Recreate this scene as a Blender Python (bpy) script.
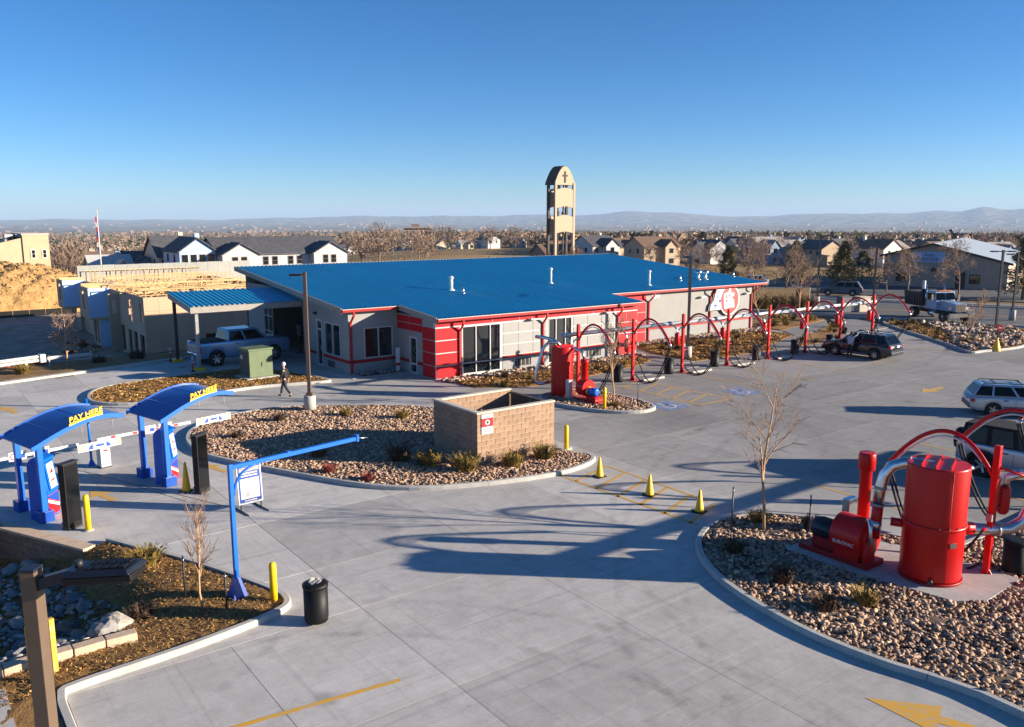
import bpy, bmesh, math, random
import numpy as np
from mathutils import Vector, Matrix, noise as mnoise

for o in list(bpy.data.objects):
    bpy.data.objects.remove(o)
SC = bpy.context.scene
COL = SC.collection
R = math.radians
rnd = random.Random(7)

# ------------------------------------------------------------------ camera
# Metres. x and y run along the two walls of the wash building, z up.
HEAD = R(36.7)                      # the drone looks 36.7 degrees to the right of +y
cam = bpy.data.cameras.new('camera')
cam.sensor_width = 36.0
cam.lens = 29.53
cam.clip_start = 0.3
cam.clip_end = 60000
camo = bpy.data.objects.new('camera', cam)
COL.objects.link(camo)
camo.location = (0, 0, 9.0)
camo.rotation_euler = (R(90 - 9.9), 0, -HEAD)
SC.camera = camo

# ------------------------------------------------------------------ sky and sun
SUN_AZ = R(-42.0)                   # direction towards the sun, counter-clockwise from +x
SUN_EL = R(13.5)
world = bpy.data.worlds.new('World')
SC.world = world
world.use_nodes = True
wn = world.node_tree.nodes
wl = world.node_tree.links
bg = wn['Background']
sky = wn.new('ShaderNodeTexSky')
sky.sky_type = 'NISHITA'
sky.sun_disc = False
sky.sun_elevation = SUN_EL
sky.sun_rotation = R(90) - SUN_AZ
sky.altitude = 1700
sky.air_density = 0.85
sky.dust_density = 0.7
sky.ozone_density = 4.2
gam = wn.new('ShaderNodeGamma')                 # one even grade over the whole sky
gam.inputs[1].default_value = 1.06
hsv = wn.new('ShaderNodeHueSaturation')
hsv.inputs['Saturation'].default_value = 1.14
wl.new(sky.outputs[0], gam.inputs[0])
wl.new(gam.outputs[0], hsv.inputs['Color'])
wl.new(hsv.outputs[0], bg.inputs[0])
bg.inputs[1].default_value = 0.062
sun = bpy.data.lights.new('sun', 'SUN')
sun.energy = 5.0
sun.angle = R(0.5)
sun.color = (1.0, 0.86, 0.69)
suno = bpy.data.objects.new('sun', sun)
COL.objects.link(suno)
sd = Vector((math.cos(SUN_AZ) * math.cos(SUN_EL), math.sin(SUN_AZ) * math.cos(SUN_EL), math.sin(SUN_EL)))
suno.rotation_euler = sd.to_track_quat('Z', 'Y').to_euler()
suno.location = sd * 60
SC.view_settings.view_transform = 'Standard'
SC.view_settings.look = 'None'
SC.view_settings.gamma = 1.0
SC.view_settings.use_curve_mapping = False
SC.view_settings.exposure = 1.32
SC.render.engine = 'CYCLES'
SC.cycles.use_denoising = True
SC.cycles.max_bounces = 6
SC.cycles.diffuse_bounces = 3
SC.cycles.glossy_bounces = 3
SC.cycles.transmission_bounces = 4
SC.cycles.volume_bounces = 0
SC.cycles.caustics_reflective = False
SC.cycles.caustics_refractive = False

# ------------------------------------------------------------------ materials
def lin(c):
    return tuple(((x / 255) / 12.92 if x / 255 <= 0.04045 else ((x / 255 + 0.055) / 1.055) ** 2.4) for x in c)

MATS = {}
def mat(name, c, rough=0.6, metal=0.0, var=0.0, scale=4.0, c2=None, bump=0.0, bscale=None, rand=0.0, attr=False,
        coat=0.0, spec=0.5, coords='Object', stretch=None, detail=4.0, contrast=(0.35, 0.65)):
    """Principled material: base colour c (sRGB 0-255), blended with c2 by noise, optional bump and per-object variation."""
    m = bpy.data.materials.new(name)
    m.use_nodes = True
    nt = m.node_tree
    N, Lk = nt.nodes, nt.links
    b = N['Principled BSDF']
    b.inputs['Roughness'].default_value = rough
    b.inputs['Metallic'].default_value = metal
    b.inputs['Specular IOR Level'].default_value = spec
    b.inputs['Coat Weight'].default_value = coat
    b.inputs['Coat Roughness'].default_value = 0.08
    ca = lin(c) + (1,)
    b.inputs['Base Color'].default_value = ca
    vec = None
    if var or c2 or bump:
        tc = N.new('ShaderNodeTexCoord')
        if coords == 'World':
            g = N.new('ShaderNodeNewGeometry')
            vec = g.outputs['Position']
        else:
            vec = tc.outputs[coords]
        if stretch:
            mp = N.new('ShaderNodeMapping')
            mp.inputs['Scale'].default_value = stretch
            Lk.new(vec, mp.inputs[0])
            vec = mp.outputs[0]
    out = None
    if var or c2:
        nz = N.new('ShaderNodeTexNoise')
        nz.inputs['Scale'].default_value = scale
        nz.inputs['Detail'].default_value = detail
        nz.inputs['Roughness'].default_value = 0.65
        Lk.new(vec, nz.inputs['Vector'])
        rp = N.new('ShaderNodeValToRGB')
        rp.color_ramp.elements[0].position = contrast[0]
        rp.color_ramp.elements[1].position = contrast[1]
        if c2:
            e0, e1 = lin(c), lin(c2)
        else:
            e0 = tuple(x * (1 - var) for x in ca[:3])
            e1 = tuple(min(1, x * (1 + var)) for x in ca[:3])
        rp.color_ramp.elements[0].color = e0 + (1,)
        rp.color_ramp.elements[1].color = e1 + (1,)
        Lk.new(nz.outputs[0], rp.inputs[0])
        out = rp.outputs[0]
    if attr:
        at = N.new('ShaderNodeAttribute')
        at.attribute_name = 'tint'
        mx = N.new('ShaderNodeMix')
        mx.data_type = 'RGBA'
        mx.blend_type = 'MULTIPLY'
        mx.inputs[0].default_value = 1.0
        if out is not None:
            Lk.new(out, mx.inputs[6])
        else:
            mx.inputs[6].default_value = ca
        Lk.new(at.outputs['Color'], mx.inputs[7])
        out = mx.outputs[2]
    if rand:
        oi = N.new('ShaderNodeObjectInfo')
        mr = N.new('ShaderNodeMapRange')
        mr.inputs[3].default_value = 1 - rand
        mr.inputs[4].default_value = 1 + rand
        Lk.new(oi.outputs['Random'], mr.inputs[0])
        hs = N.new('ShaderNodeHueSaturation')
        if out is not None:
            Lk.new(out, hs.inputs['Color'])
        else:
            hs.inputs['Color'].default_value = ca
        Lk.new(mr.outputs[0], hs.inputs['Value'])
        out = hs.outputs[0]
    if out is not None:
        Lk.new(out, b.inputs['Base Color'])
    if bump:
        bz = N.new('ShaderNodeTexNoise')
        bz.inputs['Scale'].default_value = bscale or scale * 6
        bz.inputs['Detail'].default_value = 5
        Lk.new(vec, bz.inputs['Vector'])
        bp = N.new('ShaderNodeBump')
        bp.inputs['Strength'].default_value = min(1, bump)
        bp.inputs['Distance'].default_value = 0.02 * max(1, bump)
        Lk.new(bz.outputs[0], bp.inputs['Height'])
        Lk.new(bp.outputs[0], b.inputs['Normal'])
    MATS[name] = m
    return m

mat('red_paint', (186, 8, 10), 0.36, c2=(196, 24, 20), scale=1.6, stretch=(1, 1, 0.35), spec=0.35, bump=0.12, bscale=3, contrast=(0.42, 0.85))
mat('red_panel', (190, 10, 26), 0.5, spec=0.25, var=0.05, scale=2, rand=0.06)
mat('red_trim', (156, 20, 24), 0.5, spec=0.3, var=0.1, scale=5)
mat('grey_panel', (150, 150, 148), 0.7, var=0.04, scale=2, rand=0.03)
mat('white_trim', (190, 190, 187), 0.55, var=0.05, scale=3)
mat('stucco', (148, 147, 145), 0.85, var=0.05, scale=1.5, bump=0.25, bscale=60)
mat('base_block', (146, 146, 145), 0.85, var=0.08, scale=5, bump=0.4, bscale=40)
mat('roof_blue', (26, 150, 190), 0.42, var=0.10, scale=0.5, stretch=(2.5, 0.3, 1), detail=7, contrast=(0.3, 0.7))
mat('soffit', (150, 144, 136), 0.7, var=0.08)
mat('steel_grey', (150, 150, 150), 0.5, metal=0.3, var=0.1)
mat('galvanised', (205, 207, 210), 0.28, metal=1.0, var=0.12, scale=8)
mat('white_pipe', (190, 192, 194), 0.4, var=0.05)
mat('blue_paint', (0, 98, 200), 0.38, var=0.07, scale=3, coat=0.2)
mat('blue_dark', (0, 70, 160), 0.35, var=0.08, scale=2, coat=0.25)
mat('yellow_paint', (236, 190, 16), 0.5, var=0.10, scale=6)
mat('yellow_sign', (248, 190, 12), 0.5)
mat('yellow_line', (212, 160, 50), 0.8, var=0.0, c2=(178, 164, 130), scale=7, contrast=(0.45, 0.68), coords='World')
mat('white_line', (214, 212, 204), 0.8, c2=(165, 164, 160), scale=9, contrast=(0.4, 0.7), coords='World')
mat('blue_line', (70, 112, 172), 0.8, c2=(158, 160, 166), scale=6, contrast=(0.42, 0.66), coords='World')
mat('black_plastic', (16, 16, 17), 0.55, spec=0.3, var=0.15, scale=6)
mat('rubber', (22, 22, 23), 0.75, var=0.2, scale=8)
mat('black_glass', (10, 12, 14), 0.12, coat=0.4)
mat('bronze', (96, 79, 64), 0.55, var=0.06, scale=5)
mat('dark_metal', (46, 46, 50), 0.5, metal=0.2, var=0.12)
mat('fixture_dark', (44, 50, 62), 0.4, metal=0.5, var=0.1)
mat('window_glass', (14, 20, 28), 0.03, spec=0.8, coat=0.3)
mat('car_glass', (6, 8, 10), 0.08, spec=0.28, coat=0.0)
mat('paint_silver', (176, 184, 190), 0.3, metal=0.55, coat=0.5)
mat('paint_white', (222, 226, 230), 0.32, coat=0.5)
mat('paint_black', (16, 17, 19), 0.25, coat=0.7)
mat('paint_steelblue', (112, 152, 186), 0.28, metal=0.5, coat=0.5)
mat('paint_truckblue', (150, 172, 194), 0.3, coat=0.5)
mat('cladding', (84, 92, 100), 0.55, var=0.06)
mat('rim', (176, 178, 182), 0.3, metal=0.85)
mat('chrome', (220, 222, 226), 0.15, metal=1.0)
mat('tail_red', (170, 14, 16), 0.25, coat=0.5)
mat('head_lamp', (210, 214, 220), 0.1, coat=0.6)
mat('amber', (230, 130, 20), 0.3)
mat('soft_top', (16, 17, 18), 0.85, var=0.15, scale=8)
mat('block_tan', (150, 122, 99), 0.9, var=0.16, scale=6, bump=0.7, bscale=26, rand=0.11)
mat('mortar', (190, 178, 160), 0.95, var=0.08)
mat('coping', (204, 192, 172), 0.85, var=0.08, scale=3)
mat('wall_brown', (138, 112, 90), 0.9, var=0.14, scale=5, bump=0.6, bscale=24, rand=0.10)
mat('edging_tan', (196, 172, 146), 0.9, var=0.1, scale=5, bump=0.4, rand=0.05)
mat('river_rock', (255, 255, 255), 0.85, attr=True, var=0.10, scale=9)
mat('riprap', (255, 255, 255), 0.85, attr=False, var=0.0, bump=0.8, bscale=7)
mat('rock_base', (110, 92, 76), 0.95, var=0.25, scale=14, coords='World', bump=0.8, bscale=30)
mat('mulch', (112, 82, 44), 0.95, c2=(150, 114, 62), scale=5.5, bump=1.0, bscale=26, coords='World', contrast=(0.3, 0.68))
mat('mulch_gold', (118, 82, 40), 0.95, c2=(168, 124, 62), scale=4.0, bump=1.0, bscale=26, coords='World', contrast=(0.3, 0.7))
mat('chip', (255, 255, 255), 0.95, attr=True)
mat('kerb', (176, 174, 168), 0.85, var=0.10, scale=2.5, bump=0.25, bscale=30, coords='World')
mat('bark_tan', (176, 140, 104), 0.9, var=0.18, scale=10)
mat('bark_grey', (128, 108, 92), 0.9, var=0.2, scale=10)
mat('twig', (140, 116, 98), 0.9, var=0.15, scale=3)
mat('twig_far', (142, 120, 102), 0.95, var=0.2, scale=0.4, rand=0.28)
mat('needle', (74, 76, 44), 0.85, c2=(124, 108, 60), scale=1.2, rand=0.2)
mat('blade_gold', (150, 118, 44), 0.85, c2=(96, 88, 40), scale=5, rand=0.2)
mat('blade_brown', (96, 72, 50), 0.9, c2=(64, 50, 36), scale=5, rand=0.2)
mat('blade_red', (150, 56, 52), 0.9, c2=(110, 60, 50), scale=5)
mat('osb', (212, 178, 150), 0.9, c2=(186, 150, 122), scale=9, stretch=(1, 1, 3), rand=0.07)
mat('lumber', (200, 168, 120), 0.85, var=0.12, scale=4, rand=0.12)
mat('house_wrap', (176, 208, 244), 0.6, var=0.05, scale=2, rand=0.04)
mat('sheathing', (152, 154, 150), 0.75, var=0.05, scale=1.0, rand=0.05)
mat('dirt', (186, 148, 94), 0.95, c2=(140, 106, 64), scale=1.6, bump=1.0, bscale=8, coords='World', contrast=(0.3, 0.75))
mat('dirt_site', (150, 122, 104), 0.95, c2=(182, 158, 140), scale=0.6, bump=0.7, coords='World')
mat('asphalt', (74, 75, 79), 0.9, c2=(92, 92, 95), scale=0.35, bump=0.2, bscale=60, coords='World')
mat('beige_wall', (190, 168, 136), 0.85, var=0.05, scale=1.0)
mat('church_tan', (176, 158, 134), 0.85, var=0.04)
mat('church_dark', (70, 60, 56), 0.8, var=0.1)
mat('slate', (64, 66, 72), 0.85, c2=(88, 88, 92), scale=2.0)
mat('roof_brown', (120, 96, 78), 0.9, c2=(96, 78, 66), scale=2.0, rand=0.1)
mat('shop_wall', (176, 156, 138), 0.85, var=0.08, scale=1)
mat('shop_roof', (168, 178, 186), 0.5, var=0.04)
mat('siding_white', (180, 180, 179), 0.75, var=0.04)
mat('siding_blue', (160, 182, 212), 0.75, var=0.04)
mat('green_box', (92, 108, 76), 0.6, var=0.08, scale=3)
mat('green_box_dark', (60, 70, 60), 0.6, var=0.08)
mat('sign_white', (216, 216, 214), 0.5)
mat('sign_red', (208, 26, 34), 0.45)
mat('sign_blue', (24, 70, 160), 0.45)
mat('skin', (206, 158, 130), 0.6)
mat('cloth_black', (26, 26, 30), 0.85, var=0.2, scale=12)
mat('cloth_grey', (176, 182, 192), 0.85, var=0.1, scale=12)
mat('cloth_dark', (44, 46, 56), 0.85, var=0.15, scale=12)
mat('hair_grey', (226, 222, 214), 0.8)
mat('hair_brown', (70, 50, 38), 0.8)
mat('flag_red', (190, 40, 44), 0.8)
mat('trash_paper', (220, 206, 186), 0.8, var=0.1)
mat('brown_screen', (104, 84, 58), 0.85, var=0.15, scale=3)
mat('hydrant_orange', (196, 66, 40), 0.6, var=0.1)

def concrete_material():
    m = bpy.data.materials.new('lot_concrete')
    m.use_nodes = True
    N, Lk = m.node_tree.nodes, m.node_tree.links
    b = N['Principled BSDF']
    b.inputs['Roughness'].default_value = 0.78
    b.inputs['Specular IOR Level'].default_value = 0.35
    g = N.new('ShaderNodeNewGeometry')
    def nz(scale, detail, rough, st=None, rot=0.0):
        v = g.outputs['Position']
        if st:
            mp = N.new('ShaderNodeMapping')
            mp.inputs['Scale'].default_value = st
            mp.inputs['Rotation'].default_value = (0, 0, rot)
            Lk.new(v, mp.inputs[0])
            v = mp.outputs[0]
        n = N.new('ShaderNodeTexNoise')
        n.inputs['Scale'].default_value = scale
        n.inputs['Detail'].default_value = detail
        n.inputs['Roughness'].default_value = rough
        Lk.new(v, n.inputs['Vector'])
        return n.outputs[0]
    def ramp(sock, p0, p1, v0, v1):
        r = N.new('ShaderNodeMapRange')
        r.inputs[1].default_value = p0
        r.inputs[2].default_value = p1
        r.inputs[3].default_value = v0
        r.inputs[4].default_value = v1
        Lk.new(sock, r.inputs[0])
        return r.outputs[0]
    def mul(a, c):
        k = N.new('ShaderNodeMath')
        k.operation = 'MULTIPLY'
        Lk.new(a, k.inputs[0])
        Lk.new(c, k.inputs[1])
        return k.outputs[0]
    cloudy = ramp(nz(0.22, 8, 0.7), 0.3, 0.7, 0.88, 1.08)
    mott = ramp(nz(2.4, 9, 0.78), 0.3, 0.7, 0.88, 1.10)
    blot = ramp(nz(0.9, 8, 0.75), 0.55, 0.75, 1.0, 0.80)
    grain = ramp(nz(16, 6, 0.7), 0.3, 0.7, 0.91, 1.08)
    scuff1 = ramp(nz(1.0, 4, 0.6, (0.16, 7.0, 1), R(52)), 0.56, 0.72, 1.0, 0.82)
    scuff2 = ramp(nz(1.0, 4, 0.6, (8.0, 0.14, 1), R(12)), 0.56, 0.74, 1.0, 0.82)
    spots = ramp(nz(3.2, 2, 0.5), 0.73, 0.80, 1.0, 0.70)
    pale = ramp(nz(1.0, 3, 0.6, (0.06, 3.0, 1), R(-20)), 0.58, 0.72, 1.0, 1.14)
    # oil and tyre film over the busy vacuum bays (a dirtier area with its own outline)
    sep = N.new('ShaderNodeSeparateXYZ')
    Lk.new(g.outputs['Position'], sep.inputs[0])
    wob = nz(0.13, 4, 0.6)
    ad = N.new('ShaderNodeMath')
    ad.operation = 'MULTIPLY_ADD'
    Lk.new(wob, ad.inputs[0])
    ad.inputs[1].default_value = 10.0
    Lk.new(sep.outputs[0], ad.inputs[2])
    film = ramp(ad.outputs[0], 22, 34, 1.0, 0.60)
    oi = N.new('ShaderNodeObjectInfo')
    per = ramp(oi.outputs['Random'], 0, 1, 0.83, 1.08)
    f = mul(cloudy, blot)
    # tyre tracks: pairs of arcs where cars swing round the beds, broken up by noise
    brk = ramp(nz(1.3, 4, 0.7), 0.40, 0.62, 0.0, 1.0)
    tracks = []
    for cx, cy, rad, dark in ((30, 6, 17.5, 0.16), (30, 6, 19.2, 0.16), (26, 40, 17.0, 0.14), (26, 40, 18.6, 0.14), (2, 8, 9.5, 0.18), (2, 8, 11.1, 0.18), (45, 60, 33, 0.16), (45, 60, 34.7, 0.16),
                              (40, -10, 34, 0.16), (40, -10, 35.6, 0.16), (18, 50, 15.5, 0.12), (18, 50, 17.1, 0.12), (60, 20, 22, 0.2), (60, 20, 23.7, 0.2), (-6, 30, 18, 0.14), (-6, 30, 19.6, 0.14), (24, 26, 7.6, 0.15), (24, 26, 9.2, 0.15)):
        cv = N.new('ShaderNodeVectorMath')
        cv.operation = 'DISTANCE'
        cv.inputs[1].default_value = (cx, cy, 0)
        Lk.new(g.outputs['Position'], cv.inputs[0])
        df = N.new('ShaderNodeMath')
        df.operation = 'SUBTRACT'
        df.inputs[1].default_value = rad
        Lk.new(cv.outputs['Value'], df.inputs[0])
        ab = N.new('ShaderNodeMath')
        ab.operation = 'ABSOLUTE'
        Lk.new(df.outputs[0], ab.inputs[0])
        k = ramp(ab.outputs[0], 0.05, 0.17, dark, 0.0)
        iv = N.new('ShaderNodeMath')
        iv.operation = 'SUBTRACT'
        iv.inputs[0].default_value = 1.0
        Lk.new(mul(k, brk), iv.inputs[1])
        tracks.append(iv.outputs[0])
    # drip stains
    vo = N.new('ShaderNodeTexVoronoi')
    vo.inputs['Scale'].default_value = 0.45
    Lk.new(g.outputs['Position'], vo.inputs['Vector'])
    drip = ramp(vo.outputs['Distance'], 0.05, 0.16, 0.74, 1.0)
    crack = ramp(nz(0.5, 9, 0.75), 0.492, 0.5, 1.0, 0.93)
    for s in tracks + [drip, crack]:
        f = mul(f, s)
    for s in (mott, grain, scuff1, scuff2, spots, pale, film, per):
        f = mul(f, s)
    mx = N.new('ShaderNodeVectorMath')
    mx.operation = 'SCALE'
    mx.inputs[0].default_value = lin((192, 189, 184))
    Lk.new(f, mx.inputs['Scale'])
    Lk.new(mx.outputs[0], b.inputs['Base Color'])
    bz = nz(60, 4, 0.6)
    bp = N.new('ShaderNodeBump')
    bp.inputs['Strength'].default_value = 0.15
    bp.inputs['Distance'].default_value = 0.01
    Lk.new(bz, bp.inputs['Height'])
    Lk.new(bp.outputs[0], b.inputs['Normal'])
    MATS['lot_concrete'] = m
concrete_material()

# ------------------------------------------------------------------ mesh helpers
PM = {}          # world matrix of every Empty / parent

class MB:
    """Collects faces; build() links them as ONE mesh object."""
    def __init__(self):
        self.v, self.f, self.s = [], [], []
    def add(self, vs, fs, smooth=False, M=None):
        k = len(self.v)
        if M is not None:
            vs = [tuple(M @ Vector(p)) for p in vs]
        self.v += [tuple(p) for p in vs]
        self.f += [tuple(i + k for i in q) for q in fs]
        self.s += [smooth] * len(fs)
        return self
    def box(self, x0, x1, y0, y1, z0, z1, M=None):
        return self.add([(x0, y0, z0), (x1, y0, z0), (x1, y1, z0), (x0, y1, z0), (x0, y0, z1), (x1, y0, z1), (x1, y1, z1), (x0, y1, z1)],
                        [(0, 3, 2, 1), (4, 5, 6, 7), (0, 1, 5, 4), (1, 2, 6, 5), (2, 3, 7, 6), (3, 0, 4, 7)], False, M)
    def tube(self, pts, r, n=8, caps=True, smooth=True, M=None):
        pts = [Vector(p) for p in pts]
        rs = r if isinstance(r, (list, tuple)) else [r] * len(pts)
        t0 = (pts[1] - pts[0]).normalized()
        u = t0.orthogonal().normalized()
        vs, fs = [], []
        for i, p in enumerate(pts):
            t = (pts[min(i + 1, len(pts) - 1)] - pts[max(i - 1, 0)])
            t = t.normalized() if t.length > 1e-9 else t0
            u = (u - t * u.dot(t))
            u = u.normalized() if u.length > 1e-6 else t.orthogonal().normalized()
            w = t.cross(u)
            for k in range(n):
                a = 2 * math.pi * k / n
                vs.append(p + (u * math.cos(a) + w * math.sin(a)) * rs[i])
        for i in range(len(pts) - 1):
            for k in range(n):
                a, b2 = i * n + k, i * n + (k + 1) % n
                fs.append((a, b2, b2 + n, a + n))
        self.add(vs, fs, smooth, M)
        if caps:
            k0 = len(self.v) - len(vs)
            self.f += [tuple(k0 + k for k in range(n - 1, -1, -1)), tuple(k0 + (len(pts) - 1) * n + k for k in range(n))]
            self.s += [False, False]
        return self
    def cyl(self, p0, p1, r0, r1=None, n=16, M=None, smooth=True):
        return self.tube([p0, p1], [r0, r0 if r1 is None else r1], n, True, smooth, M)
    def lathe(self, prof, n=20, M=None, smooth=True, caps=True):
        vs, fs = [], []
        for (r, z) in prof:
            for k in range(n):
                a = 2 * math.pi * k / n
                vs.append((r * math.cos(a), r * math.sin(a), z))
        for i in range(len(prof) - 1):
            for k in range(n):
                a, b2 = i * n + k, i * n + (k + 1) % n
                fs.append((a, b2, b2 + n, a + n))
        self.add(vs, fs, smooth, M)
        if not caps:
            return self
        k0 = len(self.v) - len(vs)
        self.f += [tuple(k0 + k for k in range(n - 1, -1, -1)), tuple(k0 + (len(prof) - 1) * n + k for k in range(n))]
        self.s += [False, False]
        return self
    def prism(self, poly, z0, z1, M=None):
        n = len(poly)
        vs = [(p[0], p[1], z0) for p in poly] + [(p[0], p[1], z1) for p in poly]
        fs = [tuple(range(n - 1, -1, -1)), tuple(range(n, 2 * n))]
        fs += [(i, (i + 1) % n, n + (i + 1) % n, n + i) for i in range(n)]
        return self.add(vs, fs, False, M)
    def build(self, name, m, parent=None, world=False, bevel=0.0, seg=2, loc=None):
        me = bpy.data.meshes.new(name)
        vs = self.v
        if world and parent is not None:
            I = PM[parent.name].inverted()
            vs = [tuple(I @ Vector(p)) for p in vs]
        me.from_pydata(vs, [], self.f)
        me.polygons.foreach_set('use_smooth', self.s)
        me.update()
        return link(name, me, m, parent, bevel, seg, loc)

def link(name, me, m, parent=None, bevel=0.0, seg=2, loc=None):
    if m is not None and not me.materials:
        me.materials.append(MATS[m] if isinstance(m, str) else m)
    o = bpy.data.objects.new(name, me)
    COL.objects.link(o)
    if loc is not None:
        o.location = loc
    if parent is not None:
        o.parent = parent
        PM[o.name] = PM[parent.name] @ Matrix.Translation(o.location)
    else:
        PM[o.name] = Matrix.Translation(o.location)
    if bevel:
        bv = o.modifiers.new('bevel', 'BEVEL')
        bv.width = bevel
        bv.segments = seg
        bv.limit_method = 'ANGLE'
        bv.angle_limit = R(35)
    return o

def tag(o, label, cat=None, group=None, kind=None):
    o['label'] = label
    if cat:
        o['category'] = cat
    if group:
        o['group'] = group
    if kind:
        o['kind'] = kind
    return o

def thing(name, label, cat, loc=(0, 0, 0), rz=0.0, group=None, kind=None):
    o = bpy.data.objects.new(name, None)
    COL.objects.link(o)
    o.empty_display_size = 0.3
    o.location = loc
    o.rotation_euler = (0, 0, rz)
    PM[o.name] = Matrix.Translation(loc) @ Matrix.Rotation(rz, 4, 'Z')
    return tag(o, label, cat, group, kind)

def copy_tree(o, loc, rz, label=None, scale=None, parent=None):
    c = o.copy()
    COL.objects.link(c)
    if parent is None:
        c.location = loc
        c.rotation_euler = (0, 0, rz)
        if scale:
            c.scale = scale
        if label:
            c['label'] = label
    else:
        c.parent = parent
    for ch in o.children:
        copy_tree(ch, None, None, parent=c)
    return c

def text_mesh(txt, size, extrude, M, bold=0.0):
    cu = bpy.data.curves.new('text', 'FONT')
    cu.body = txt
    cu.size = size
    cu.extrude = extrude
    cu.offset = bold
    cu.resolution_u = 3
    cu.align_x = 'CENTER'
    cu.align_y = 'CENTER'
    to = bpy.data.objects.new('text', cu)
    COL.objects.link(to)
    dg = bpy.context.evaluated_depsgraph_get()
    me = bpy.data.meshes.new_from_object(to.evaluated_get(dg))
    bpy.data.objects.remove(to)
    me.transform(M)
    return me

def frame(o, x, y):
    """Matrix whose columns are x, y and their cross product, placed at o."""
    x, y = Vector(x).normalized(), Vector(y).normalized()
    z = x.cross(y)
    return Matrix(((x.x, y.x, z.x, o[0]), (x.y, y.y, z.y, o[1]), (x.z, y.z, z.z, o[2]), (0, 0, 0, 1)))

def catmull(pts, n=6, closed=True):
    out = []
    m = len(pts)
    for i in range(m if closed else m - 1):
        p = [Vector(pts[(i + k) % m] if closed else pts[min(max(i + k, 0), m - 1)]) for k in (-1, 0, 1, 2)]
        for j in range(n):
            t = j / n
            out.append(0.5 * ((2 * p[1]) + (-p[0] + p[2]) * t + (2 * p[0] - 5 * p[1] + 4 * p[2] - p[3]) * t * t + (-p[0] + 3 * p[1] - 3 * p[2] + p[3]) * t ** 3))
    if not closed:
        out.append(Vector(pts[-1]))
    return [(q[0], q[1]) for q in out]

def area2(poly):
    return sum(poly[i][0] * poly[(i + 1) % len(poly)][1] - poly[(i + 1) % len(poly)][0] * poly[i][1] for i in range(len(poly)))

def inset(poly, d):
    """Moves a counter-clockwise polygon inwards by d."""
    n = len(poly)
    out = []
    for i in range(n):
        a, b2, c = Vector(poly[i - 1]), Vector(poly[i]), Vector(poly[(i + 1) % n])
        t = (c - a).normalized()
        out.append((b2.x - t.y * d, b2.y + t.x * d))
    return out

def inside_mask(px, py, poly):
    c = np.zeros(px.shape, bool)
    n = len(poly)
    for i in range(n):
        x0, y0 = poly[i]
        x1, y1 = poly[(i + 1) % n]
        if y0 == y1:
            continue
        k = ((y0 > py) != (y1 > py)) & (px < (x1 - x0) * (py - y0) / (y1 - y0) + x0)
        c ^= k
    return c

def smooth01(t):
    t = min(1, max(0, t))
    return t * t * (3 - 2 * t)
# ------------------------------------------------------------------ terrain: one sheet to the horizon
CH, SH = math.cos(HEAD), math.sin(HEAD)

def interp(x, xs, ys):
    return np.interp(x, xs, ys)

def terrain_z(x, y):
    x = np.asarray(x, float)
    y = np.asarray(y, float)
    r = np.hypot(x, y)
    xc, yc = CH * x - SH * y, SH * x + CH * y
    az = np.arctan2(xc, yc)                              # 0 = straight ahead, + = right
    left = np.clip((-az - 0.02) / 0.35, 0, 1)
    left = left * left * (3 - 2 * left)
    z = interp(r, [0, 130, 200, 300, 450, 600, 1000, 2000, 4000, 7000], [0, 0, -2.4, -4.6, -7.2, -9.4, -15.0, -31, -58, -62])
    k = interp(r, [0, 120, 300, 600, 1000, 2000], [1, 1.6, 1.9, 1.65, 1.35, 1.0])
    z = z * (1 + (k - 1) * left)
    # mesas on the far side of the plain
    ridge = 74 + 16 * np.sin(az * 3.1 + 0.6) + 12 * np.sin(az * 9.3 + 2.0) + 9 * np.sin(az * 23.0) + 6 * np.sin(az * 61.0) + 4 * np.sin(az * 140.0 + 1)
    ridge += 62 / (1 + np.exp((np.abs(az - 0.165) - 0.05) / 0.008)) + 34 * np.exp(-((az - 0.40) / 0.08) ** 2) + 88 * np.exp(-((az - 0.505) / 0.016) ** 2) + 52 * np.exp(-((az - 0.47) / 0.022) ** 2) + 66 * np.exp(-((az - 0.545) / 0.03) ** 2) - 35 * np.clip((-az - 0.1) * 2.2, 0, 1)
    s = np.clip((r - 8200) / 3600, 0, 1)
    z = z + s * s * (3 - 2 * s) * ridge
    # the building plot beside the lot lies about three metres lower
    a = np.clip((y - 58.5) / 15, 0, 1)
    b = np.clip((45 - x) / 14, 0, 1)
    z = z - 3.1 * (a * a * (3 - 2 * a)) * (b * b * (3 - 2 * b)) * np.clip((420 - r) / 200, 0, 1)
    # drainage swale beside the pay lanes
    w = np.clip((5.2 - x) / 2.5, 0, 1) * np.clip((y - 16.6) / 2.0, 0, 1) * np.clip((28.4 - y) / 0.5, 0, 1) * np.clip((x + 16) / 4, 0, 1)
    z = z - 1.6 * w
    und = 0.9 * np.sin(x * 0.021 + 1.1) * np.sin(y * 0.017) * np.clip((r - 130) / 200, 0, 1)
    return z + und - 0.12

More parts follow.
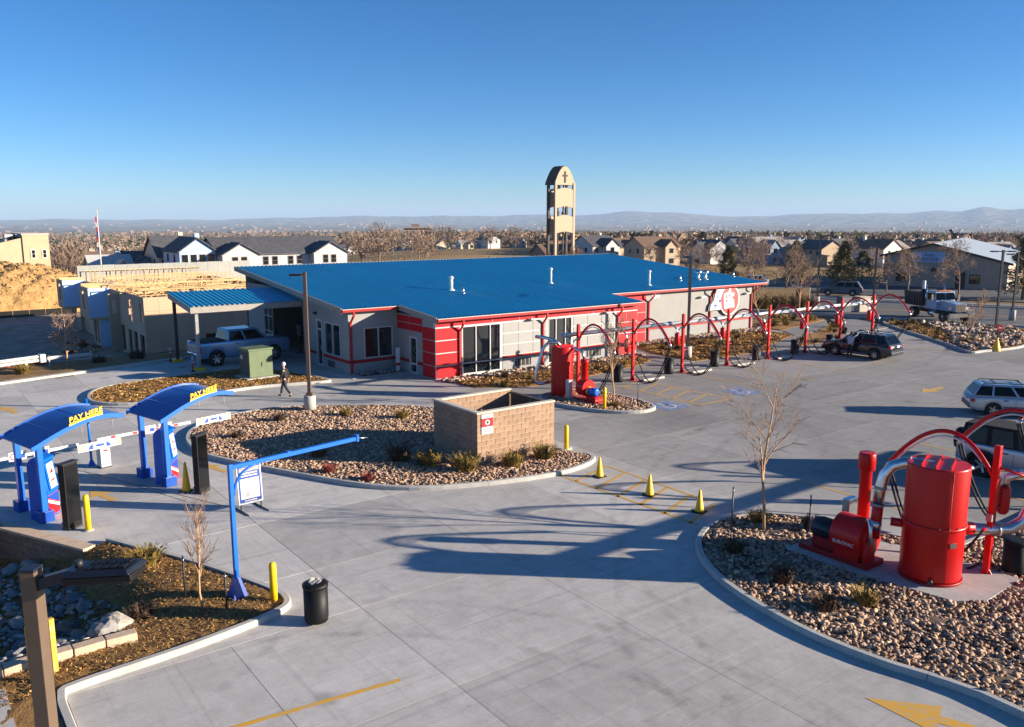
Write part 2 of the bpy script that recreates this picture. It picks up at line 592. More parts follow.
def make_terrain():
    radii = [2, 5, 9, 12, 15, 18, 21, 24, 27, 30, 34, 38, 43, 48]
    while radii[-1] < 15000:
        radii.append(radii[-1] * 1.075)
    n = 720
    ang = np.linspace(0, 2 * np.pi, n, endpoint=False)
    rr = np.array(radii)
    X = np.outer(rr, np.sin(ang))
    Y = np.outer(rr, np.cos(ang))
    Z = terrain_z(X, Y)
    vs = np.stack([X, Y, Z], -1).reshape(-1, 3)
    vs = np.vstack([vs, [[0, 0, -0.12]]])
    fs = []
    for i in range(len(rr) - 1):
        for k in range(n):
            a, b2 = i * n + k, i * n + (k + 1) % n
            fs.append((a, a + n, b2 + n, b2))
    c = len(vs) - 1
    fs += [(c, k, (k + 1) % n) for k in range(n)]
    me = bpy.data.meshes.new('ground')
    me.from_pydata(vs.tolist(), [], fs)
    me.polygons.foreach_set('use_smooth', [True] * len(fs))
    m = bpy.data.materials.new('plain_ground')
    m.use_nodes = True
    N, Lk = m.node_tree.nodes, m.node_tree.links
    b = N['Principled BSDF']
    b.inputs['Roughness'].default_value = 0.95
    b.inputs['Specular IOR Level'].default_value = 0.1
    g = N.new('ShaderNodeNewGeometry')
    def noise(scale, detail, p0, p1, c0, c1):
        t = N.new('ShaderNodeTexNoise')
        t.inputs['Scale'].default_value = scale
        t.inputs['Detail'].default_value = detail
        t.inputs['Roughness'].default_value = 0.6
        Lk.new(g.outputs['Position'], t.inputs['Vector'])
        rp = N.new('ShaderNodeValToRGB')
        rp.color_ramp.elements[0].position = p0
        rp.color_ramp.elements[1].position = p1
        rp.color_ramp.elements[0].color = c0 + (1,)
        rp.color_ramp.elements[1].color = c1 + (1,)
        Lk.new(t.outputs[0], rp.inputs[0])
        return rp
    near = noise(0.5, 6, 0.3, 0.7, lin((150, 122, 86)), lin((178, 148, 106)))
    big = noise(0.02, 5, 0.42, 0.62, lin((118, 98, 74)), lin((172, 144, 104)))
    far = noise(0.011, 9, 0.42, 0.60, lin((56, 62, 58)), lin((176, 160, 136)))
    ln = N.new('ShaderNodeVectorMath')
    ln.operation = 'LENGTH'
    Lk.new(g.outputs['Position'], ln.inputs[0])
    def fac(a, c):
        r = N.new('ShaderNodeMapRange')
        r.inputs[1].default_value = a
        r.inputs[2].default_value = c
        Lk.new(ln.outputs['Value'], r.inputs[0])
        return r.outputs[0]
    def mix(f, a, c):
        k = N.new('ShaderNodeMix')
        k.data_type = 'RGBA'
        if isinstance(f, float):
            k.inputs[0].default_value = f
        else:
            Lk.new(f, k.inputs[0])
        Lk.new(a, k.inputs[6])
        Lk.new(c, k.inputs[7])
        return k.outputs[2]
    c1 = mix(0.5, near.outputs[0], big.outputs[0])
    c2 = mix(fac(500, 1500), c1, far.outputs[0])
    Lk.new(c2, b.inputs['Base Color'])
    return tag(link('ground', me, m), 'dry tan grassland and plain reaching to the far mesas', kind='structure')
make_terrain()

# the air: a closed box of thin haze round everything, the sky outside it
hz = MB().box(-16000, 16000, -16000, 16000, -120, 165)
hm = bpy.data.materials.new('haze_air')
hm.use_nodes = True
hn = hm.node_tree.nodes
hn.remove(hn['Principled BSDF'])
pv = hn.new('ShaderNodeVolumePrincipled')
pv.inputs['Color'].default_value = (0.52, 0.72, 1.0, 1)
pv.inputs['Density'].default_value = 8.5e-5
pv.inputs['Anisotropy'].default_value = 0.0
hm.node_tree.links.new(pv.outputs[0], hn['Material Output'].inputs['Volume'])
tag(hz.build('haze', hm), 'thin blue winter haze over the plain', kind='stuff')

# ------------------------------------------------------------------ concrete lot: slabs with recessed joints
lot = thing('parking_lot', 'light grey concrete parking lot of jointed slabs with tyre scuffs', 'parking lot', (0, 0, 0), kind='structure')
XS = [-14, -9.5, -5, -1.2, 1.95, 5.1, 8.15, 12.6, 16.9, 21.4, 25.6, 29.9, 34.3, 38.6, 43.0, 47.3, 51.7, 56.1, 60.6, 65, 69.5, 74]
YS = [-8, -4, 0, 4.2, 8.5, 12.7, 16.85, 19.5, 23.6, 28.0, 32.4, 36.4, 40.4, 44.6, 48.9, 53.0, 57.2]
JB = 0.006
def pave(poly, z0=-0.10, z1=0.0):
    o = MB().prism(poly, z0, z1).build('slab', 'lot_concrete', lot)
    return o
def kerb_left(x):
    return 51.9 + 0.255 * (x - 2.0)          # edge of the drive along the building plot
for i in range(len(XS) - 1):
    for j in range(len(YS) - 1):
        x0, x1, y0, y1 = XS[i] + JB, XS[i + 1] - JB, YS[j] + JB, YS[j + 1] - JB
        if x1 < 8.2 and 16.8 < y0 < 27.9:
            continue
        if x0 > 21 and y0 > 44.5:
            continue
        if x0 > 58 and y0 > 36:
            continue
        if x0 > 65 and y0 < 20:
            continue
        if x1 < 21.5 and y1 > 52:
            e0, e1 = kerb_left(x0), kerb_left(x1)
            if y0 >= e0 - 0.05:
                continue
            pave([(x0, y0), (x1, y0), (x1, min(y1, e1)), (x0, min(y1, e0))])
            continue
        pave([(x0, y0), (x1, y0), (x1, y1), (x0, y1)])
# the slabs that follow the curve of the planted corner
corner = [(6.2, 17.5), (6.75, 17.75), (6.95, 18.2), (6.85, 18.9), (6.3, 20.5), (5.6, 22.2), (4.9, 23.6), (4.35, 24.75)]
pave([(1.96, 16.86), (8.139, 16.86), (8.139, 19.489), (6.72, 19.489)] + [corner[k] for k in (3, 2, 1, 0)] + [(4.1, 17.12), (2.2, 16.95)])
pave([(6.68, 19.511), (8.139, 19.511), (8.139, 23.589), (4.92, 23.589), (5.6, 22.2), (6.3, 20.5)])
pave([(4.9, 23.611), (8.139, 23.611), (8.139, 27.989), (2.05, 27.989), (3.75, 24.6), (4.35, 24.75)])
# dirt-filled joint bed below the slabs
jb = MB().prism([(8.0, -8), (66, -8), (74, 20), (74, 36), (58, 36.4), (56, 44.6), (21.4, 44.6), (21.4, 56.8), (-14, 48), (-14, 28.1), (2.1, 28.1), (3.6, 25), (5.2, 23.5), (7.1, 19), (6.6, 17.6), (2, 16.7), (-14, 16.7), (-14, -8)][::1], -0.09, -0.009)
jb.build('joint_filler', 'rock_base', lot)

def sheet(pts, name='painted_marking', m='yellow_line', z=0.005):
    b = MB()
    b.add([(p[0], p[1], z) for p in pts], [tuple(range(len(pts)))])
    return b.build(name, m, lot)
def stripe(p, q, w=0.11, m='yellow_line', z=0.005):
    p, q = Vector(p), Vector(q)
    t = (q - p).normalized()
    n = Vector((-t.y, t.x)) * w / 2
    return sheet([p - n, q - n, q + n, p + n], 'painted_line', m, z)
def arrow(x, y, ang, s=1.0, m='yellow_line'):
    ca, sa = math.cos(ang), math.sin(ang)
    pts = [(0.9, 0), (0.05, 0.42), (0.05, 0.12), (-0.9, 0.12), (-0.9, -0.12), (0.05, -0.12), (0.05, -0.42)]
    o = sheet([(x + s * (ca * p - sa * q), y + s * (sa * p + ca * q)) for p, q in pts], 'painted_arrow', m)
    return o
# yellow line in the foreground, direction arrows in the lanes
stripe((7.35, 13.55), (3.9, 13.98), 0.12)
sheet([(14.12, 7.72), (14.08, 6.35), (14.42, 6.48), (14.95, 5.0), (15.2, 5.1), (14.68, 6.58), (15.0, 6.7)], 'painted_arrow')
arrow(4.1, 45.3, R(100), 1.1)
arrow(5.0, 29.2, R(105), 0.9)
arrow(8.9, 30.1, R(105), 0.9)
arrow(43.8, 21.6, R(180), 1.2)
# hatched no-parking strip between the rock beds
stripe((18.42, 22.2), (18.6, 15.75))
stripe((20.55, 21.7), (20.5, 16.9))
for k in range(6):
    y = 21.4 - k * 1.02
    stripe((18.45, y - 0.35), (20.5, y + 0.35), 0.12)
# accessible bays at the far vacuum row
for xa, xb in ((31.2, 33.4),):
    stripe((xa, 26.5), (xa, 32.6)); stripe((xb, 26.5), (xb, 32.6))
    stripe((xa, 26.5), (xb, 26.5))
    for k in range(5):
        stripe((xa, 27.2 + k * 1.15), (xb, 28.0 + k * 1.15))
def access_mark(x, y):
    sheet([(x - 0.75, y - 0.75), (x + 0.75, y - 0.75), (x + 0.75, y + 0.75), (x - 0.75, y + 0.75)], 'painted_square', 'blue_line', 0.005)
    b = MB()
    def ring(cx, cy, r0, r1, a0, a1, n=14):
        for i in range(n):
            t0, t1 = a0 + (a1 - a0) * i / n, a0 + (a1 - a0) * (i + 1) / n
            b.add([(cx + r * math.cos(t), cy + r * math.sin(t), 0.010) for r, t in ((r0, t0), (r1, t0), (r1, t1), (r0, t1))], [(0, 1, 2, 3)])
    ring(x - 0.05, y - 0.15, 0.27, 0.36, R(150), R(380))
    b.add([(x + px, y + py, 0.010) for px, py in ((-0.12, 0.45), (0.0, 0.45), (0.02, 0.0), (0.3, 0.0), (0.42, -0.42), (0.5, -0.42), (0.37, 0.1), (-0.10, 0.1))], [tuple(range(8))])
    ring(x - 0.06, y + 0.55, 0.0, 0.10, 0, 2 * math.pi, 8)
    b.build('painted_symbol', 'white_line', lot)
access_mark(29.75, 27.3)
access_mark(35.3, 27.3)
for k in range(7):
    x = 35.2 + k * 4.05 + 1.9
    stripe((x, 26.8), (x, 32.4), 0.09)
for k in range(6):
    x = 24.7 + k * 4.05
    stripe((x, 10.9), (x, 16.6), 0.10)
# pay-lane joints, saw cuts that splay with the lanes
for p, q in (((5.3, 32.0), (7.05, 26.9)), ((4.4, 33.9), (8.0, 25.5))):
    stripe(p, q, 0.03, 'dark_metal', 0.004)

# ------------------------------------------------------------------ kerbed planting islands
def kerb_ring(poly, t, w=0.16, h=0.14, z0=-0.05, run=2.6):
    """Cast kerb round a bed, in sections of about run metres with tooled joints."""
    n = len(poly)
    P = [Vector(p) for p in poly]
    inn = [Vector(p) for p in inset(poly, w)]
    edge = [Vector(p) for p in inset(poly, 0.03)]
    i = 0
    while i < n:
        j, L = i, 0.0
        while j < n and L < run:
            L += (P[(j + 1) % n] - P[j % n]).length
            j += 1
        vs, fs = [], []
        for k in range(i, j + 1):
            q = k % n
            sh = Vector((0, 0))
            if k == i:
                sh = (P[(q + 1) % n] - P[q]).normalized() * 0.007
            elif k == j:
                sh = (P[q - 1] - P[q]).normalized() * 0.007
            a, e, c = P[q] + sh, edge[q] + sh, inn[q] + sh
            vs += [(a.x, a.y, z0), (a.x, a.y, h - 0.03), (e.x, e.y, h), (c.x, c.y, h), (c.x, c.y, z0)]
        m = j - i
        for k in range(m):
            for c in range(4):
                fs.append((k * 5 + c, (k + 1) * 5 + c, (k + 1) * 5 + c + 1, k * 5 + c + 1))
        fs += [(0, 1, 2, 3, 4), (m * 5 + 4, m * 5 + 3, m * 5 + 2, m * 5 + 1, m * 5)]
        MB().add(vs, fs).build('kerb_section', 'kerb', t, world=True)
        i = j

def heightfield(poly, cell, fz, jitter=0.0, seed=1):
    """Grid mesh over the polygon, heights fz(x, y) (numpy)."""
    P = np.array(poly)
    x0, y0 = P.min(0)
    x1, y1 = P.max(0)
    nx, ny = int((x1 - x0) / cell) + 2, int((y1 - y0) / cell) + 2
    gx = x0 + np.arange(nx) * cell
    gy = y0 + np.arange(ny) * cell
    X, Y = np.meshgrid(gx, gy, indexing='ij')
    rs = np.random.RandomState(seed)
    Z = fz(X, Y) + jitter * rs.uniform(-1, 1, X.shape)
    cx, cy = X[:-1, :-1] + cell / 2, Y[:-1, :-1] + cell / 2
    keep = inside_mask(cx, cy, poly)
    idx = np.arange(nx * ny).reshape(nx, ny)
    q = np.stack([idx[:-1, :-1], idx[1:, :-1], idx[1:, 1:], idx[:-1, 1:]], -1)[keep]
    used = np.unique(q)
    remap = -np.ones(nx * ny, int)
    remap[used] = np.arange(len(used))
    vs = np.stack([X, Y, Z], -1).reshape(-1, 3)[used]
    b = MB()
    b.v = [tuple(v) for v in vs.tolist()]
    b.f = [tuple(t) for t in remap[q].tolist()]
    b.s = [True] * len(b.f)
    return b

def island(pts, surf, label, hgt=0.05, n=5, bump=0.035, cell=0.16, name='planting_island'):
    poly = catmull(pts, n)
    if area2(poly) < 0:
        poly = poly[::-1]
    t = thing(name, label, 'planting island', (pts[0][0], pts[0][1], 0), kind='structure')
    kerb_ring(poly, t)
    base = MB()
    base.add([(p[0], p[1], hgt) for p in inset(poly, 0.10)], [tuple(range(len(poly)))])
    base.build('bed', surf, t, world=True)
    hf = heightfield(inset(poly, 0.14), cell, lambda x, y: hgt + 0.03 + bump * (np.sin(x * 2.1 + 1) * np.sin(y * 1.7) + 0.4 * np.sin(x * 5.1) * np.sin(y * 6.3 + 2)), 0.012)
    hf.build('bed_surface', surf, t, world=True)
    return t, inset(poly, 0.2)

ISL1 = [(16.2, 2.0), (24, 2.0), (28, 5.0), (42, 5.4), (43, 7.8), (42, 10.2), (24.5, 10.2), (22.6, 11.0), (22.0, 13.2), (20.9, 15.0), (19.4, 15.55), (18.0, 15.15), (16.9, 14.3), (16.05, 13.0), (15.55, 11.5), (15.3, 9.8), (15.4, 8.2), (15.8, 6.4)]
ISL2 = [(9.0, 33.6), (9.0, 32.0), (9.6, 30.2), (10.4, 28.4), (11.7, 25.7), (12.6, 24.3), (13.9, 23.2), (16.2, 22.3), (18.5, 21.9), (20.2, 22.2), (20.9, 22.9), (20.5, 23.9), (20.25, 25.8), (20.4, 28.5), (20.9, 31.0), (19.9, 34.0), (16.6, 36.8), (14.0, 37.9), (11.5, 37.5), (10.0, 36.3), (9.3, 35.0)]
ISL3 = [(7.5, 45.6), (7.8, 43.8), (9.7, 42.55), (12.3, 42.9), (15.5, 43.2), (18.6, 42.5), (19.3, 42.9), (18.7, 45.5), (17.7, 48.6), (16.5, 49.2), (13.6, 49.1), (10.3, 48.7), (8.3, 47.7)]
ISL5 = [(25.4, 31.0), (25.6, 29.6), (26.3, 27.9), (27.5, 26.95), (28.7, 27.1), (29.3, 28.3), (29.3, 30.2), (29.0, 32.3), (27.2, 32.8), (25.8, 32.4)]
ISL6 = [(57.8, 26.3), (59.2, 25.8), (63.4, 25.2), (69.0, 27.0), (73.6, 29.8), (72.4, 34.6), (71.3, 37.6), (69.0, 38.8), (65.4, 35.3), (60.5, 29.2)]
isl1, in1 = island(ISL1, 'rock_base', 'kerbed bed of tan river rock under the near red vacuum tank')
isl2, in2 = island(ISL2, 'rock_base', 'teardrop bed of tan river rock around the block trash enclosure')
isl3, in3 = island(ISL3, 'mulch_gold', 'kerbed mulch bed under the green transformer box')
isl5, in5 = island(ISL5, 'rock_base', 'small kerbed rock bed under the far red vacuum tank')
isl6, in6 = island(ISL6, 'mulch_gold', 'kerbed bed of dry grass and stone beside the street entrance')

# beds and walks in front of the building (flat, no kerb, edged by the walk)
def flat_bed(pts, surf, label, name='garden_bed', z=0.03):
    t = thing(name, label, 'garden bed', (pts[0][0], pts[0][1], 0), kind='structure')
    if area2(pts) < 0:
        pts = pts[::-1]
    MB().prism(pts, -0.05, z).build('bed', surf, t, world=True)
    heightfield(inset(pts, 0.05), 0.2, lambda x, y: z + 0.03 + 0.03 * np.sin(x * 2.3) * np.sin(y * 2.9 + 1), 0.015).build('bed_surface', surf, t, world=True)
    return t, inset(pts, 0.1)
fb1, inf1 = flat_bed([(24.7, 36.4), (27.2, 34.9), (31.5, 35.2), (36.5, 36.1), (38.6, 37.0), (38.6, 38.3), (31, 38.2), (24.6, 38.2)], 'mulch_gold', 'golden mulch strip along the red front of the wash building')
fb2, inf2 = flat_bed([(24.3, 38.25), (39.6, 38.35), (39.6, 39.25), (24.3, 39.25)], 'rock_base', 'strip of pale river rock against the red building front')
fb3, inf3 = flat_bed([(40.6, 35.0), (48.3, 34.9), (49.6, 36.3), (55.5, 38.4), (55.8, 41.4), (41.6, 41.4), (40.6, 39.0)], 'mulch_gold', 'golden mulch bed below the white wall with the round sign')
fb4, inf4 = flat_bed([(50.8, 34.9), (56.5, 34.9), (62.5, 38.6), (63.0, 40.2), (57.2, 38.0), (52.4, 36.1)], 'mulch_gold', 'narrow golden mulch bed between walkway and drive by black wagon')
fb5, inf5 = flat_bed([(40.2, 41.5), (56.8, 41.5), (56.8, 42.75), (40.2, 42.75)], 'rock_base', 'strip of pale river rock along the white wall')
fb6, inf6 = flat_bed([(57.4, 40.8), (66.6, 42.9), (66.0, 47.0), (57.4, 45.5)], 'mulch_gold', 'mulch bed off the end of the building by the bare tree')
# office step and walk bed
fb7, inf7 = flat_bed([(21.4, 42.9), (23.9, 42.9), (23.9, 43.7), (21.4, 43.7)], 'rock_base', 'little rock bed under the shaded office window')

walk = thing('walkway', 'pale concrete walkways between the mulch beds', 'walkway', (48, 38, 0), kind='structure')
for poly in ([(38.65, 35.0), (40.5, 35.0), (40.5, 39.2), (41.5, 41.4), (40.1, 41.4), (39.65, 38.3), (38.65, 38.3)],
             [(48.4, 34.85), (50.7, 34.85), (52.3, 36.15), (57.1, 38.1), (63.1, 40.35), (66.6, 42.7), (57.4, 40.7), (55.7, 38.3), (49.7, 36.2)],
             [(20.6, 42.6), (24.0, 42.3), (24.0, 42.85), (21.3, 42.85), (21.0, 48.5), (19.6, 48.5)],
             [(44, 33.6), (58, 33.6), (58, 34.8), (28.8, 34.8), (28.8, 33.6)],
             [(55.8, 36.5), (66, 36.5), (70, 42), (67, 42.6), (62.8, 38.3), (57.0, 34.9)]):
    MB().prism(poly, -0.05, 0.03).build('slab', 'lot_concrete', walk, world=True)

# kerb along the drive next to the building plot
kl = MB()
for i in range(11):
    xa, xb = 1.0 + i * 1.95, 1.0 + (i + 1) * 1.95 - 0.015
    kl.add([(xa, kerb_left(xa), -0.06), (xb, kerb_left(xb), -0.06), (xb, kerb_left(xb) + 0.42, -0.06), (xa, kerb_left(xa) + 0.42, -0.06),
            (xa, kerb_left(xa), 0.13), (xb, kerb_left(xb), 0.13), (xb, kerb_left(xb) + 0.42, 0.13), (xa, kerb_left(xa) + 0.42, 0.13)],
           [(0, 3, 2, 1), (4, 5, 6, 7), (0, 1, 5, 4), (1, 2, 6, 5), (2, 3, 7, 6), (3, 0, 4, 7)])
tag(kl.build('drive_kerb', 'kerb'), 'pale kerb along the drive beside the building plot', 'kerb', kind='structure')
def strip_z(x, y):
    return 0.10 - 0.11 * np.clip(y - kerb_left(x) - 1.5, 0, 30) ** 1.25 + 0.03 * np.sin(x * 3) * np.sin(y * 2.4)
strip_poly = [(-6, 50.3), (21, 57.15), (23, 60.5), (22, 68), (-2, 66), (-10, 58)]
hfm = heightfield(strip_poly, 0.3, lambda x, y: np.maximum(strip_z(x, y), terrain_z(x, y) + 0.02), 0.02)
tag(hfm.build('mulch_bank', 'mulch'), 'dark mulch bank falling from the drive to the building plot', 'bank', kind='structure')

# ------------------------------------------------------------------ swale corner: mulch, retaining wall, kerb
def swale_z(x, y):
    a = np.clip((y - 18.55) / 2.6, 0, 1)
    b = np.clip((5.0 - x - 0.10 * (y - 19)) / 2.6, 0, 1)
    a = a * a * (3 - 2 * a)
    b = b * b * (3 - 2 * b)
    return 0.09 - 1.12 * a * b
bed4 = [(1.72, 14.2), (1.74, 16.75), (2.2, 17.1), (4.1, 17.25), (6.1, 17.6), (6.6, 17.85), (6.78, 18.25), (6.68, 18.9), (6.15, 20.4), (5.45, 22.1), (4.75, 23.45), (4.2, 24.65), (3.55, 24.75), (1.9, 28.0), (-14, 28.0), (-14, 14.2)]
hf4 = heightfield(bed4, 0.12, lambda x, y: swale_z(x, y) + 0.02 * np.sin(x * 4.1) * np.sin(y * 3.7) + 0.012 * np.sin(x * 13) * np.sin(y * 11), 0.016)
tag(hf4.build('mulch_bed', 'mulch'), 'brown mulch bed sloping into the stone swale, near corner', 'mulch bed', kind='structure')
def kerb_line(pts, name, label, w=0.15, h=0.14):
    """Open kerb made of short cast sections, outer face on pts, body to the left."""
    t = thing(name, label, 'kerb', (pts[0][0], pts[0][1], 0), kind='structure')
    acc = 0
    for a, b2 in zip(pts[:-1], pts[1:]):
        pass
    L = [Vector(p) for p in pts]
    nrm = []
    for i in range(len(L)):
        d = (L[min(i + 1, len(L) - 1)] - L[max(i - 1, 0)]).normalized()
        nrm.append(Vector((-d.y, d.x)))
    per = 6
    i = 0
    while i < len(L) - 1:
        j = min(i + per, len(L) - 1)
        b = MB()
        vs, fs = [], []
        for k in range(i, j + 1):
            p, n = L[k], nrm[k]
            q = p + n * w
            e = p + n * 0.025
            vs += [(p.x, p.y, -0.1), (p.x, p.y, h - 0.025), (e.x, e.y, h), (q.x, q.y, h), (q.x, q.y, -0.1)]
        m = j - i
        for k in range(m):
            for c in range(4):
                fs.append((k * 5 + c, (k + 1) * 5 + c, (k + 1) * 5 + c + 1, k * 5 + c + 1))
        fs += [(0, 1, 2, 3, 4), (m * 5 + 4, m * 5 + 3, m * 5 + 2, m * 5 + 1, m * 5)]
        b.add(vs, fs)
        b.build('kerb_section', 'kerb', t, world=True)
        i = j
    return t
kpts = [(1.92, 13.0), (1.92, 15.5), (1.95, 16.7), (2.25, 16.95), (4.1, 17.12), (5.3, 17.3)] + corner
kerb_line(catmull(kpts, 5, False), 'corner_kerb', 'white concrete kerb curving round the near mulch corner')
# pay-island walk slab and block retaining wall below it
wall = thing('retaining_wall', 'brown block retaining wall under the pay lane', 'retaining wall', (3.6, 24.75, -1.5), 0)
w0, w1 = Vector((3.72, 24.55)), Vector((1.98, 28.0))
wd = (w1 - w0).normalized()
wn_ = Vector((wd.y, -wd.x)) * -1.0
if wn_.x > 0:
    wn_ = -wn_
wl_len = (w1 - w0).length
blk = None
for (p0, d, nrm_, ln_) in ((w0, wd, wn_, wl_len), (w1, Vector((-1, 0)), Vector((0, -1)), 12.0)):
    nb = int(ln_ / 0.45)
    for c in range(8):
        off = 0.22 if c % 2 else 0.0
        for k in range(nb + 1):
            s0 = max(0, k * 0.45 - off)
            s1 = min(ln_, (k + 1) * 0.45 - off)
            if s1 - s0 < 0.08 or (ln_ > 11 and s0 > 3.2 and c < 8 and k % 1 == 0 and s0 > 5):
                continue
            M = Matrix(((d.x, nrm_.x, 0, p0.x), (d.y, nrm_.y, 0, p0.y), (0, 0, 1, 0), (0, 0, 0, 1)))
            z0 = -1.5 + c * 0.185
            MB().box(s0 + 0.006, s1 - 0.006, -0.16, 0.16 - 0.012 * c + rnd.uniform(-0.006, 0.006), z0, z0 + 0.178, M).build('block', 'wall_brown', wall, world=True)
    M = Matrix(((d.x, nrm_.x, 0, p0.x), (d.y, nrm_.y, 0, p0.y), (0, 0, 1, 0), (0, 0, 0, 1)))
    MB().box(0, ln_, -0.15, 0.02, -1.5, -0.02, M).build('wall_core', 'mortar', wall, world=True)
    MB().box(-0.05, ln_, -0.22, 0.17, -0.018, 0.05, M).build('coping', 'edging_tan', wall, world=True)
# low block edging at the foot of the stones
for k in range(6):
    x = 3.25 - k * 0.62
    o = MB().box(-0.30, 0.30, -0.14, 0.14, -0.12, 0.16).build('edging_block', 'edging_tan', None, bevel=0.015)
    o.location = (x, 18.28 + rnd.uniform(-0.02, 0.02), float(swale_z(x, 18.28)) + 0.02)
    o.rotation_euler = (0, 0, R(rnd.uniform(-3, 3)))
    tag(o, ['tan edging block nearest the big pale boulder', 'second tan edging block from the pale boulder', 'third tan edging block from the pale boulder', 'tan edging block just before the lamp post', 'tan edging block behind the near lamp post', 'tan edging block at the picture edge by the lamp post'][k], 'edging block', 'edging blocks below the stone swale')
# concrete apron left of the near kerb
tag(MB().prism([(-6, 13.0), (1.05, 13.0), (1.05, 17.6), (0.6, 18.0), (-6, 18.0)], -0.05, 0.11).build('apron', 'lot_concrete'), 'strip of concrete walk at the bottom left', 'walk', kind='structure')

# ------------------------------------------------------------------ street on the right
def st(t, w, z=0.0):
    return (70 + 0.34 * t + 0.94 * w, 46 - 0.94 * t + 0.34 * w, z)
rd = MB()
for i in range(24):
    a, b2 = -120 + i * 12, -108 + i * 12
    rd.add([st(a, 0), st(b2, 0), st(b2, 15.5), st(a, 15.5)], [(0, 1, 2, 3)])
road = tag(rd.build('street', 'asphalt', None, loc=(0, 0, -0.008)), 'grey asphalt street passing behind the lot', 'street', kind='structure')
PM[road.name] = Matrix.Identity(4)
for w in (7.4, 7.8):
    for i in range(1):
        mk = MB()
        mk.add([st(-110, w, 0.008), st(140, w, 0.008), st(140, w + 0.14, 0.008), st(-110, w + 0.14, 0.008)], [(0, 1, 2, 3)])
        mk.build('painted_line', 'yellow_line', road)
def street_kerb(w0, w1, label, h=0.13, m='kerb'):
    b = MB()
    for i in range(40):
        a, b2 = -110 + i * 6, -104 + i * 6 - 0.02
        if w0 < 0 and 6 < a < 16:
            continue
        p = [st(a, w0), st(b2, w0), st(b2, w1), st(a, w1)]
        b.add([(q[0], q[1], -0.1) for q in p] + [(q[0], q[1], h) for q in p], [(0, 3, 2, 1), (4, 5, 6, 7), (0, 1, 5, 4), (1, 2, 6, 5), (2, 3, 7, 6), (3, 0, 4, 7)])
    tag(b.build('street_kerb', m), label, 'kerb', kind='structure')
street_kerb(15.5, 15.8, 'kerb on the far side of the street')
street_kerb(-0.3, 0.0, 'kerb on the near side of the street')
street_kerb(17.6, 19.4, 'pale walk beyond the street', 0.06, 'lot_concrete')
yard = MB()
yard.add([st(-14, 24, -0.03), st(60, 24, -0.03), st(60, 50, -0.03), st(-14, 50, -0.03)], [(0, 1, 2, 3)])
tag(yard.build('shop_yard', 'asphalt'), 'asphalt yard in front of the long brown workshop', 'yard', kind='structure')

# ------------------------------------------------------------------ loose stone: river rock as one mass per bed
def ico(sub):
    bm = bmesh.new()
    bmesh.ops.create_icosphere(bm, subdivisions=sub, radius=1.0)
    v = np.array([p.co[:] for p in bm.verts])
    f = np.array([[q.index for q in p.verts] for p in bm.faces])
    bm.free()
    return v, f
ICO1, ICO2 = ico(1), ico(2)

def rocks(name, label, poly, count, smin, smax, zf, palette, seed, sub=1, parent=None, cat='river rock', avoid=(), hole=None):
    rs = np.random.RandomState(seed)
    P = np.array(poly)
    lo, hi = P.min(0), P.max(0)
    xs, ys = [], []
    while len(xs) < count:
        x = rs.uniform(lo[0], hi[0], count * 2)
        y = rs.uniform(lo[1], hi[1], count * 2)
        k = inside_mask(x, y, poly)
        if hole:
            k &= ~inside_mask(x, y, hole)
        for (ax0, ax1, ay0, ay1) in avoid:
            k &= ~((x > ax0) & (x < ax1) & (y > ay0) & (y < ay1))
        xs += x[k].tolist()
        ys += y[k].tolist()
    x, y = np.array(xs[:count]), np.array(ys[:count])
    V, F = ICO1 if sub == 1 else ICO2
    nv = len(V)
    s = smin + (smax - smin) * rs.beta(1.6, 2.6, count)
    sc = np.stack([s * rs.uniform(0.8, 1.45, count), s * rs.uniform(0.6, 1.0, count), s * rs.uniform(0.35, 0.65, count)], -1)
    a = rs.uniform(0, 2 * np.pi, count)
    tl = rs.normal(0, 0.3, (count, 2))
    ca, sa = np.cos(a), np.sin(a)
    W = V[None] * (1 + rs.normal(0, 0.10, (count, nv, 1))) * sc[:, None, :]
    X = W[..., 0] * ca[:, None] - W[..., 1] * sa[:, None]
    Y = W[..., 0] * sa[:, None] + W[..., 1] * ca[:, None]
    Z = W[..., 2] + tl[:, :1] * X + tl[:, 1:] * Y
    z0 = zf(x, y) + sc[:, 2] * rs.uniform(0.1, 0.85, count)
    pts = np.stack([X + x[:, None], Y + y[:, None], Z + z0[:, None]], -1).reshape(-1, 3)
    fs = (F[None] + (np.arange(count) * nv)[:, None, None]).reshape(-1, 3)
    me = bpy.data.meshes.new(name)
    me.vertices.add(len(pts))
    me.vertices.foreach_set('co', pts.ravel())
    me.loops.add(fs.size)
    me.loops.foreach_set('vertex_index', fs.ravel().astype(np.int32))
    me.polygons.add(len(fs))
    me.polygons.foreach_set('loop_start', np.arange(0, fs.size, 3, dtype=np.int32))
    me.polygons.foreach_set('use_smooth', np.ones(len(fs), bool))
    me.update(calc_edges=True)
    pal = np.array([lin(c) for c in palette])
    ci = pal[rs.randint(0, len(pal), count)] * rs.uniform(0.75, 1.2, (count, 1))
    colr = np.concatenate([np.repeat(ci, nv, 0), np.ones((count * nv, 1))], 1)
    at = me.color_attributes.new('tint', 'FLOAT_COLOR', 'POINT')
    at.data.foreach_set('color', colr.ravel())
    o = link(name, me, 'river_rock')
    return tag(o, label, cat, kind='stuff')
PAD = [(18.9, 12.95), (18.9, 11.2), (19.35, 8.6), (20.0, 8.15), (21.9, 8.2), (21.9, 10.2), (21.0, 12.95)]
TAN = [(186, 152, 122), (170, 136, 106), (154, 122, 96), (206, 174, 142), (140, 112, 92), (176, 148, 126), (160, 140, 124), (128, 98, 78), (190, 160, 134)]
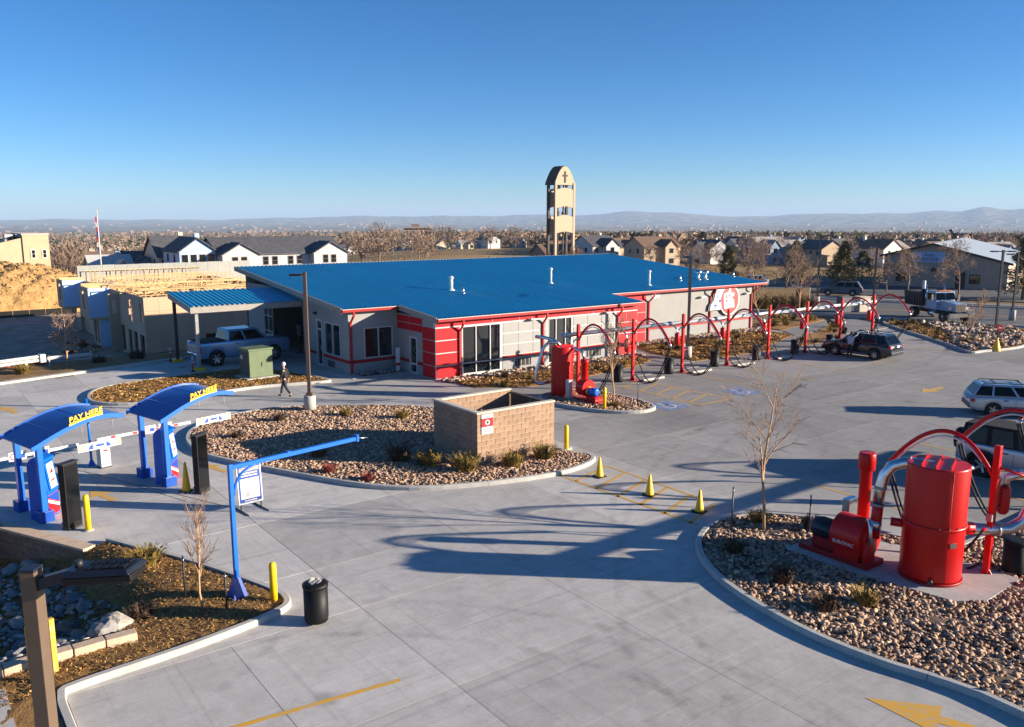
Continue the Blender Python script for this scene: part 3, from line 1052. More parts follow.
GREY = [(150, 146, 142), (120, 116, 114), (176, 168, 158), (104, 96, 92), (188, 176, 160)]
rocks('river_rock', 'tan river rock covering the near pump bed', in1, 25000, 0.035, 0.10, lambda x, y: 0.085 + 0.015 * np.sin(x * 3) * np.sin(y * 2.6), TAN, 3, 1, hole=PAD)
rocks('river_rock', 'tan river rock covering the teardrop bed', in2, 26000, 0.035, 0.10, lambda x, y: 0.085 + 0.015 * np.sin(x * 3) * np.sin(y * 2.6), TAN, 4, 1, avoid=((16.4, 20.3, 24.2, 27.4),))
rocks('river_rock', 'tan river rock in the small far pump bed', in5, 1800, 0.035, 0.10, lambda x, y: 0.09 + 0 * x, TAN, 5, 1)
rocks('river_rock', 'pale river rock against the red building front', inf2, 700, 0.07, 0.18, lambda x, y: 0.06 + 0 * x, TAN + GREY, 6, 1)
rocks('river_rock', 'pale river rock along the white wall', inf5, 700, 0.08, 0.2, lambda x, y: 0.06 + 0 * x, TAN + GREY, 8, 1)
rocks('river_rock', 'pale stones below the office window', inf7, 120, 0.06, 0.15, lambda x, y: 0.06 + 0 * x, GREY, 9, 1)
rocks('field_stone', 'grey and tan stones by the street entrance', [(58.2, 26.5), (59.4, 26.1), (63.2, 25.6), (69, 27.4), (73.2, 30.2), (72.2, 34.3), (70.2, 36), (66, 31.6), (62.2, 29.4), (60.6, 28.8)], 1100, 0.12, 0.34, lambda x, y: 0.09 + 0 * x, TAN + GREY, 10, 1)
rocks('swale_rock', 'small grey stones between the swale boulders', [(3.5, 18.55), (3.7, 21.0), (3.2, 23.0), (2.9, 25.0), (1.6, 27.6), (-6, 27.6), (-6, 18.5)], 3600, 0.04, 0.13, lambda x, y: swale_z(x, y) + 0.02, GREY, 11, 1)

def chips(name, label, poly, count, zf, palette, seed, size=(0.03, 0.10)):
    """Shredded wood mulch: flat slivers lying at random."""
    rs = np.random.RandomState(seed)
    P = np.array(poly)
    lo, hi = P.min(0), P.max(0)
    x = rs.uniform(lo[0], hi[0], count * 4)
    y = rs.uniform(lo[1], hi[1], count * 4)
    k = np.where(inside_mask(x, y, poly))[0][:count]
    x, y = x[k], y[k]
    n = len(x)
    L = rs.uniform(size[0], size[1], n)
    w = L * rs.uniform(0.15, 0.35, n)
    a = rs.uniform(0, 2 * np.pi, n)
    ux, uy, uz = np.cos(a), np.sin(a), rs.normal(0, 0.35, n)
    vx, vy, vz = -np.sin(a), np.cos(a), rs.normal(0, 0.5, n)
    z = zf(x, y) + rs.uniform(0.01, 0.05, n)
    C = np.stack([x, y, z], -1)
    U = np.stack([ux, uy, uz], -1) * L[:, None] / 2
    Vv = np.stack([vx, vy, vz], -1) * w[:, None] / 2
    pts = np.stack([C - U - Vv, C + U - Vv, C + U + Vv, C - U + Vv], 1).reshape(-1, 3)
    q = (np.arange(n) * 4)[:, None] + np.arange(4)[None]
    me = bpy.data.meshes.new(name)
    me.vertices.add(len(pts))
    me.vertices.foreach_set('co', pts.ravel())
    me.loops.add(q.size)
    me.loops.foreach_set('vertex_index', q.ravel().astype(np.int32))
    me.polygons.add(n)
    me.polygons.foreach_set('loop_start', np.arange(0, q.size, 4, dtype=np.int32))
    me.update(calc_edges=True)
    pal = np.array([lin(c) for c in palette])
    ci = pal[rs.randint(0, len(pal), n)] * rs.uniform(0.7, 1.25, (n, 1))
    at = me.color_attributes.new('tint', 'FLOAT_COLOR', 'POINT')
    at.data.foreach_set('color', np.concatenate([np.repeat(ci, 4, 0), np.ones((n * 4, 1))], 1).ravel())
    return tag(link(name, me, 'chip'), label, 'mulch', kind='stuff')
MUL = [(140, 102, 52), (108, 78, 42), (168, 126, 66), (86, 64, 38), (190, 150, 88)]
GLD = [(170, 124, 60), (140, 98, 48), (190, 148, 82), (110, 78, 42), (206, 168, 104)]
bed4v = [(2.2, 17.2), (4.1, 17.35), (6.1, 17.7), (6.6, 18.1), (6.6, 18.9), (6.05, 20.4), (5.35, 22.1), (4.65, 23.4), (4.1, 24.6), (3.4, 24.6), (1.9, 27.8), (-2, 27.8), (-2, 16)]
chips('mulch_chips', 'shredded brown mulch in the near corner bed', bed4v, 42000, swale_z, MUL, 21, (0.02, 0.075))
chips('mulch_chips', 'shredded golden mulch under the transformer box', in3, 14000, lambda x, y: 0.09 + 0 * x, GLD, 22, (0.05, 0.16))
chips('mulch_chips', 'shredded golden mulch along the red front', inf1, 8000, lambda x, y: 0.07 + 0 * x, GLD, 23, (0.06, 0.18))
chips('mulch_chips', 'shredded golden mulch below the white wall', inf3, 11000, lambda x, y: 0.07 + 0 * x, GLD, 24, (0.08, 0.24))
chips('dry_grass', 'dry grass litter beside the street entrance', in6, 9000, lambda x, y: 0.10 + 0 * x, GLD, 25, (0.08, 0.3))

# the larger swale stones are things one can pick up one by one
def boulder_mesh(seed, sub=2):
    V, F = ICO2
    rs = np.random.RandomState(seed)
    v = V.copy()
    for _ in range(7):                                  # chop flat facets like split stone
        d = rs.normal(size=3)
        d /= np.linalg.norm(d)
        h = rs.uniform(0.55, 0.85)
        k = v @ d
        v = v - np.outer(np.clip(k - h, 0, None), d)
    v += rs.normal(0, 0.055, v.shape)
    me = bpy.data.meshes.new('boulder')
    me.from_pydata(v.tolist(), [], F.tolist())
    return me
RIP = []
for i, c in enumerate(((138, 136, 134), (160, 152, 142), (114, 114, 118), (150, 126, 108))):
    RIP.append(mat('riprap_%d' % i, c, 0.85, var=0.18, scale=1.6, bump=0.6, bscale=6, rand=0.12))
bms = []
for i in range(6):
    for j in range(4):
        me = boulder_mesh(40 + i)
        me.materials.append(RIP[j])
        bms.append(me)
placed = []
rb = random.Random(5)
def boulder(x, y, s, j=None, label='rough grey stone among the swale riprap', rot=None, mi=None):
    me = bms[(mi if mi is not None else rb.randrange(6)) * 4 + (j if j is not None else rb.choice((0, 0, 1, 2, 2, 3)))]
    o = link('boulder', me, None)
    o.scale = (s * rb.uniform(0.9, 1.3), s * rb.uniform(0.75, 1.0), s * rb.uniform(0.55, 0.8))
    o.rotation_euler = (rb.uniform(-0.3, 0.3), rb.uniform(-0.3, 0.3), rot if rot is not None else rb.uniform(0, 6.28))
    o.location = (x, y, float(swale_z(x, y)) + 0.25 * s)
    return tag(o, label, 'boulder', 'stones in the drainage swale')
boulder(3.40, 19.15, 0.36, 1, 'largest pale boulder, at the end of the stone swale', 0.6, 2)
boulder(3.0, 19.0, 0.40, 0, 'big grey boulder beside the largest pale one')
boulder(3.35, 19.75, 0.36, 1, 'pale boulder behind the largest one')
boulder(1.85, 18.85, 0.26, 3, 'pinkish boulder just above the tan edging blocks')
for _ in range(2500):
    if len(placed) > 230:
        break
    x, y = rb.uniform(-3.5, 3.6), rb.uniform(18.6, 27.4)
    if x > 3.7 - 0.17 * max(0, y - 20):
        continue
    if y > 25.3 - (x + 1) * 0.2 + 2.2:
        continue
    s = rb.uniform(0.10, 0.26)
    if any((x - a) ** 2 + (y - b2) ** 2 < (0.8 * (s + c)) ** 2 for a, b2, c in placed) or (x - 3.35) ** 2 + (y - 19.2) ** 2 < 0.4:
        continue
    placed.append((x, y, s))
    boulder(x, y, s)
# ------------------------------------------------------------------ the wash building
def roof_z(y):
    return 3.5 + 0.087 * (y - 39.1)

wash = thing('wash_building', 'long car wash building with blue ribbed metal roof and red panel front', 'building', (24.15, 39.5, 0))

def wall_frame(o, u, n):
    u, n = Vector(u), Vector(n)
    return Matrix(((u.x, n.x, 0, o[0]), (u.y, n.y, 0, o[1]), (u.z, n.z, 1, o[2] if len(o) > 2 else 0), (0, 0, 0, 1)))

def facade(M, L, z0, z1, openings, m, parent, thick=0.2, name='wall'):
    us = sorted({0.0, L} | {q for o in openings for q in o[:2]})
    zs = sorted({z0, z1} | {q for o in openings for q in o[2:4]})
    b = MB()
    for i in range(len(us) - 1):
        run = None
        for j in range(len(zs) - 1):
            cu, cz = (us[i] + us[i + 1]) / 2, (zs[j] + zs[j + 1]) / 2
            if any(o[0] < cu < o[1] and o[2] < cz < o[3] for o in openings):
                if run is not None:
                    b.box(us[i], us[i + 1], -thick, 0, run, zs[j], M)
                    run = None
            elif run is None:
                run = zs[j]
        if run is not None:
            b.box(us[i], us[i + 1], -thick, 0, run, zs[-1], M)
    return b.build(name, m, parent, world=True)

def window(M, u0, u1, z0, z1, cols, rows, parent, fm='white_trim', gm='window_glass', name='window', fw=0.055):
    """cols / rows: relative sizes of the lights."""
    fr = MB()
    fr.box(u0, u1, -0.12, 0.025, z0, z0 + fw, M)
    fr.box(u0, u1, -0.12, 0.025, z1 - fw, z1, M)
    fr.box(u0, u0 + fw, -0.12, 0.025, z0 + fw, z1 - fw, M)
    fr.box(u1 - fw, u1, -0.12, 0.025, z0 + fw, z1 - fw, M)
    cu = [u0 + fw]
    for c in cols:
        cu.append(cu[-1] + (u1 - u0 - 2 * fw) * c / sum(cols))
    cz = [z0 + fw]
    for c in rows:
        cz.append(cz[-1] + (z1 - z0 - 2 * fw) * c / sum(rows))
    for u in cu[1:-1]:
        fr.box(u - fw / 2, u + fw / 2, -0.11, 0.018, z0 + fw, z1 - fw, M)
    for z in cz[1:-1]:
        fr.box(u0 + fw, u1 - fw, -0.105, 0.012, z - fw / 2, z + fw / 2, M)
    w = fr.build(name, fm, parent, world=True)
    for i in range(len(cu) - 1):
        for j in range(len(cz) - 1):
            MB().box(cu[i], cu[i + 1], -0.075, -0.065, cz[j], cz[j + 1], M).build('pane', gm, w, world=True)
    return w

def panel(M, u0, u1, z0, z1, m, parent=None, d=0.022, gap=0.03):
    return MB().box(u0 + gap, u1 - gap, 0.0, d, z0 + gap, z1 - gap, M).build('panel', m, parent or wash, world=True)

# --- red panelled front block
Mf = wall_frame((24.15, 39.5), (1, 0, 0), (0, -1, 0))
facade(Mf, 15.65, 0, 3.38, [(1.75, 4.45, 0.12, 2.9), (8.05, 9.95, 0.12, 2.9)], 'white_trim', wash)
window(Mf, 1.75, 4.45, 0.12, 2.9, (1, 1.1, 0.75), (0.28, 1), wash)
window(Mf, 8.05, 9.95, 0.12, 2.9, (0.6, 0.8, 0.5), (0.28, 1), wash)
rows4 = (0.04, 0.76, 1.48, 2.2, 2.92)
def red_col(M, u0, u1):
    for k in range(4):
        panel(M, u0, u1, rows4[k], rows4[k + 1], 'red_panel')
red_col(Mf, 0.0, 1.62)
red_col(Mf, 13.75, 14.7)
red_col(Mf, 14.7, 15.65)
for k in range(8):
    panel(Mf, k * 15.65 / 8, (k + 1) * 15.65 / 8, 2.94, 3.36, 'red_panel')
def grey_zone(M, u0, u1, n, ztop=2.92):
    w = (u1 - u0) / n
    for i in range(n):
        for z0, z1 in ((0.94, 1.6), (1.6, 2.26), (2.26, ztop)):
            panel(M, u0 + i * w, u0 + (i + 1) * w, z0, z1, 'grey_panel')
    MB().box(u0, u1, 0, 0.035, 0.78, 0.92, M).build('red_band', 'red_trim', wash, world=True)
    MB().box(u0, u1, 0, 0.028, 0.0, 0.76, M).build('plinth', 'base_block', wash, world=True)
grey_zone(Mf, 4.6, 7.95, 3)
grey_zone(Mf, 10.05, 13.6, 3)
def louvre(M, u0, u1, z0, z1):
    v = MB()
    v.box(u0, u1, 0.028, 0.05, z0, z0 + 0.04, M); v.box(u0, u1, 0.028, 0.05, z1 - 0.04, z1, M)
    v.box(u0, u0 + 0.04, 0.028, 0.05, z0, z1, M); v.box(u1 - 0.04, u1, 0.028, 0.05, z0, z1, M)
    o = v.build('vent_grille', 'dark_metal', wash, world=True)
    MB().box(u0 + 0.03, u1 - 0.03, 0.0285, 0.032, z0 + 0.03, z1 - 0.03, M).build('recess', 'black_plastic', o, world=True)
    nn = 4
    for k in range(nn):
        u = u0 + (u1 - u0) * (k + 0.5) / nn
        MB().box(u - 0.02, u + 0.02, 0.033, 0.047, z0 + 0.04, z1 - 0.04, M).build('slat', 'steel_grey', o, world=True)
louvre(Mf, 5.5, 6.7, 0.22, 0.66)
louvre(Mf, 11.2, 12.4, 0.22, 0.66)

# --- side return with the glazed door
Mr = wall_frame((24.15, 43.85), (0, -1, 0), (-1, 0, 0))
facade(Mr, 4.149, 0, 3.42, [(1.45, 2.35, 0.02, 2.2)], 'stucco', wash)
d = window(Mr, 1.45, 2.35, 0.02, 2.2, (1,), (0.25, 0.8), wash, name='door', fw=0.11)
MB().box(1.62, 1.66, 0.03, 0.07, 0.95, 1.25, Mr).build('door_handle', 'steel_grey', d, world=True)
red_col(Mr, 2.95, 4.33)
for a, b2 in ((0.05, 1.45), (1.45, 2.95)):
    panel(Mr, a, b2, 2.5, 2.94, 'red_panel')
    panel(Mr, a, b2, 2.94, 3.36, 'red_panel')
panel(Mr, 0.05, 1.4, 0.94, 1.7, 'grey_panel'); panel(Mr, 0.05, 1.4, 1.7, 2.46, 'grey_panel')
panel(Mr, 2.42, 2.95, 0.94, 1.7, 'grey_panel'); panel(Mr, 2.42, 2.95, 1.7, 2.46, 'grey_panel')
for a, b2 in ((0.0, 1.43), (2.37, 2.95)):
    MB().box(a, b2, 0, 0.03, 0.62, 0.8, Mr).build('red_band', 'red_trim', wash, world=True)

# --- pale office end
Mo = wall_frame((21.0, 43.85), (1, 0, 0), (0, -1, 0))
facade(wall_frame((21.201, 43.85), (1, 0, 0), (0, -1, 0)), 2.948, 0, 3.75, [(0.769, 2.649, 0.86, 2.66)], 'stucco', wash)
window(Mo, 0.97, 2.85, 0.86, 2.66, (1, 1), (1,), wash)
Mw = wall_frame((21.0, 49.3), (0, -1, 0), (-1, 0, 0))
facade(Mw, 5.45, 0, 3.85, [(1.0, 1.85, 0.02, 2.85), (2.15, 4.35, 0.86, 2.78)], 'stucco', wash)
window(Mw, 2.15, 4.35, 0.86, 2.78, (1, 1), (1,), wash)
d = window(Mw, 1.0, 1.85, 0.02, 2.85, (1,), (2.3, 0.55), wash, name='door', fw=0.09)
MB().box(1.70, 1.74, 0.03, 0.07, 0.95, 1.3, Mw).build('door_handle', 'steel_grey', d, world=True)
MB().prism([(0, 0), (5.45, 0), (5.45, 0.02), (0, 0.52)], -0.2, -0.001, Mw @ Matrix(((1, 0, 0, 0), (0, 0, 1, 0), (0, 1, 0, 3.85), (0, 0, 0, 1)))).build('gable_strip', 'stucco', wash, world=True)
for a, b2, M in ((0.0, 3.14, Mo), (1.9, 5.449, Mw), (0, 0.95, Mw)):
    MB().box(a, b2, 0.0, 0.03, 0.64, 0.82, M).build('red_band', 'red_trim', wash, world=True)
    MB().box(a, b2, 0.0, 0.022, 0.0, 0.62, M).build('plinth', 'base_block', wash, world=True)
louvre(Mw, 2.6, 3.5, 0.15, 0.5)
MB().box(0.85, 1.15, 0.0, 0.16, 3.12, 3.28, Mw).build('wall_lamp', 'dark_metal', wash, world=True, bevel=0.02)
# --- white tunnel block on the right
Mt = wall_frame((39.8, 42.9), (1, 0, 0), (0, -1, 0))
facade(Mt, 16.6, 0, 3.74, [], 'stucco', wash)
for i in range(3):
    for k in range(4):
        panel(Mt, 0.05 + i * 1.42, 0.05 + (i + 1) * 1.42, rows4[k], rows4[k + 1], 'red_panel')
    panel(Mt, 0.05 + i * 1.42, 0.05 + (i + 1) * 1.42, 2.94, 3.7, 'red_panel')
MB().box(4.4, 16.6, 0, 0.03, 0.86, 1.04, Mt).build('red_band', 'red_trim', wash, world=True)
MB().box(4.4, 16.6, 0, 0.022, 0.0, 0.84, Mt).build('plinth', 'base_block', wash, world=True)
MB().box(4.9, 5.7, 0.0, 0.02, 3.15, 3.55, Mt).build('access_panel', 'white_trim', wash, world=True)
facade(wall_frame((39.801, 42.85), (0, -1, 0), (1, 0, 0)), 3.14, 0, 3.42, [], 'white_trim', wash)
facade(wall_frame((56.4, 42.9), (0, 1, 0), (1, 0, 0)), 17.6, 0, 3.74, [(5, 9.2, 0, 3.2)], 'stucco', wash)
facade(wall_frame((56.4, 60.5), (-1, 0, 0), (0, 1, 0)), 35.4, 0, 5.2, [], 'stucco', wash)
# tunnel mouth on the left end
Me_ = wall_frame((21.0, 60.5), (0, -1, 0), (-1, 0, 0))
facade(Me_, 11.2, 0, 4.35, [(3.3, 10.2, 0, 3.5)], 'stucco', wash)
facade(wall_frame((21.2, 49.4), (1, 0, 0), (0, 1, 0)), 12, 0, 4.3, [], 'stucco', wash, name='tunnel_wall')
facade(wall_frame((33.2, 49.4), (0, 1, 0), (-1, 0, 0)), 11, 0, 4.3, [], 'stucco', wash, name='tunnel_wall')
MB().box(21.2, 33, 49.5, 60.3, -0.05, 0.02).build('tunnel_floor', 'lot_concrete', wash, world=True)
window(wall_frame((21.0, 57.15), (0, -1, 0), (-1, 0, 0)), 0.0, 1.7, 0.1, 3.4, (1, 1), (1, 1, 1), wash, name='glazed_screen')
# wash brushes inside the mouth
for k, (yy, zc) in enumerate(((51.2, 1.3), (54.6, 1.3))):
    MB().lathe([(0.08, -1.1), (0.42, -1.05), (0.46, 0), (0.42, 1.05), (0.08, 1.1)], 14, Matrix.Translation((24.9, yy, zc))).build('wash_brush', 'black_plastic', wash, world=True)

# --- roof: one pitch, ribbed sheet, stepped front edge
def front(x):
    return 43.4 if x < 24.0 else (39.1 if x < 39.75 else 42.4)
roof = MB()
XL, XR, YB = 20.4, 57.3, 61.0
nrib = int(round((XR - XL) / 0.3))
prof = ((0, 0), (0.19, 0), (0.215, 0.06), (0.275, 0.06), (0.30, 0))
for i in range(nrib):
    xa = XL + i * 0.3
    f = front(xa + 0.15)
    vs = []
    for dx, dz in prof:
        vs += [(xa + dx, f, roof_z(f) + dz), (xa + dx, YB, roof_z(YB) + dz)]
    roof.add(vs, [(2 * k, 2 * k + 2, 2 * k + 3, 2 * k + 1) for k in range(4)])
roofo = roof.build('roof', 'roof_blue', wash, world=True)
sof = MB()
def slope_slab(b, x0, x1, y0, y1, t0, t1):
    b.add([(x0, y0, roof_z(y0) + t0), (x1, y0, roof_z(y0) + t0), (x1, y1, roof_z(y1) + t0), (x0, y1, roof_z(y1) + t0),
           (x0, y0, roof_z(y0) + t1), (x1, y0, roof_z(y0) + t1), (x1, y1, roof_z(y1) + t1), (x0, y1, roof_z(y1) + t1)],
          [(0, 3, 2, 1), (4, 5, 6, 7), (0, 1, 5, 4), (1, 2, 6, 5), (2, 3, 7, 6), (3, 0, 4, 7)])
for x0, x1, y0 in ((XL + 0.05, 24.05, 43.45), (24.05, 39.7, 39.15), (39.7, XR - 0.05, 42.45)):
    slope_slab(sof, x0, x1, y0, YB - 0.05, -0.24, -0.03)
sof.build('roof_deck', 'soffit', wash, world=True)
for x0, x1, y in ((XL, 24.0, 43.4), (24.0, 39.7, 39.1), (39.7, XR, 42.4)):
    z = roof_z(y)
    g = MB().box(x0 + 0.01, x1 - 0.01, y - 0.13, y - 0.005, z - 0.19, z - 0.035).build('gutter', 'red_trim', wash, world=True, bevel=0.012)
    MB().box(x0, x1, y - 0.15, y - 0.012, z - 0.033, z - 0.005).build('drip_edge', 'white_trim', g, world=True)
for x, y0, y1 in ((XL - 0.03, 43.4, YB), (24.0 - 0.03, 39.1, 43.25), (XR + 0.03, 42.4, YB)):
    e = MB()
    e.add([(x, y0, roof_z(y0) - 0.25), (x, y1, roof_z(y1) - 0.25), (x, y1, roof_z(y1) + 0.06), (x, y0, roof_z(y0) + 0.06),
           (x + 0.05, y0, roof_z(y0) - 0.25), (x + 0.05, y1, roof_z(y1) - 0.25), (x + 0.05, y1, roof_z(y1) + 0.06), (x + 0.05, y0, roof_z(y0) + 0.06)],
          [(0, 1, 2, 3), (4, 7, 6, 5), (0, 4, 5, 1), (3, 2, 6, 7), (0, 3, 7, 4), (1, 5, 6, 2)])
    e.build('fascia', 'soffit', wash, world=True)
MB().box(XL, XR, YB, YB + 0.06, roof_z(YB) - 0.25, roof_z(YB) + 0.06).build('fascia', 'soffit', wash, world=True)
# downspouts with their offset elbows
def downspout(x, y_wall, y_eave, zt, ground=0.08):
    b = MB()
    M = Matrix.Identity(4)
    b.box(x - 0.06, x + 0.06, y_eave - 0.11, y_eave - 0.02, zt - 0.42, zt - 0.15)
    p0, p1 = Vector((x, y_eave - 0.07, zt - 0.40)), Vector((x, y_wall - 0.07, zt - 0.85))
    b.tube([p0, p1], 0.062, 4, True, False)
    b.box(x - 0.06, x + 0.06, y_wall - 0.12, y_wall - 0.03, ground, zt - 0.80)
    b.build('downspout', 'red_trim', wash, world=True)
downspout(21.12, 43.85, 43.4, roof_z(43.4))
downspout(25.72, 39.5, 39.1, roof_z(39.1))
downspout(31.75, 39.5, 39.1, roof_z(39.1))
downspout(38.0, 39.5, 39.1, roof_z(39.1))
for x in (44.35, 51.1, 56.1):
    downspout(x, 42.9, 42.4, roof_z(42.4))
# wall floodlights under the eave
for x, y in ((30.9, 39.5), (37.0, 39.5), (50.0, 42.9), (55.4, 42.9)):
    l = MB().box(x - 0.28, x + 0.28, y - 0.34, y - 0.02, 2.93, 3.02)
    l.box(x - 0.05, x + 0.05, y - 0.08, y, 2.85, 3.05)
    l.build('floodlight', 'white_trim', wash, world=True, bevel=0.015)
# vents on the roof
VENTS = [(29.97, 46.95, 0.85, 0.13, 1), (30.06, 45.66, 0.42, 0.08, 0), (38.75, 47.30, 1.05, 0.10, 1), (45.61, 44.12, 1.05, 0.10, 1),
         (50.23, 45.25, 0.42, 0.09, 0), (52.26, 45.17, 0.5, 0.13, 2), (52.88, 44.98, 0.5, 0.13, 2), (56.9, 45.4, 0.42, 0.09, 0)]
for x, y, h, r, k in VENTS:
    z = roof_z(y)
    b = MB().cyl((x, y, z - 0.05), (x, y, z + h), r, n=14)
    b.lathe([(r * 2.1, 0.0), (r * 1.9, 0.05), (r * 1.05, 0.14)], 14, Matrix.Translation((x, y, z + 0.01)))
    if k == 1:
        b.lathe([(r * 0.9, 0), (r * 1.5, 0.03), (r * 1.5, 0.10), (r * 0.9, 0.18)], 14, Matrix.Translation((x, y, z + h - 0.06)))
        b.lathe([(r * 1.25, 0), (r * 1.25, 0.05)], 14, Matrix.Translation((x, y, z + h * 0.6)))
    if k == 2:
        b.lathe([(r, 0), (r * 2.0, 0.05), (r * 2.1, 0.2), (r * 1.2, 0.32), (r * 0.2, 0.36)], 14, Matrix.Translation((x, y, z + h - 0.05)))
    b.build('vent_pipe', 'galvanised' if k != 1 else 'white_pipe', roofo, world=True)

# the wall sign: a white car shape and a red disc standing off the wall
Ms = Mt @ Matrix(((1, 0, 0, 13.15), (0, 0, 1, 0.16), (0, 1, 0, 2.5), (0, 0, 0, 1)))      # local x along the wall, y up, z out of the wall
sign = thing('wall_sign', 'round red and white wash emblem with blue car on the white wall', 'sign', tuple(Ms.to_translation()))
def emblem(poly, z0, z1, name, m, dx=0.0, dy=0.0):
    MB().prism([(p[0] + dx, p[1] + dy) for p in poly], z0, z1, Ms).build(name, m, sign, world=True)
circ = lambda cx, cy, rx, ry, n=36, a0=0, a1=2 * math.pi: [(cx + rx * math.cos(a0 + (a1 - a0) * k / n), cy + ry * math.sin(a0 + (a1 - a0) * k / n)) for k in range(n)]
emblem(circ(0.25, 0.06, 1.17, 1.2), 0.0, 0.06, 'disc_border', 'sign_white')
emblem(circ(0.25, 0.06, 1.05, 1.08), 0.061, 0.085, 'disc', 'sign_red')
carp = [(-2.05, -0.62), (-1.95, -0.2), (-1.62, 0.12), (-1.42, 0.75), (-1.15, 1.05), (-0.55, 1.12), (-0.35, 1.0), (-0.4, -0.62)]
emblem([(x_ * 1.02 - 0.12, y_ * 1.04 - 0.03) for x_, y_ in carp], -0.03, -0.001, 'car_shadow_outline', 'cladding')  # grey plate shifted left and down, put in as the car's shadow and dark outline
emblem(carp, 0.0, 0.055, 'car_border', 'sign_white')
emblem([(-1.9, -0.55), (-1.82, -0.25), (-1.5, -0.05), (-0.75, -0.05), (-0.72, -0.55)], 0.056, 0.07, 'car_hood', 'sign_white')
emblem([(-1.35, 0.15), (-1.2, 0.65), (-1.02, 0.88), (-0.95, 0.84), (-1.14, 0.6), (-1.26, 0.15)], 0.056, 0.072, 'car_pillar', 'sign_blue')
emblem(circ(-1.45, -0.28, 0.2, 0.11, 14), 0.071, 0.08, 'car_lamp', 'sign_blue')
emblem(circ(-0.82, 0.05, 0.22, 0.14, 14), 0.071, 0.08, 'car_lamp', 'sign_blue')
emblem([(-1.8, -0.52), (-1.78, -0.46), (-0.75, -0.46), (-0.75, -0.52)], 0.071, 0.078, 'car_bumper', 'sign_blue')
letters = [(-0.55, 0.5), (-0.45, 0.62), (0.0, 0.7), (0.1, 1.0), (0.3, 0.95), (0.35, 0.6), (0.72, 0.62), (0.72, 0.42), (0.4, 0.2), (0.72, 0.1), (0.8, -0.55), (0.3, -0.52), (-0.35, -0.62), (-0.45, -0.5), (-0.5, 0.0)]
emblem(letters, 0.0855, 0.10, 'lettering', 'sign_white')
for cx, cy, rx, ry in ((0.12, 0.42, 0.09, 0.13), (-0.22, 0.3, 0.11, 0.10), (-0.18, 0.02, 0.14, 0.09), (0.18, 0.0, 0.06, 0.05), (0.15, -0.32, 0.10, 0.05)):
    emblem(circ(cx, cy, rx, ry, 12), 0.1005, 0.106, 'lettering_counter', 'sign_red')

# ------------------------------------------------------------------ drive-in canopy over the pickup
can = thing('drive_canopy', 'small blue ribbed canopy on steel posts over the pickup lane', 'canopy', (14.4, 50.7, 0))
def cz(y):
    return 3.80 + 0.115 * (y - 50.3)
b = MB()
x0c, x1c, y0c, y1c = 14.1, 21.0, 50.3, 55.0
nn = 23
for i in range(nn):
    xa = x0c + (x1c - x0c) * i / nn
    w = (x1c - x0c) / nn
    vs = []
    for dx, dz in ((0, 0), (0.55 * w, 0), (0.65 * w, 0.05), (0.9 * w, 0.05), (w, 0)):
        vs += [(xa + dx, y0c, cz(y0c) + dz), (xa + dx, y1c, cz(y1c) + dz)]
    b.add(vs, [(2 * k, 2 * k + 2, 2 * k + 3, 2 * k + 1) for k in range(4)])
b.build('roof', 'roof_blue', can, world=True)
b = MB()
b.box(x0c, x1c, y0c - 0.02, y0c + 0.12, cz(y0c) - 0.36, cz(y0c) - 0.01)
b.build('front_beam', 'soffit', can, world=True)
for xx in (x0c + 0.0, x1c - 0.15):
    b = MB()
    b.add([(xx, y0c + 0.12, cz(y0c + 0.12) - 0.36), (xx + 0.12, y0c + 0.12, cz(y0c + 0.12) - 0.36), (xx + 0.12, y1c, cz(y1c) - 0.36), (xx, y1c, cz(y1c) - 0.36),
           (xx, y0c + 0.12, cz(y0c + 0.12) - 0.01), (xx + 0.12, y0c + 0.12, cz(y0c + 0.12) - 0.01), (xx + 0.12, y1c, cz(y1c) - 0.01), (xx, y1c, cz(y1c) - 0.01)],
          [(0, 3, 2, 1), (4, 5, 6, 7), (0, 1, 5, 4), (1, 2, 6, 5), (2, 3, 7, 6), (3, 0, 4, 7)])
    b.build('side_beam', 'soffit', can, world=True)
for (px_, py_) in ((14.5, 50.6), (14.35, 54.6), (20.75, 54.6)):
    b = MB().box(px_ - 0.09, px_ + 0.09, py_ - 0.09, py_ + 0.09, 0, cz(py_) - 0.3)
    p = b.build('post', 'steel_grey' if py_ < 51 else 'dark_metal', can, world=True)
    MB().box(px_ - 0.3, px_ + 0.3, py_ - 0.3, py_ + 0.3, 0, 0.16).build('post_footing', 'yellow_paint', p, world=True, bevel=0.02)
# delineator posts at the canopy feet
for (x, y, lab) in ((14.0, 54.9, 'red and white delineator post at the rear canopy foot'), (14.05, 50.35, 'red and white delineator post at the front canopy foot')):
    t = thing('delineator_post', lab, 'delineator', (x, y, 0), group='delineators at the canopy')
    MB().lathe([(0.14, 0.0), (0.13, 0.04), (0.05, 0.06)], 12).build('base', 'rubber', t)
    MB().cyl((0, 0, 0.05), (0, 0, 0.78), 0.045, n=10).build('tube', 'sign_red', t)
    MB().cyl((0, 0, 0.52), (0, 0, 0.62), 0.0475, n=10).build('band', 'sign_white', t)
    MB().cyl((0, 0, 0.70), (0, 0, 0.90), 0.0475, n=10).build('band', 'sign_white', t)
# order screen on its stand inside the lane
t = thing('order_screen', 'dark order screen on a stand by the tunnel mouth', 'screen', (21.9, 53.2, 0))
MB().box(-0.06, 0.06, -0.06, 0.06, 0, 1.2).build('stand', 'black_plastic', t)
MB().box(-0.25, 0.25, -0.2, 0.2, 0, 0.04).build('base', 'black_plastic', t)
MB().box(-0.1, 0.08, -0.42, 0.42, 1.2, 1.85).build('display', 'black_glass', t, bevel=0.02)
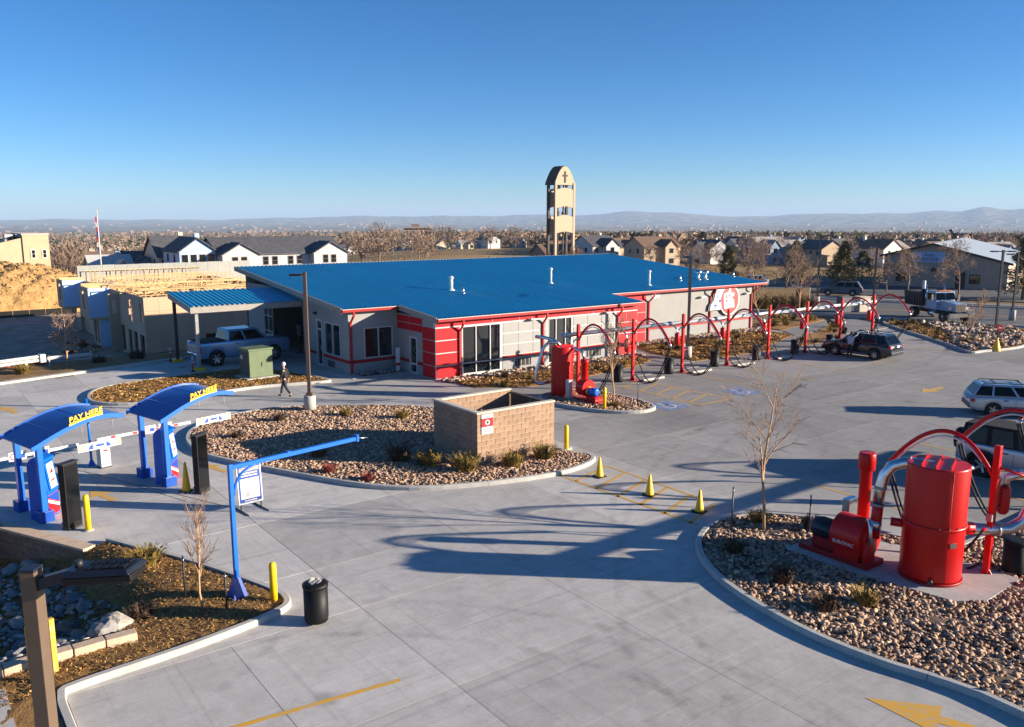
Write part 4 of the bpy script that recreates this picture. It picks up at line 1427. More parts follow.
# menu / notice stand by the office corner and window sign
t = thing('notice_stand', 'white notice post with red band standing by the office window', 'sign', (23.72, 43.05, 0))
MB().box(-0.13, 0.13, -0.02, 0.02, 0.55, 1.45).build('board', 'sign_white', t)
MB().box(-0.14, 0.14, -0.028, 0.028, 0.38, 0.55).build('band', 'sign_red', t)
MB().box(-0.12, 0.12, -0.02, 0.02, 0.0, 0.38).build('foot', 'sign_white', t)

# ------------------------------------------------------------------ block trash enclosure
enc = thing('trash_enclosure', 'roofless tan concrete block trash enclosure in the rock bed', 'enclosure', (16.6, 24.35, 0))
bw, bh = 0.4, 0.2
bmesh_cache = {}
def block(L):
    if L not in bmesh_cache:
        b = MB().box(0.009, L - 0.009, -0.1, 0.1, 0.008, bh - 0.010)
        me = bpy.data.meshes.new('block')
        me.from_pydata(b.v, [], b.f)
        me.materials.append(MATS['block_tan'])
        bmesh_cache[L] = me
    return bmesh_cache[L]
EX0, EX1, EY0, EY1, EH = 16.55, 20.15, 24.3, 27.3, 2.0
I = PM[enc.name].inverted()
for (ox, oy, ang, L) in ((EX0, EY0 + 0.1, 0, EX1 - EX0), (EX0, EY1 - 0.1, 0, EX1 - EX0), (EX0 + 0.1, EY0 + 0.2, R(90), EY1 - EY0 - 0.4)):
    for c in range(int(EH / bh)):
        x = 0.0
        first = 0.2 if (c % 2) else 0.4
        while x < L - 0.05:
            w = min(first if x == 0 else 0.4, round(L - x, 3))
            o = bpy.data.objects.new('block', block(round(w, 3)))
            COL.objects.link(o)
            o.parent = enc
            o.location = I @ Vector((ox + x * math.cos(ang), oy + x * math.sin(ang), c * bh))
            o.rotation_euler = (0, 0, ang)
            x += w
b = MB()
b.box(EX0 + 0.02, EX1 - 0.02, EY0 + 0.02, EY0 + 0.18, 0, EH - 0.01); b.box(EX0 + 0.02, EX1 - 0.02, EY1 - 0.18, EY1 - 0.02, 0, EH - 0.01)
b.box(EX0 + 0.02, EX0 + 0.18, EY0 + 0.18, EY1 - 0.18, 0, EH - 0.01)
b.build('mortar', 'mortar', enc, world=True)
for (x0, x1, y0, y1) in ((EX0 - 0.02, EX1 + 0.02, EY0 - 0.02, EY0 + 0.22), (EX0 - 0.02, EX1 + 0.02, EY1 - 0.22, EY1 + 0.02), (EX0 - 0.02, EX0 + 0.22, EY0 + 0.22, EY1 - 0.22)):
    MB().box(x0, x1, y0, y1, EH, EH + 0.07).build('coping', 'coping', enc, world=True, bevel=0.012)
MB().box(EX0 - 0.1, EX1 + 0.8, EY0 - 0.15, EY1 + 0.15, -0.05, 0.10).build('floor_slab', 'lot_concrete', enc, world=True)
for s in (0, 1):
    ya, yb = (EY0 + 0.24, (EY0 + EY1) / 2 - 0.02) if s == 0 else ((EY0 + EY1) / 2 + 0.02, EY1 - 0.24)
    g = MB()
    n = 9
    for k in range(n):
        y0 = ya + (yb - ya) * k / n
        y1 = ya + (yb - ya) * (k + 1) / n
        ym = (y0 + y1) / 2
        g.add([(EX1 - 0.02, y0, 0.2), (EX1 + 0.03, ym, 0.2), (EX1 - 0.02, y1, 0.2), (EX1 - 0.02, y0, 1.9), (EX1 + 0.03, ym, 1.9), (EX1 - 0.02, y1, 1.9)], [(0, 1, 4, 3), (1, 2, 5, 4)])
    ga = g.build('gate', 'bronze', enc, world=True)
    f = MB()
    for (p, q) in (((ya, 0.17), (yb, 0.21)), ((ya, 1.9), (yb, 1.95))):
        f.box(EX1 - 0.05, EX1 + 0.06, p[0], q[0], p[1], q[1])
    f.build('gate_frame', 'bronze', ga, world=True)
    MB().cyl((EX1 + 0.02, EY0 + 0.17 if s == 0 else EY1 - 0.17, 0.1), (EX1 + 0.02, EY0 + 0.17 if s == 0 else EY1 - 0.17, 2.05), 0.06, n=10).build('gate_post', 'bronze', enc, world=True)
ns = thing('notice_sign', 'red and white notice plate on the trash enclosure wall', 'sign', (16.98, 24.3, 1.25))
MB().box(-0.25, 0.25, -0.03, -0.006, 0, 0.72).build('plate', 'sign_white', ns)
MB().box(-0.25, 0.25, -0.036, -0.0305, 0.26, 0.58).build('red_field', 'sign_red', ns)
MB().lathe([(0.10, 0), (0.10, 0.006)], 18, frame((0, -0.036, 0.42), (1, 0, 0), (0, 0, 1))).build('white_disc', 'sign_white', ns)
MB().lathe([(0.055, 0), (0.055, 0.003)], 14, frame((0, -0.0425, 0.42), (1, 0, 0), (0, 0, 1))).build('symbol', 'dark_metal', ns)
for k, w in enumerate((0.36, 0.28)):
    MB().box(-w / 2, w / 2, -0.034, -0.0305, 0.15 - k * 0.07, 0.18 - k * 0.07).build('text_line', 'cladding', ns)
# bollards
def bollard(x, y, lab, h=1.0, r=0.085):
    t = thing('bollard', lab, 'bollard', (x, y, 0), group='yellow pipe bollards')
    MB().lathe([(r, -0.02), (r, h - 0.04), (r * 0.8, h + 0.01), (r * 0.3, h + 0.035)], 16).build('pipe', 'yellow_paint', t)
    MB().lathe([(r * 1.7, 0), (r * 1.65, 0.02), (r * 1.0, 0.025)], 16).build('collar', 'kerb', t)
bollard(6.6, 18.25, 'yellow bollard at the near mulch corner by the black bin')
bollard(4.02, 26.05, 'yellow bollard beside the nearer black menu board', 1.05)
bollard(20.55, 24.05, 'yellow bollard at the front corner of the block enclosure', 1.05)
bollard(20.75, 27.2, 'yellow bollard at the rear gate of the block enclosure', 1.05)
bollard(26.55, 28.35, 'yellow bollard in the small far rock bed', 1.1)
# near yellow guard frame behind the lamp post
t = thing('guard_rail', 'short yellow guard rail frame behind the near lamp post', 'guard rail', (1.62, 17.66, 0.08), R(20))
for dx in (-0.1, 0.32):
    MB().box(dx - 0.05, dx + 0.05, -0.05, 0.05, -0.1, 1.15).build('post', 'yellow_line', t)
for z in (0.35, 0.75):
    MB().box(-0.05, 0.27, -0.03, 0.03, z, z + 0.1).build('rail', 'coping', t)
# ------------------------------------------------------------------ vacuum arches
def arc_pts(p0, p1, p2, n=18):
    """Smooth curve through three points (quadratic through the middle one)."""
    p0, p1, p2 = Vector(p0), Vector(p1), Vector(p2)
    c = 2 * p1 - (p0 + p2) / 2
    return [(1 - t) ** 2 * p0 + 2 * t * (1 - t) * c + t * t * p2 for t in [k / n for k in range(n + 1)]]

def vacuum_station(label, loc, rz):
    """Local: bays lie towards -y, the manifold towards +y."""
    t = thing('vacuum_arch', label, 'vacuum arch', loc, rz, 'red vacuum arches over the parking bays')
    b = MB().box(-0.22, 0.22, -0.22, 0.22, 0.0, 0.03)
    for sx in (-1, 1):
        b.prism([(0.06, 0.03), (0.2, 0.03), (0.06, 0.26)], -0.012, 0.012, Matrix(((sx, 0, 0, 0), (0, 0, 1, 0), (0, 1, 0, 0), (0, 0, 0, 1))))
        b.prism([(0.06, 0.03), (0.2, 0.03), (0.06, 0.26)], -0.012, 0.012, Matrix(((0, 0, 1, 0), (sx, 0, 0, 0), (0, 1, 0, 0), (0, 0, 0, 1))))
    b.build('base_plate', 'red_paint', t)
    MB().box(-0.075, 0.075, -0.075, 0.075, 0.03, 3.45).build('post', 'red_paint', t, bevel=0.01)
    pts = arc_pts((0, -0.05, 2.62), (0, -1.30, 3.55), (0, -2.75, 2.38), 22)
    a = MB().tube(pts, 0.055, 8).build('arch', 'red_paint', t)
    MB().tube([(p[0], p[1] + 0.02, p[2] - 0.13) for p in pts[3:]], 0.026, 6).build('arch_hose', 'galvanised', a)
    # nozzle tee at the end of the arch with two drop hoses
    MB().cyl((0, -2.68, 2.42), (0, -2.8, 2.22), 0.075, n=10).build('hose_joint', 'galvanised', a)
    # separator canister on its bracket
    c = MB().lathe([(0.09, 1.62), (0.15, 1.70), (0.155, 2.28), (0.13, 2.33), (0.06, 2.36)], 16, Matrix.Translation((-0.42, 0.06, 0)))
    ca = c.build('canister', 'red_paint', t)
    b = MB().box(-0.42, -0.05, 0.02, 0.08, 1.82, 1.88); b.box(-0.42, -0.05, 0.02, 0.08, 2.1, 2.16)
    b.build('bracket', 'red_paint', ca)
    MB().tube(arc_pts((-0.42, 0.06, 2.35), (-0.46, 0.18, 2.66), (-0.50, 0.52, 2.80), 8), 0.045, 8).build('elbow_pipe', 'galvanised', ca)
    MB().tube(arc_pts((-0.38, 0.06, 2.35), (-0.2, 0.04, 2.62), (-0.02, -0.1, 2.72), 8), 0.04, 8).build('elbow_pipe', 'galvanised', ca)
    # hose holder and the two slack hoses
    MB().box(0.05, 0.32, -0.05, 0.0, 1.30, 1.36).build('hose_hook', 'red_paint', t)
    def sag(p0, p1, low, n=26):
        p0, p1, low = Vector(p0), Vector(p1), low
        out = []
        for k in range(n + 1):
            s = k / n
            q = p0.lerp(p1, s)
            q.z = p0.z * (1 - s) ** 2.6 + p1.z * s ** 2.6 + low * (1 - (1 - s) ** 2.6 - s ** 2.6) * 1.0
            out.append((q.x, q.y, max(0.045, q.z)))
        return out
    MB().tube(sag((0.3, -0.05, 1.30), (0.03, -2.78, 2.24), -0.75), 0.032, 7).build('hose', 'rubber', t)
    MB().tube(sag((0.12, -0.12, 0.35), (-0.03, -2.72, 2.24), -0.55), 0.032, 7).build('hose', 'rubber', t)
    MB().box(0.08, 0.15, -0.07, 0.07, 1.52, 1.70).build('control_box', 'steel_grey', t)
    return t

def bin_(name, label, loc, rz=0, h=0.95, r=0.27, group='black litter bins along the vacuum bays'):
    t = thing(name, label, 'litter bin', loc, rz, group)
    MB().lathe([(r * 0.94, 0.0), (r * 1.0, 0.1), (r * 1.0, h - 0.08)], 20).build('body', 'black_plastic', t)
    MB().lathe([(r * 1.06, h - 0.1), (r * 1.08, h - 0.03), (r * 0.8, h), (r * 0.62, h)], 20).build('rim', 'black_plastic', t)
    return t
names = ['behind the far red tank', 'first after the far tank', 'second after the far tank', 'third after the far tank, below the round sign',
         'fourth after the far tank', 'fifth after the far tank', 'behind the black wagon hood', 'last of the far row']
for k in range(8):
    x = 28.95 + 4.05 * k
    vacuum_station('red vacuum arch ' + names[k], (x, 33.0, 0), 0)
    if k:
        bin_('litter_bin', 'black bin at the red arch ' + names[k], (x - 0.95, 33.15, 0))
        ws = MB().box(-0.85, 0.85, -0.08, 0.08, 0.0, 0.12)
        o = ws.build('wheel_stop', 'kerb', None, bevel=0.03, loc=(x + 1.0, 32.35, 0))
        tag(o, 'wheel stop by arch ' + names[k], 'wheel stop', 'wheel stops in the far vacuum bays')
near_names = ['beside the big near red tank', 'arching in over the silver off-roader from the picture edge', 'casting its shadow from beyond the picture edge']
for k in range(4):
    vacuum_station('red vacuum arch ' + near_names[min(k, 2)], (21.6 + 4.0 * k, 8.9, 0), math.pi)
bin_('litter_bin', 'black litter bin beside the near red arch post', (22.35, 8.55, 0), 0, 0.95, 0.29)
# overhead manifold pipes
mp = thing('manifold_pipe', 'long white overhead vacuum pipe behind the far arches', 'pipe', (28.5, 33.6, 0))
MB().cyl((28.2, 33.6, 2.84), (58.6, 33.6, 2.84), 0.11, n=14).build('pipe', 'white_pipe', mp, world=True)
for k in range(8):
    x = 28.45 + 4.05 * k
    MB().cyl((x, 33.6, 2.84 - 0.125), (x, 33.6, 2.84 + 0.125), 0.125, n=12).build('coupling', 'galvanised', mp, world=True)
    MB().tube([(x + 0.5, 33.08, 2.9), (x + 0.5, 33.6, 2.72)], 0.03, 6).build('hanger', 'red_paint', mp, world=True)
mp2 = thing('manifold_pipe', 'thick galvanised overhead pipe leaving the near tank', 'pipe', (21.3, 8.2, 0))
MB().cyl((22.6, 8.25, 2.84), (40.0, 8.25, 2.84), 0.16, n=14).build('pipe', 'galvanised', mp2, world=True)
MB().tube([(21.02, 9.35, 1.32), (21.6, 8.95, 1.26), (22.0, 8.62, 1.30), (22.22, 8.42, 1.5), (22.3, 8.32, 1.85), (22.32, 8.28, 2.3), (22.4, 8.26, 2.68), (22.6, 8.25, 2.84)], 0.15, 16).build('riser_pipe', 'galvanised', mp2, world=True)
MB().tube([(20.98, 9.38, 1.33), (21.25, 9.19, 1.29)], 0.17, 16).build('flange_pipe', 'red_paint', mp2, world=True)
MB().tube([(22.02, 8.84, 2.36), (21.98, 8.80, 2.58), (22.1, 8.6, 2.70), (22.4, 8.4, 2.74), (22.8, 8.27, 2.80)], 0.11, 14).build('branch_pipe', 'galvanised', mp2, world=True)
for k in range(4):
    x = 21.6 + 4.0 * k + 0.5
    MB().tube([(x - 0.5, 8.84, 2.9), (x, 8.25, 2.66)], 0.03, 6).build('hanger', 'red_paint', mp2, world=True)

# ------------------------------------------------------------------ vacuum producers: tank, blower, motor, silencer
def producer(label, loc, r, h, near):
    t = thing('vacuum_producer', label, 'vacuum producer', loc, 0)
    n = 40 if near else 24
    tk = MB().lathe([(r * 0.98, 0.06), (r, 0.1), (r, h * 0.47), (r, h - 0.05), (r * 0.985, h)], n).build('tank', 'red_paint', t)
    MB().lathe([(r, h * 0.47), (r * 1.045, h * 0.475), (r * 1.045, h * 0.495), (r, h * 0.50)], n).build('tank_flange', 'red_paint', tk)
    if near:
        for k in range(20):
            a = k * 2 * math.pi / 20
            MB().cyl((r * 1.02 * math.cos(a), r * 1.02 * math.sin(a), h * 0.47), (r * 1.02 * math.cos(a), r * 1.02 * math.sin(a), h * 0.507), 0.016, n=6).build('bolt', 'dark_metal', tk)
    for k in (-1, 0, 1):
        w = math.sqrt(max(0.01, r * r - (k * r * 0.45) ** 2)) * 0.93
        MB().box(-w, w, k * r * 0.45 - 0.012, k * r * 0.45 + 0.012, h, h + 0.06, Matrix.Rotation(R(20), 4, 'Z')).build('lid_rib', 'red_paint', tk)
    MB().lathe([(r * 1.04, 0.0), (r * 1.04, 0.06)], n).build('tank_foot', 'red_trim', tk)
    return t, tk
PX, PY = 20.30, 9.68
pn, pnt = producer('tall red near vacuum tank with blower, motor and silver ducts', (PX, PY, 0.13), 0.71, 2.93, True)
pad = MB().prism(PAD, -0.05, 0.125)
tag(pad.build('equipment_pad', 'lot_concrete'), 'concrete pad under the near vacuum tank', 'pad', kind='structure')
def nb(): return MB()
# skid, blower scroll, motor (world metres, z0 = pad top)
Z0 = 0.13
b = MB().box(19.25, 20.05, 10.75, 12.75, Z0, Z0 + 0.14)
b.build('skid', 'red_trim', pn, world=True, bevel=0.01)
scroll = MB()
sp = []
for k in range(40):
    a = 2 * math.pi * k / 40
    rr = 0.48 + 0.10 * (k / 40)
    sp.append((rr * math.cos(a), rr * math.sin(a)))
scroll.prism(sp, -0.42, 0.42, frame((19.62, 11.35, Z0 + 0.72), (1, 0, 0), (0, 0, 1)))
bl = scroll.build('blower_housing', 'red_paint', pn, world=True, bevel=0.03)
MB().box(19.2, 20.0, 11.0, 11.7, Z0 + 0.14, Z0 + 0.6).build('blower_base', 'red_paint', bl, world=True, bevel=0.02)
MB().lathe([(0.30, 0), (0.34, 0.02), (0.34, 0.06), (0.2, 0.09)], 24, frame((19.62, 10.985, Z0 + 0.72), (1, 0, 0), (0, 0, 1))).build('blower_cover', 'red_paint', bl, world=True)
# red guard with the lit side
MB().prism([(0, 0), (0.42, 0), (0.42, 0.3), (0.3, 0.62), (0.05, 0.62), (-0.02, 0.3)], -0.05, 0.05, frame((19.28, 10.86, Z0 + 0.1), (1, 0, 0), (0, 0, 1))).build('drive_guard', 'red_paint', pn, world=True, bevel=0.01)
me = text_mesh('EUROVAC', 0.13, 0.004, frame((19.075, 11.35, Z0 + 0.60), (0, -1, 0), (0, 0, 1)))
I = PM[bl.name].inverted()
me.transform(I)
link('lettering', me, 'sign_white', bl)
mo = MB().lathe([(0.05, -0.02), (0.23, 0.0), (0.27, 0.05), (0.27, 0.66), (0.23, 0.72), (0.05, 0.74)], 22, frame((19.62, 11.80, Z0 + 0.62), (-1, 0, 0), (0, 0, 1)))
moo = mo.build('motor', 'fixture_dark', pn, world=True)
for k in range(12):
    a = 2 * math.pi * k / 12
    M = frame((19.62, 12.12, Z0 + 0.62), (1, 0, 0), (0, 1, 0)) @ Matrix.Rotation(a, 4, 'Y')
    MB().box(0.26, 0.295, -0.26, 0.26, -0.008, 0.008, M).build('cooling_fin', 'fixture_dark', moo, world=True)
MB().box(19.42, 19.82, 11.85, 12.45, Z0 + 0.14, Z0 + 0.42).build('motor_mount', 'red_trim', pn, world=True)
# silencer stack
st_ = MB().lathe([(0.13, 0.9), (0.155, 1.0), (0.155, 2.28), (0.22, 2.32), (0.22, 2.72), (0.19, 2.78)], 20, Matrix.Translation((20.42, 11.62, Z0 - 0.05)))
st_.build('silencer', 'red_paint', pn, world=True)
MB().tube([(20.42, 11.62, Z0 + 0.9), (20.3, 11.5, Z0 + 0.75), (20.0, 11.4, Z0 + 0.75)], 0.13, 12).build('outlet_pipe', 'red_paint', pn, world=True)
# inlet duct: red stub, silver bands, long silver sweep to the tank head
MB().cyl((19.72, 10.88, Z0 + 0.75), (19.78, 10.86, Z0 + 1.9), 0.135, n=18).build('inlet_stub', 'red_paint', pn, world=True)
MB().cyl((19.735, 10.875, Z0 + 0.98), (19.745, 10.87, Z0 + 1.22), 0.145, n=18).build('band', 'galvanised', pn, world=True)
MB().tube([(19.76, 10.865, Z0 + 1.62), (19.79, 10.85, Z0 + 2.1), (19.84, 10.80, Z0 + 2.42), (19.93, 10.65, Z0 + 2.68), (20.06, 10.42, Z0 + 2.80), (20.2, 10.05, Z0 + 2.82), (20.3, 9.8, Z0 + 2.80)], 0.14, 18).build('duct', 'galvanised', pn, world=True)
MB().tube([(19.4, 10.9, Z0 + 1.28), (19.28, 10.78, Z0 + 1.3), (19.2, 10.7, Z0 + 1.2), (19.18, 10.68, Z0 + 0.75)], 0.05, 10).build('drain_pipe', 'galvanised', pn, world=True)
MB().cyl((19.95, 10.6, Z0 + 1.22), (20.15, 10.2, Z0 + 1.22), 0.11, n=12).build('link_pipe', 'red_paint', pn, world=True)
MB().box(20.25, 20.7, 11.95, 12.15, Z0 + 0.3, Z0 + 1.35).build('starter_box', 'galvanised', pn, world=True, bevel=0.02)
# tank fittings
for a_ in (-2.2, -0.7):
    MB().cyl((PX + 0.712 * math.cos(a_), PY + 0.712 * math.sin(a_), Z0 + 0.08), (PX + 0.712 * math.cos(a_), PY + 0.712 * math.sin(a_), Z0 + 2.9), 0.009, n=6).build('weld_seam', 'red_trim', pnt, world=True)
Mq = frame((PX + 0.713 * math.cos(-2.0), PY + 0.713 * math.sin(-2.0), Z0 + 1.05), (-math.sin(-2.0), math.cos(-2.0), 0), (0, 0, 1))
MB().box(-0.09, 0.09, -0.06, 0.06, -0.01, 0.012, Mq).build('rating_plate', 'galvanised', pnt, world=True)
for p_, q_ in (((19.79, 10.85, Z0 + 2.05), (19.795, 10.845, Z0 + 2.12)), ((20.10, 10.34, Z0 + 2.805), (20.13, 10.27, Z0 + 2.81)), ((19.762, 10.865, Z0 + 1.6), (19.766, 10.863, Z0 + 1.66))):
    MB().cyl(p_, q_, 0.155, n=18).build('duct_clamp', 'steel_grey', pn, world=True)
for p_, q_ in (((21.75, 8.83, 1.262), (21.80, 8.79, 1.266)), ((22.315, 8.285, 2.1), (22.316, 8.283, 2.17))):
    MB().cyl(p_, q_, 0.17, n=18).build('pipe_clamp', 'steel_grey', mp2, world=True)
MB().cyl((PX + 0.62, PY - 0.3, Z0 + 2.75), (PX + 0.85, PY - 0.42, Z0 + 2.75), 0.07, n=10).build('relief_valve', 'steel_grey', pnt, world=True)
MB().cyl((PX - 0.66, PY - 0.35, Z0 + 0.12), (PX - 0.74, PY - 0.38, Z0 + 0.12), 0.06, n=10).build('drain_plug', 'dark_metal', pnt, world=True)

pf, pft = producer('smaller red far vacuum tank with blower and blue motor', (26.970, 31.950, 0.10), 0.56, 2.5, False)
FZ = 0.10
MB().lathe([(0.1, 0.5), (0.17, 0.6), (0.17, 1.75), (0.21, 1.78), (0.21, 1.95)], 16, Matrix.Translation((27.420, 30.750, FZ))).build('silencer', 'red_paint', pf, world=True)
MB().box(26.820, 27.620, 29.300, 30.900, FZ, FZ + 0.12).build('skid', 'red_paint', pf, world=True)
MB().prism([(0.42 * math.cos(k * 0.3), 0.42 * math.sin(k * 0.3)) for k in range(21)], -0.25, 0.25, frame((27.220, 30.450, FZ + 0.6), (1, 0, 0), (0, 0, 1))).build('blower_housing', 'red_paint', pf, world=True)
MB().lathe([(0.05, -0.02), (0.2, 0.02), (0.21, 0.5), (0.1, 0.56)], 16, frame((27.220, 30.150, FZ + 0.48), (1, 0, 0), (0, 0, 1))).build('motor', 'blue_paint', pf, world=True)
MB().cyl((27.220, 30.220, FZ + 0.48), (27.220, 30.100, FZ + 0.48), 0.215, n=16).build('motor_band', 'yellow_paint', pf, world=True)
MB().box(26.970, 27.470, 29.450, 30.100, FZ + 0.12, FZ + 0.28).build('motor_mount', 'red_paint', pf, world=True)
MB().tube([(26.820, 31.900, FZ + 2.45), (26.670, 31.950, FZ + 2.72), (26.320, 32.200, FZ + 2.75), (26.070, 32.350, FZ + 2.45), (25.770, 32.550, FZ + 1.2), (25.720, 32.550, FZ + 0.75), (25.920, 32.500, FZ + 0.62), (26.420, 32.200, FZ + 0.7)], 0.085, 10).build('duct', 'galvanised', pf, world=True)
MB().tube([(27.120, 31.700, FZ + 2.3), (27.270, 31.300, FZ + 2.45), (27.370, 30.900, FZ + 2.3), (27.420, 30.750, FZ + 1.95)], 0.08, 10).build('duct', 'galvanised', pf, world=True)
MB().tube([(27.020, 32.100, FZ + 2.48), (27.120, 32.800, FZ + 2.7), (27.120, 33.600, FZ + 2.74), (26.970, 34.100, FZ + 2.74)], 0.09, 10).build('duct', 'galvanised', pf, world=True)
MB().box(26.570, 26.820, 30.950, 31.200, FZ, FZ + 0.95).build('starter_box', 'white_trim', pf, world=True, bevel=0.02)

# ------------------------------------------------------------------ pay-lane canopies
def pay_canopy(label, loc, rz):
    t = thing('pay_canopy', label, 'pay canopy', loc, rz, 'blue arched pay canopies')
    for y in (-0.78, 0.78):
        p = MB().box(-0.085, 0.085, y - 0.085, y + 0.085, 0.0, 2.42).build('post', 'blue_paint', t, bevel=0.012)
        MB().box(-0.2, 0.2, y - 0.2, y + 0.2, 0.0, 0.34).build('post_cover', 'blue_dark', p, bevel=0.015)
    def zr(x):
        s = (x + 0.3) / 2.75
        return 2.36 + 0.62 * math.sin(min(1, s * 1.02) * math.pi * 0.62) ** 1.0 - 0.30 * max(0, s - 0.75) ** 1.3
    n = 22
    b = MB()
    vs, fs = [], []
    for k in range(n + 1):
        x = -0.3 + 2.75 * k / n
        for y, dz in ((-1.12, 0.0), (1.12, 0.0), (1.12, -0.035), (-1.12, -0.035)):
            vs.append((x, y, zr(x) + dz))
    for k in range(n):
        for c in range(4):
            fs.append((k * 4 + c, k * 4 + (c + 1) % 4, (k + 1) * 4 + (c + 1) % 4, (k + 1) * 4 + c))
    fs += [(0, 1, 2, 3), (n * 4 + 3, n * 4 + 2, n * 4 + 1, n * 4)]
    b.add(vs, fs)
    rf = b.build('roof', 'blue_dark', t)
    for y in (-1.13, 1.09):
        e = MB()
        vs, fs = [], []
        for k in range(n + 1):
            x = -0.32 + 2.79 * k / n
            z = zr(max(-0.3, min(x, 2.45)))
            vs += [(x, y, z - 0.10), (x, y + 0.045, z - 0.10), (x, y + 0.045, z + 0.035), (x, y, z + 0.035)]
        for k in range(n):
            for c in range(4):
                fs.append((k * 4 + c, (k + 1) * 4 + c, (k + 1) * 4 + (c + 1) % 4, k * 4 + (c + 1) % 4))
        fs += [(0, 1, 2, 3), (n * 4 + 3, n * 4 + 2, n * 4 + 1, n * 4)]
        e.add(vs, fs)
        e.build('edge_beam', 'blue_paint', rf)
    for x in (0.45, 1.4):
        seam = MB().box(x - 0.012, x + 0.012, -1.05, 1.05, zr(x) + 0.0, zr(x) + 0.012)
        seam.build('roof_seam', 'blue_paint', rf)
    # yellow PAY HERE letters on the edge
    pl = MB()
    for k in range(10):
        x0, x1 = 0.78 + 0.102 * k, 0.78 + 0.102 * (k + 1)
        pl.add([(x0, -1.15, zr(x0) + 0.03), (x1, -1.15, zr(x1) + 0.03), (x1, -1.15, zr(x1) + 0.10), (x0, -1.15, zr(x0) + 0.10),
                (x0, -1.12, zr(x0) + 0.03), (x1, -1.12, zr(x1) + 0.03), (x1, -1.12, zr(x1) + 0.10), (x0, -1.12, zr(x0) + 0.10)],
               [(0, 1, 2, 3), (7, 6, 5, 4), (3, 2, 6, 7), (0, 4, 5, 1)])
    pl.build('letter_rail', 'yellow_sign', rf)
    sl = (zr(1.8) - zr(0.8)) / 1.0
    me = text_mesh('PAY HERE', 0.235, 0.02, frame((1.29, -1.15, zr(1.29) + 0.165), (1, 0, sl), (0, 0, 1)), 0.004)
    link('lettering', me, 'yellow_sign', rf)
    # hanging clearance bar with striped ends and blue marks
    bar = MB().box(1.02, 2.36, -1.02, -0.98, 1.92, 2.16).build('clearance_bar', 'sign_white', t)
    for x in (1.2, 2.15):
        MB().cyl((x, -1.0, 2.16), (x, -1.0, zr(x) - 0.03), 0.008, n=6).build('chain', 'steel_grey', bar)
    for x0 in (1.05, 2.20):
        for k in range(3):
            MB().add([(x0 + k * 0.05, -1.0235, 1.94), (x0 + k * 0.05 + 0.025, -1.0235, 1.94), (x0 + k * 0.05 + 0.055, -1.0235, 2.14), (x0 + k * 0.05 + 0.03, -1.0235, 2.14)], [(0, 1, 2, 3)]).build('hazard_stripe', 'amber', bar)
    for x0, s in ((1.32, 1), (2.05, -1)):
        MB().add([(x0, -1.0235, 1.95), (x0 + s * 0.16, -1.0235, 1.95), (x0 + s * 0.16, -1.0235, 2.12), (x0 + s * 0.06, -1.0235, 2.06)], [(0, 1, 2, 3)]).build('blue_mark', 'sign_blue', bar)
    MB().box(1.57, 1.82, -1.0235, -1.0205, 2.0, 2.08).build('clearance_mark', 'sign_blue', bar)
    # hanging lamp under the roof
    MB().lathe([(0.05, 0.0), (0.07, 0.05), (0.04, 0.10)], 10, Matrix.Translation((1.4, -0.9, zr(1.4) - 0.14))).build('downlight', 'galvanised', t)
    return t
C1, C2, CR = (2.93, 28.4, 0), (6.84, 29.74, 0), R(15)
pay_canopy('blue arched pay canopy nearest the picture edge, over the first lane', C1, CR)
pay_canopy('blue arched pay canopy in front of the mulch island, over the second lane', C2, CR)
def kiosk(label, loc, rz):
    t = thing('pay_kiosk', label, 'pay kiosk', loc, rz, 'blue pay kiosks')
    prof = [(-0.26, 0), (0.30, 0), (0.30, 0.75), (0.33, 0.8), (0.22, 1.72), (0.34, 1.80), (0.30, 1.86), (-0.02, 1.92), (-0.16, 1.86), (-0.24, 1.72)]
    MB().prism(prof, -0.34, 0.34, Matrix(((1, 0, 0, 0), (0, 0, -1, 0), (0, 1, 0, 0), (0, 0, 0, 1)))).build('cabinet', 'blue_paint', t, bevel=0.03)
    Mx = frame((0.335, 0, 0.86), (0, 1, 0), (-0.12, 0, 0.96))
    f = MB().box(-0.27, 0.27, 0.0, 0.86, 0.0, 0.03, Mx).build('screen_frame', 'blue_paint', t, bevel=0.01)
    MB().box(-0.19, 0.19, 0.05, 0.82, 0.031, 0.036, Mx).build('screen', 'sign_white', f)
    MB().add([(-0.10, 0.50, 0.038), (0.12, 0.50, 0.038), (0.05, 0.66, 0.038)], [(0, 1, 2)], False, Mx).build('red_mark', 'sign_red', f)
    MB().box(-0.13, 0.13, 0.26, 0.31, 0.037, 0.039, Mx).build('red_mark', 'sign_red', f)
    for k in range(3):
        MB().box(-0.12 + 0.09 * k, -0.07 + 0.09 * k, 0.12, 0.16, 0.037, 0.039, Mx).build('red_mark', 'sign_red', f)
    MB().box(0.303, 0.308, -0.33, 0.33, 0.06, 0.72).build('red_decal', 'sign_red', t)
    MB().add([(0.3095, -0.33, 0.52), (0.3095, 0.33, 0.22), (0.3095, 0.33, 0.32), (0.3095, -0.33, 0.62)], [(0, 1, 2, 3)]).build('white_slash', 'sign_white', t)
    MB().add([(0.3095, -0.33, 0.66), (0.3095, 0.33, 0.36), (0.3095, 0.33, 0.71), (0.3095, -0.33, 0.71)], [(0, 1, 2, 3)]).build('blue_slash', 'sign_blue', t)
    return t
def lane_local(c, x, y):
    return (c[0] + x * math.cos(CR) - y * math.sin(CR), c[1] + x * math.sin(CR) + y * math.cos(CR), 0)
kiosk('blue pay kiosk under the canopy nearest the picture edge', lane_local(C1, 0.20, -0.28), CR - R(48))
kiosk('blue pay kiosk under the second canopy', lane_local(C2, 0.20, -0.28), CR - R(48))
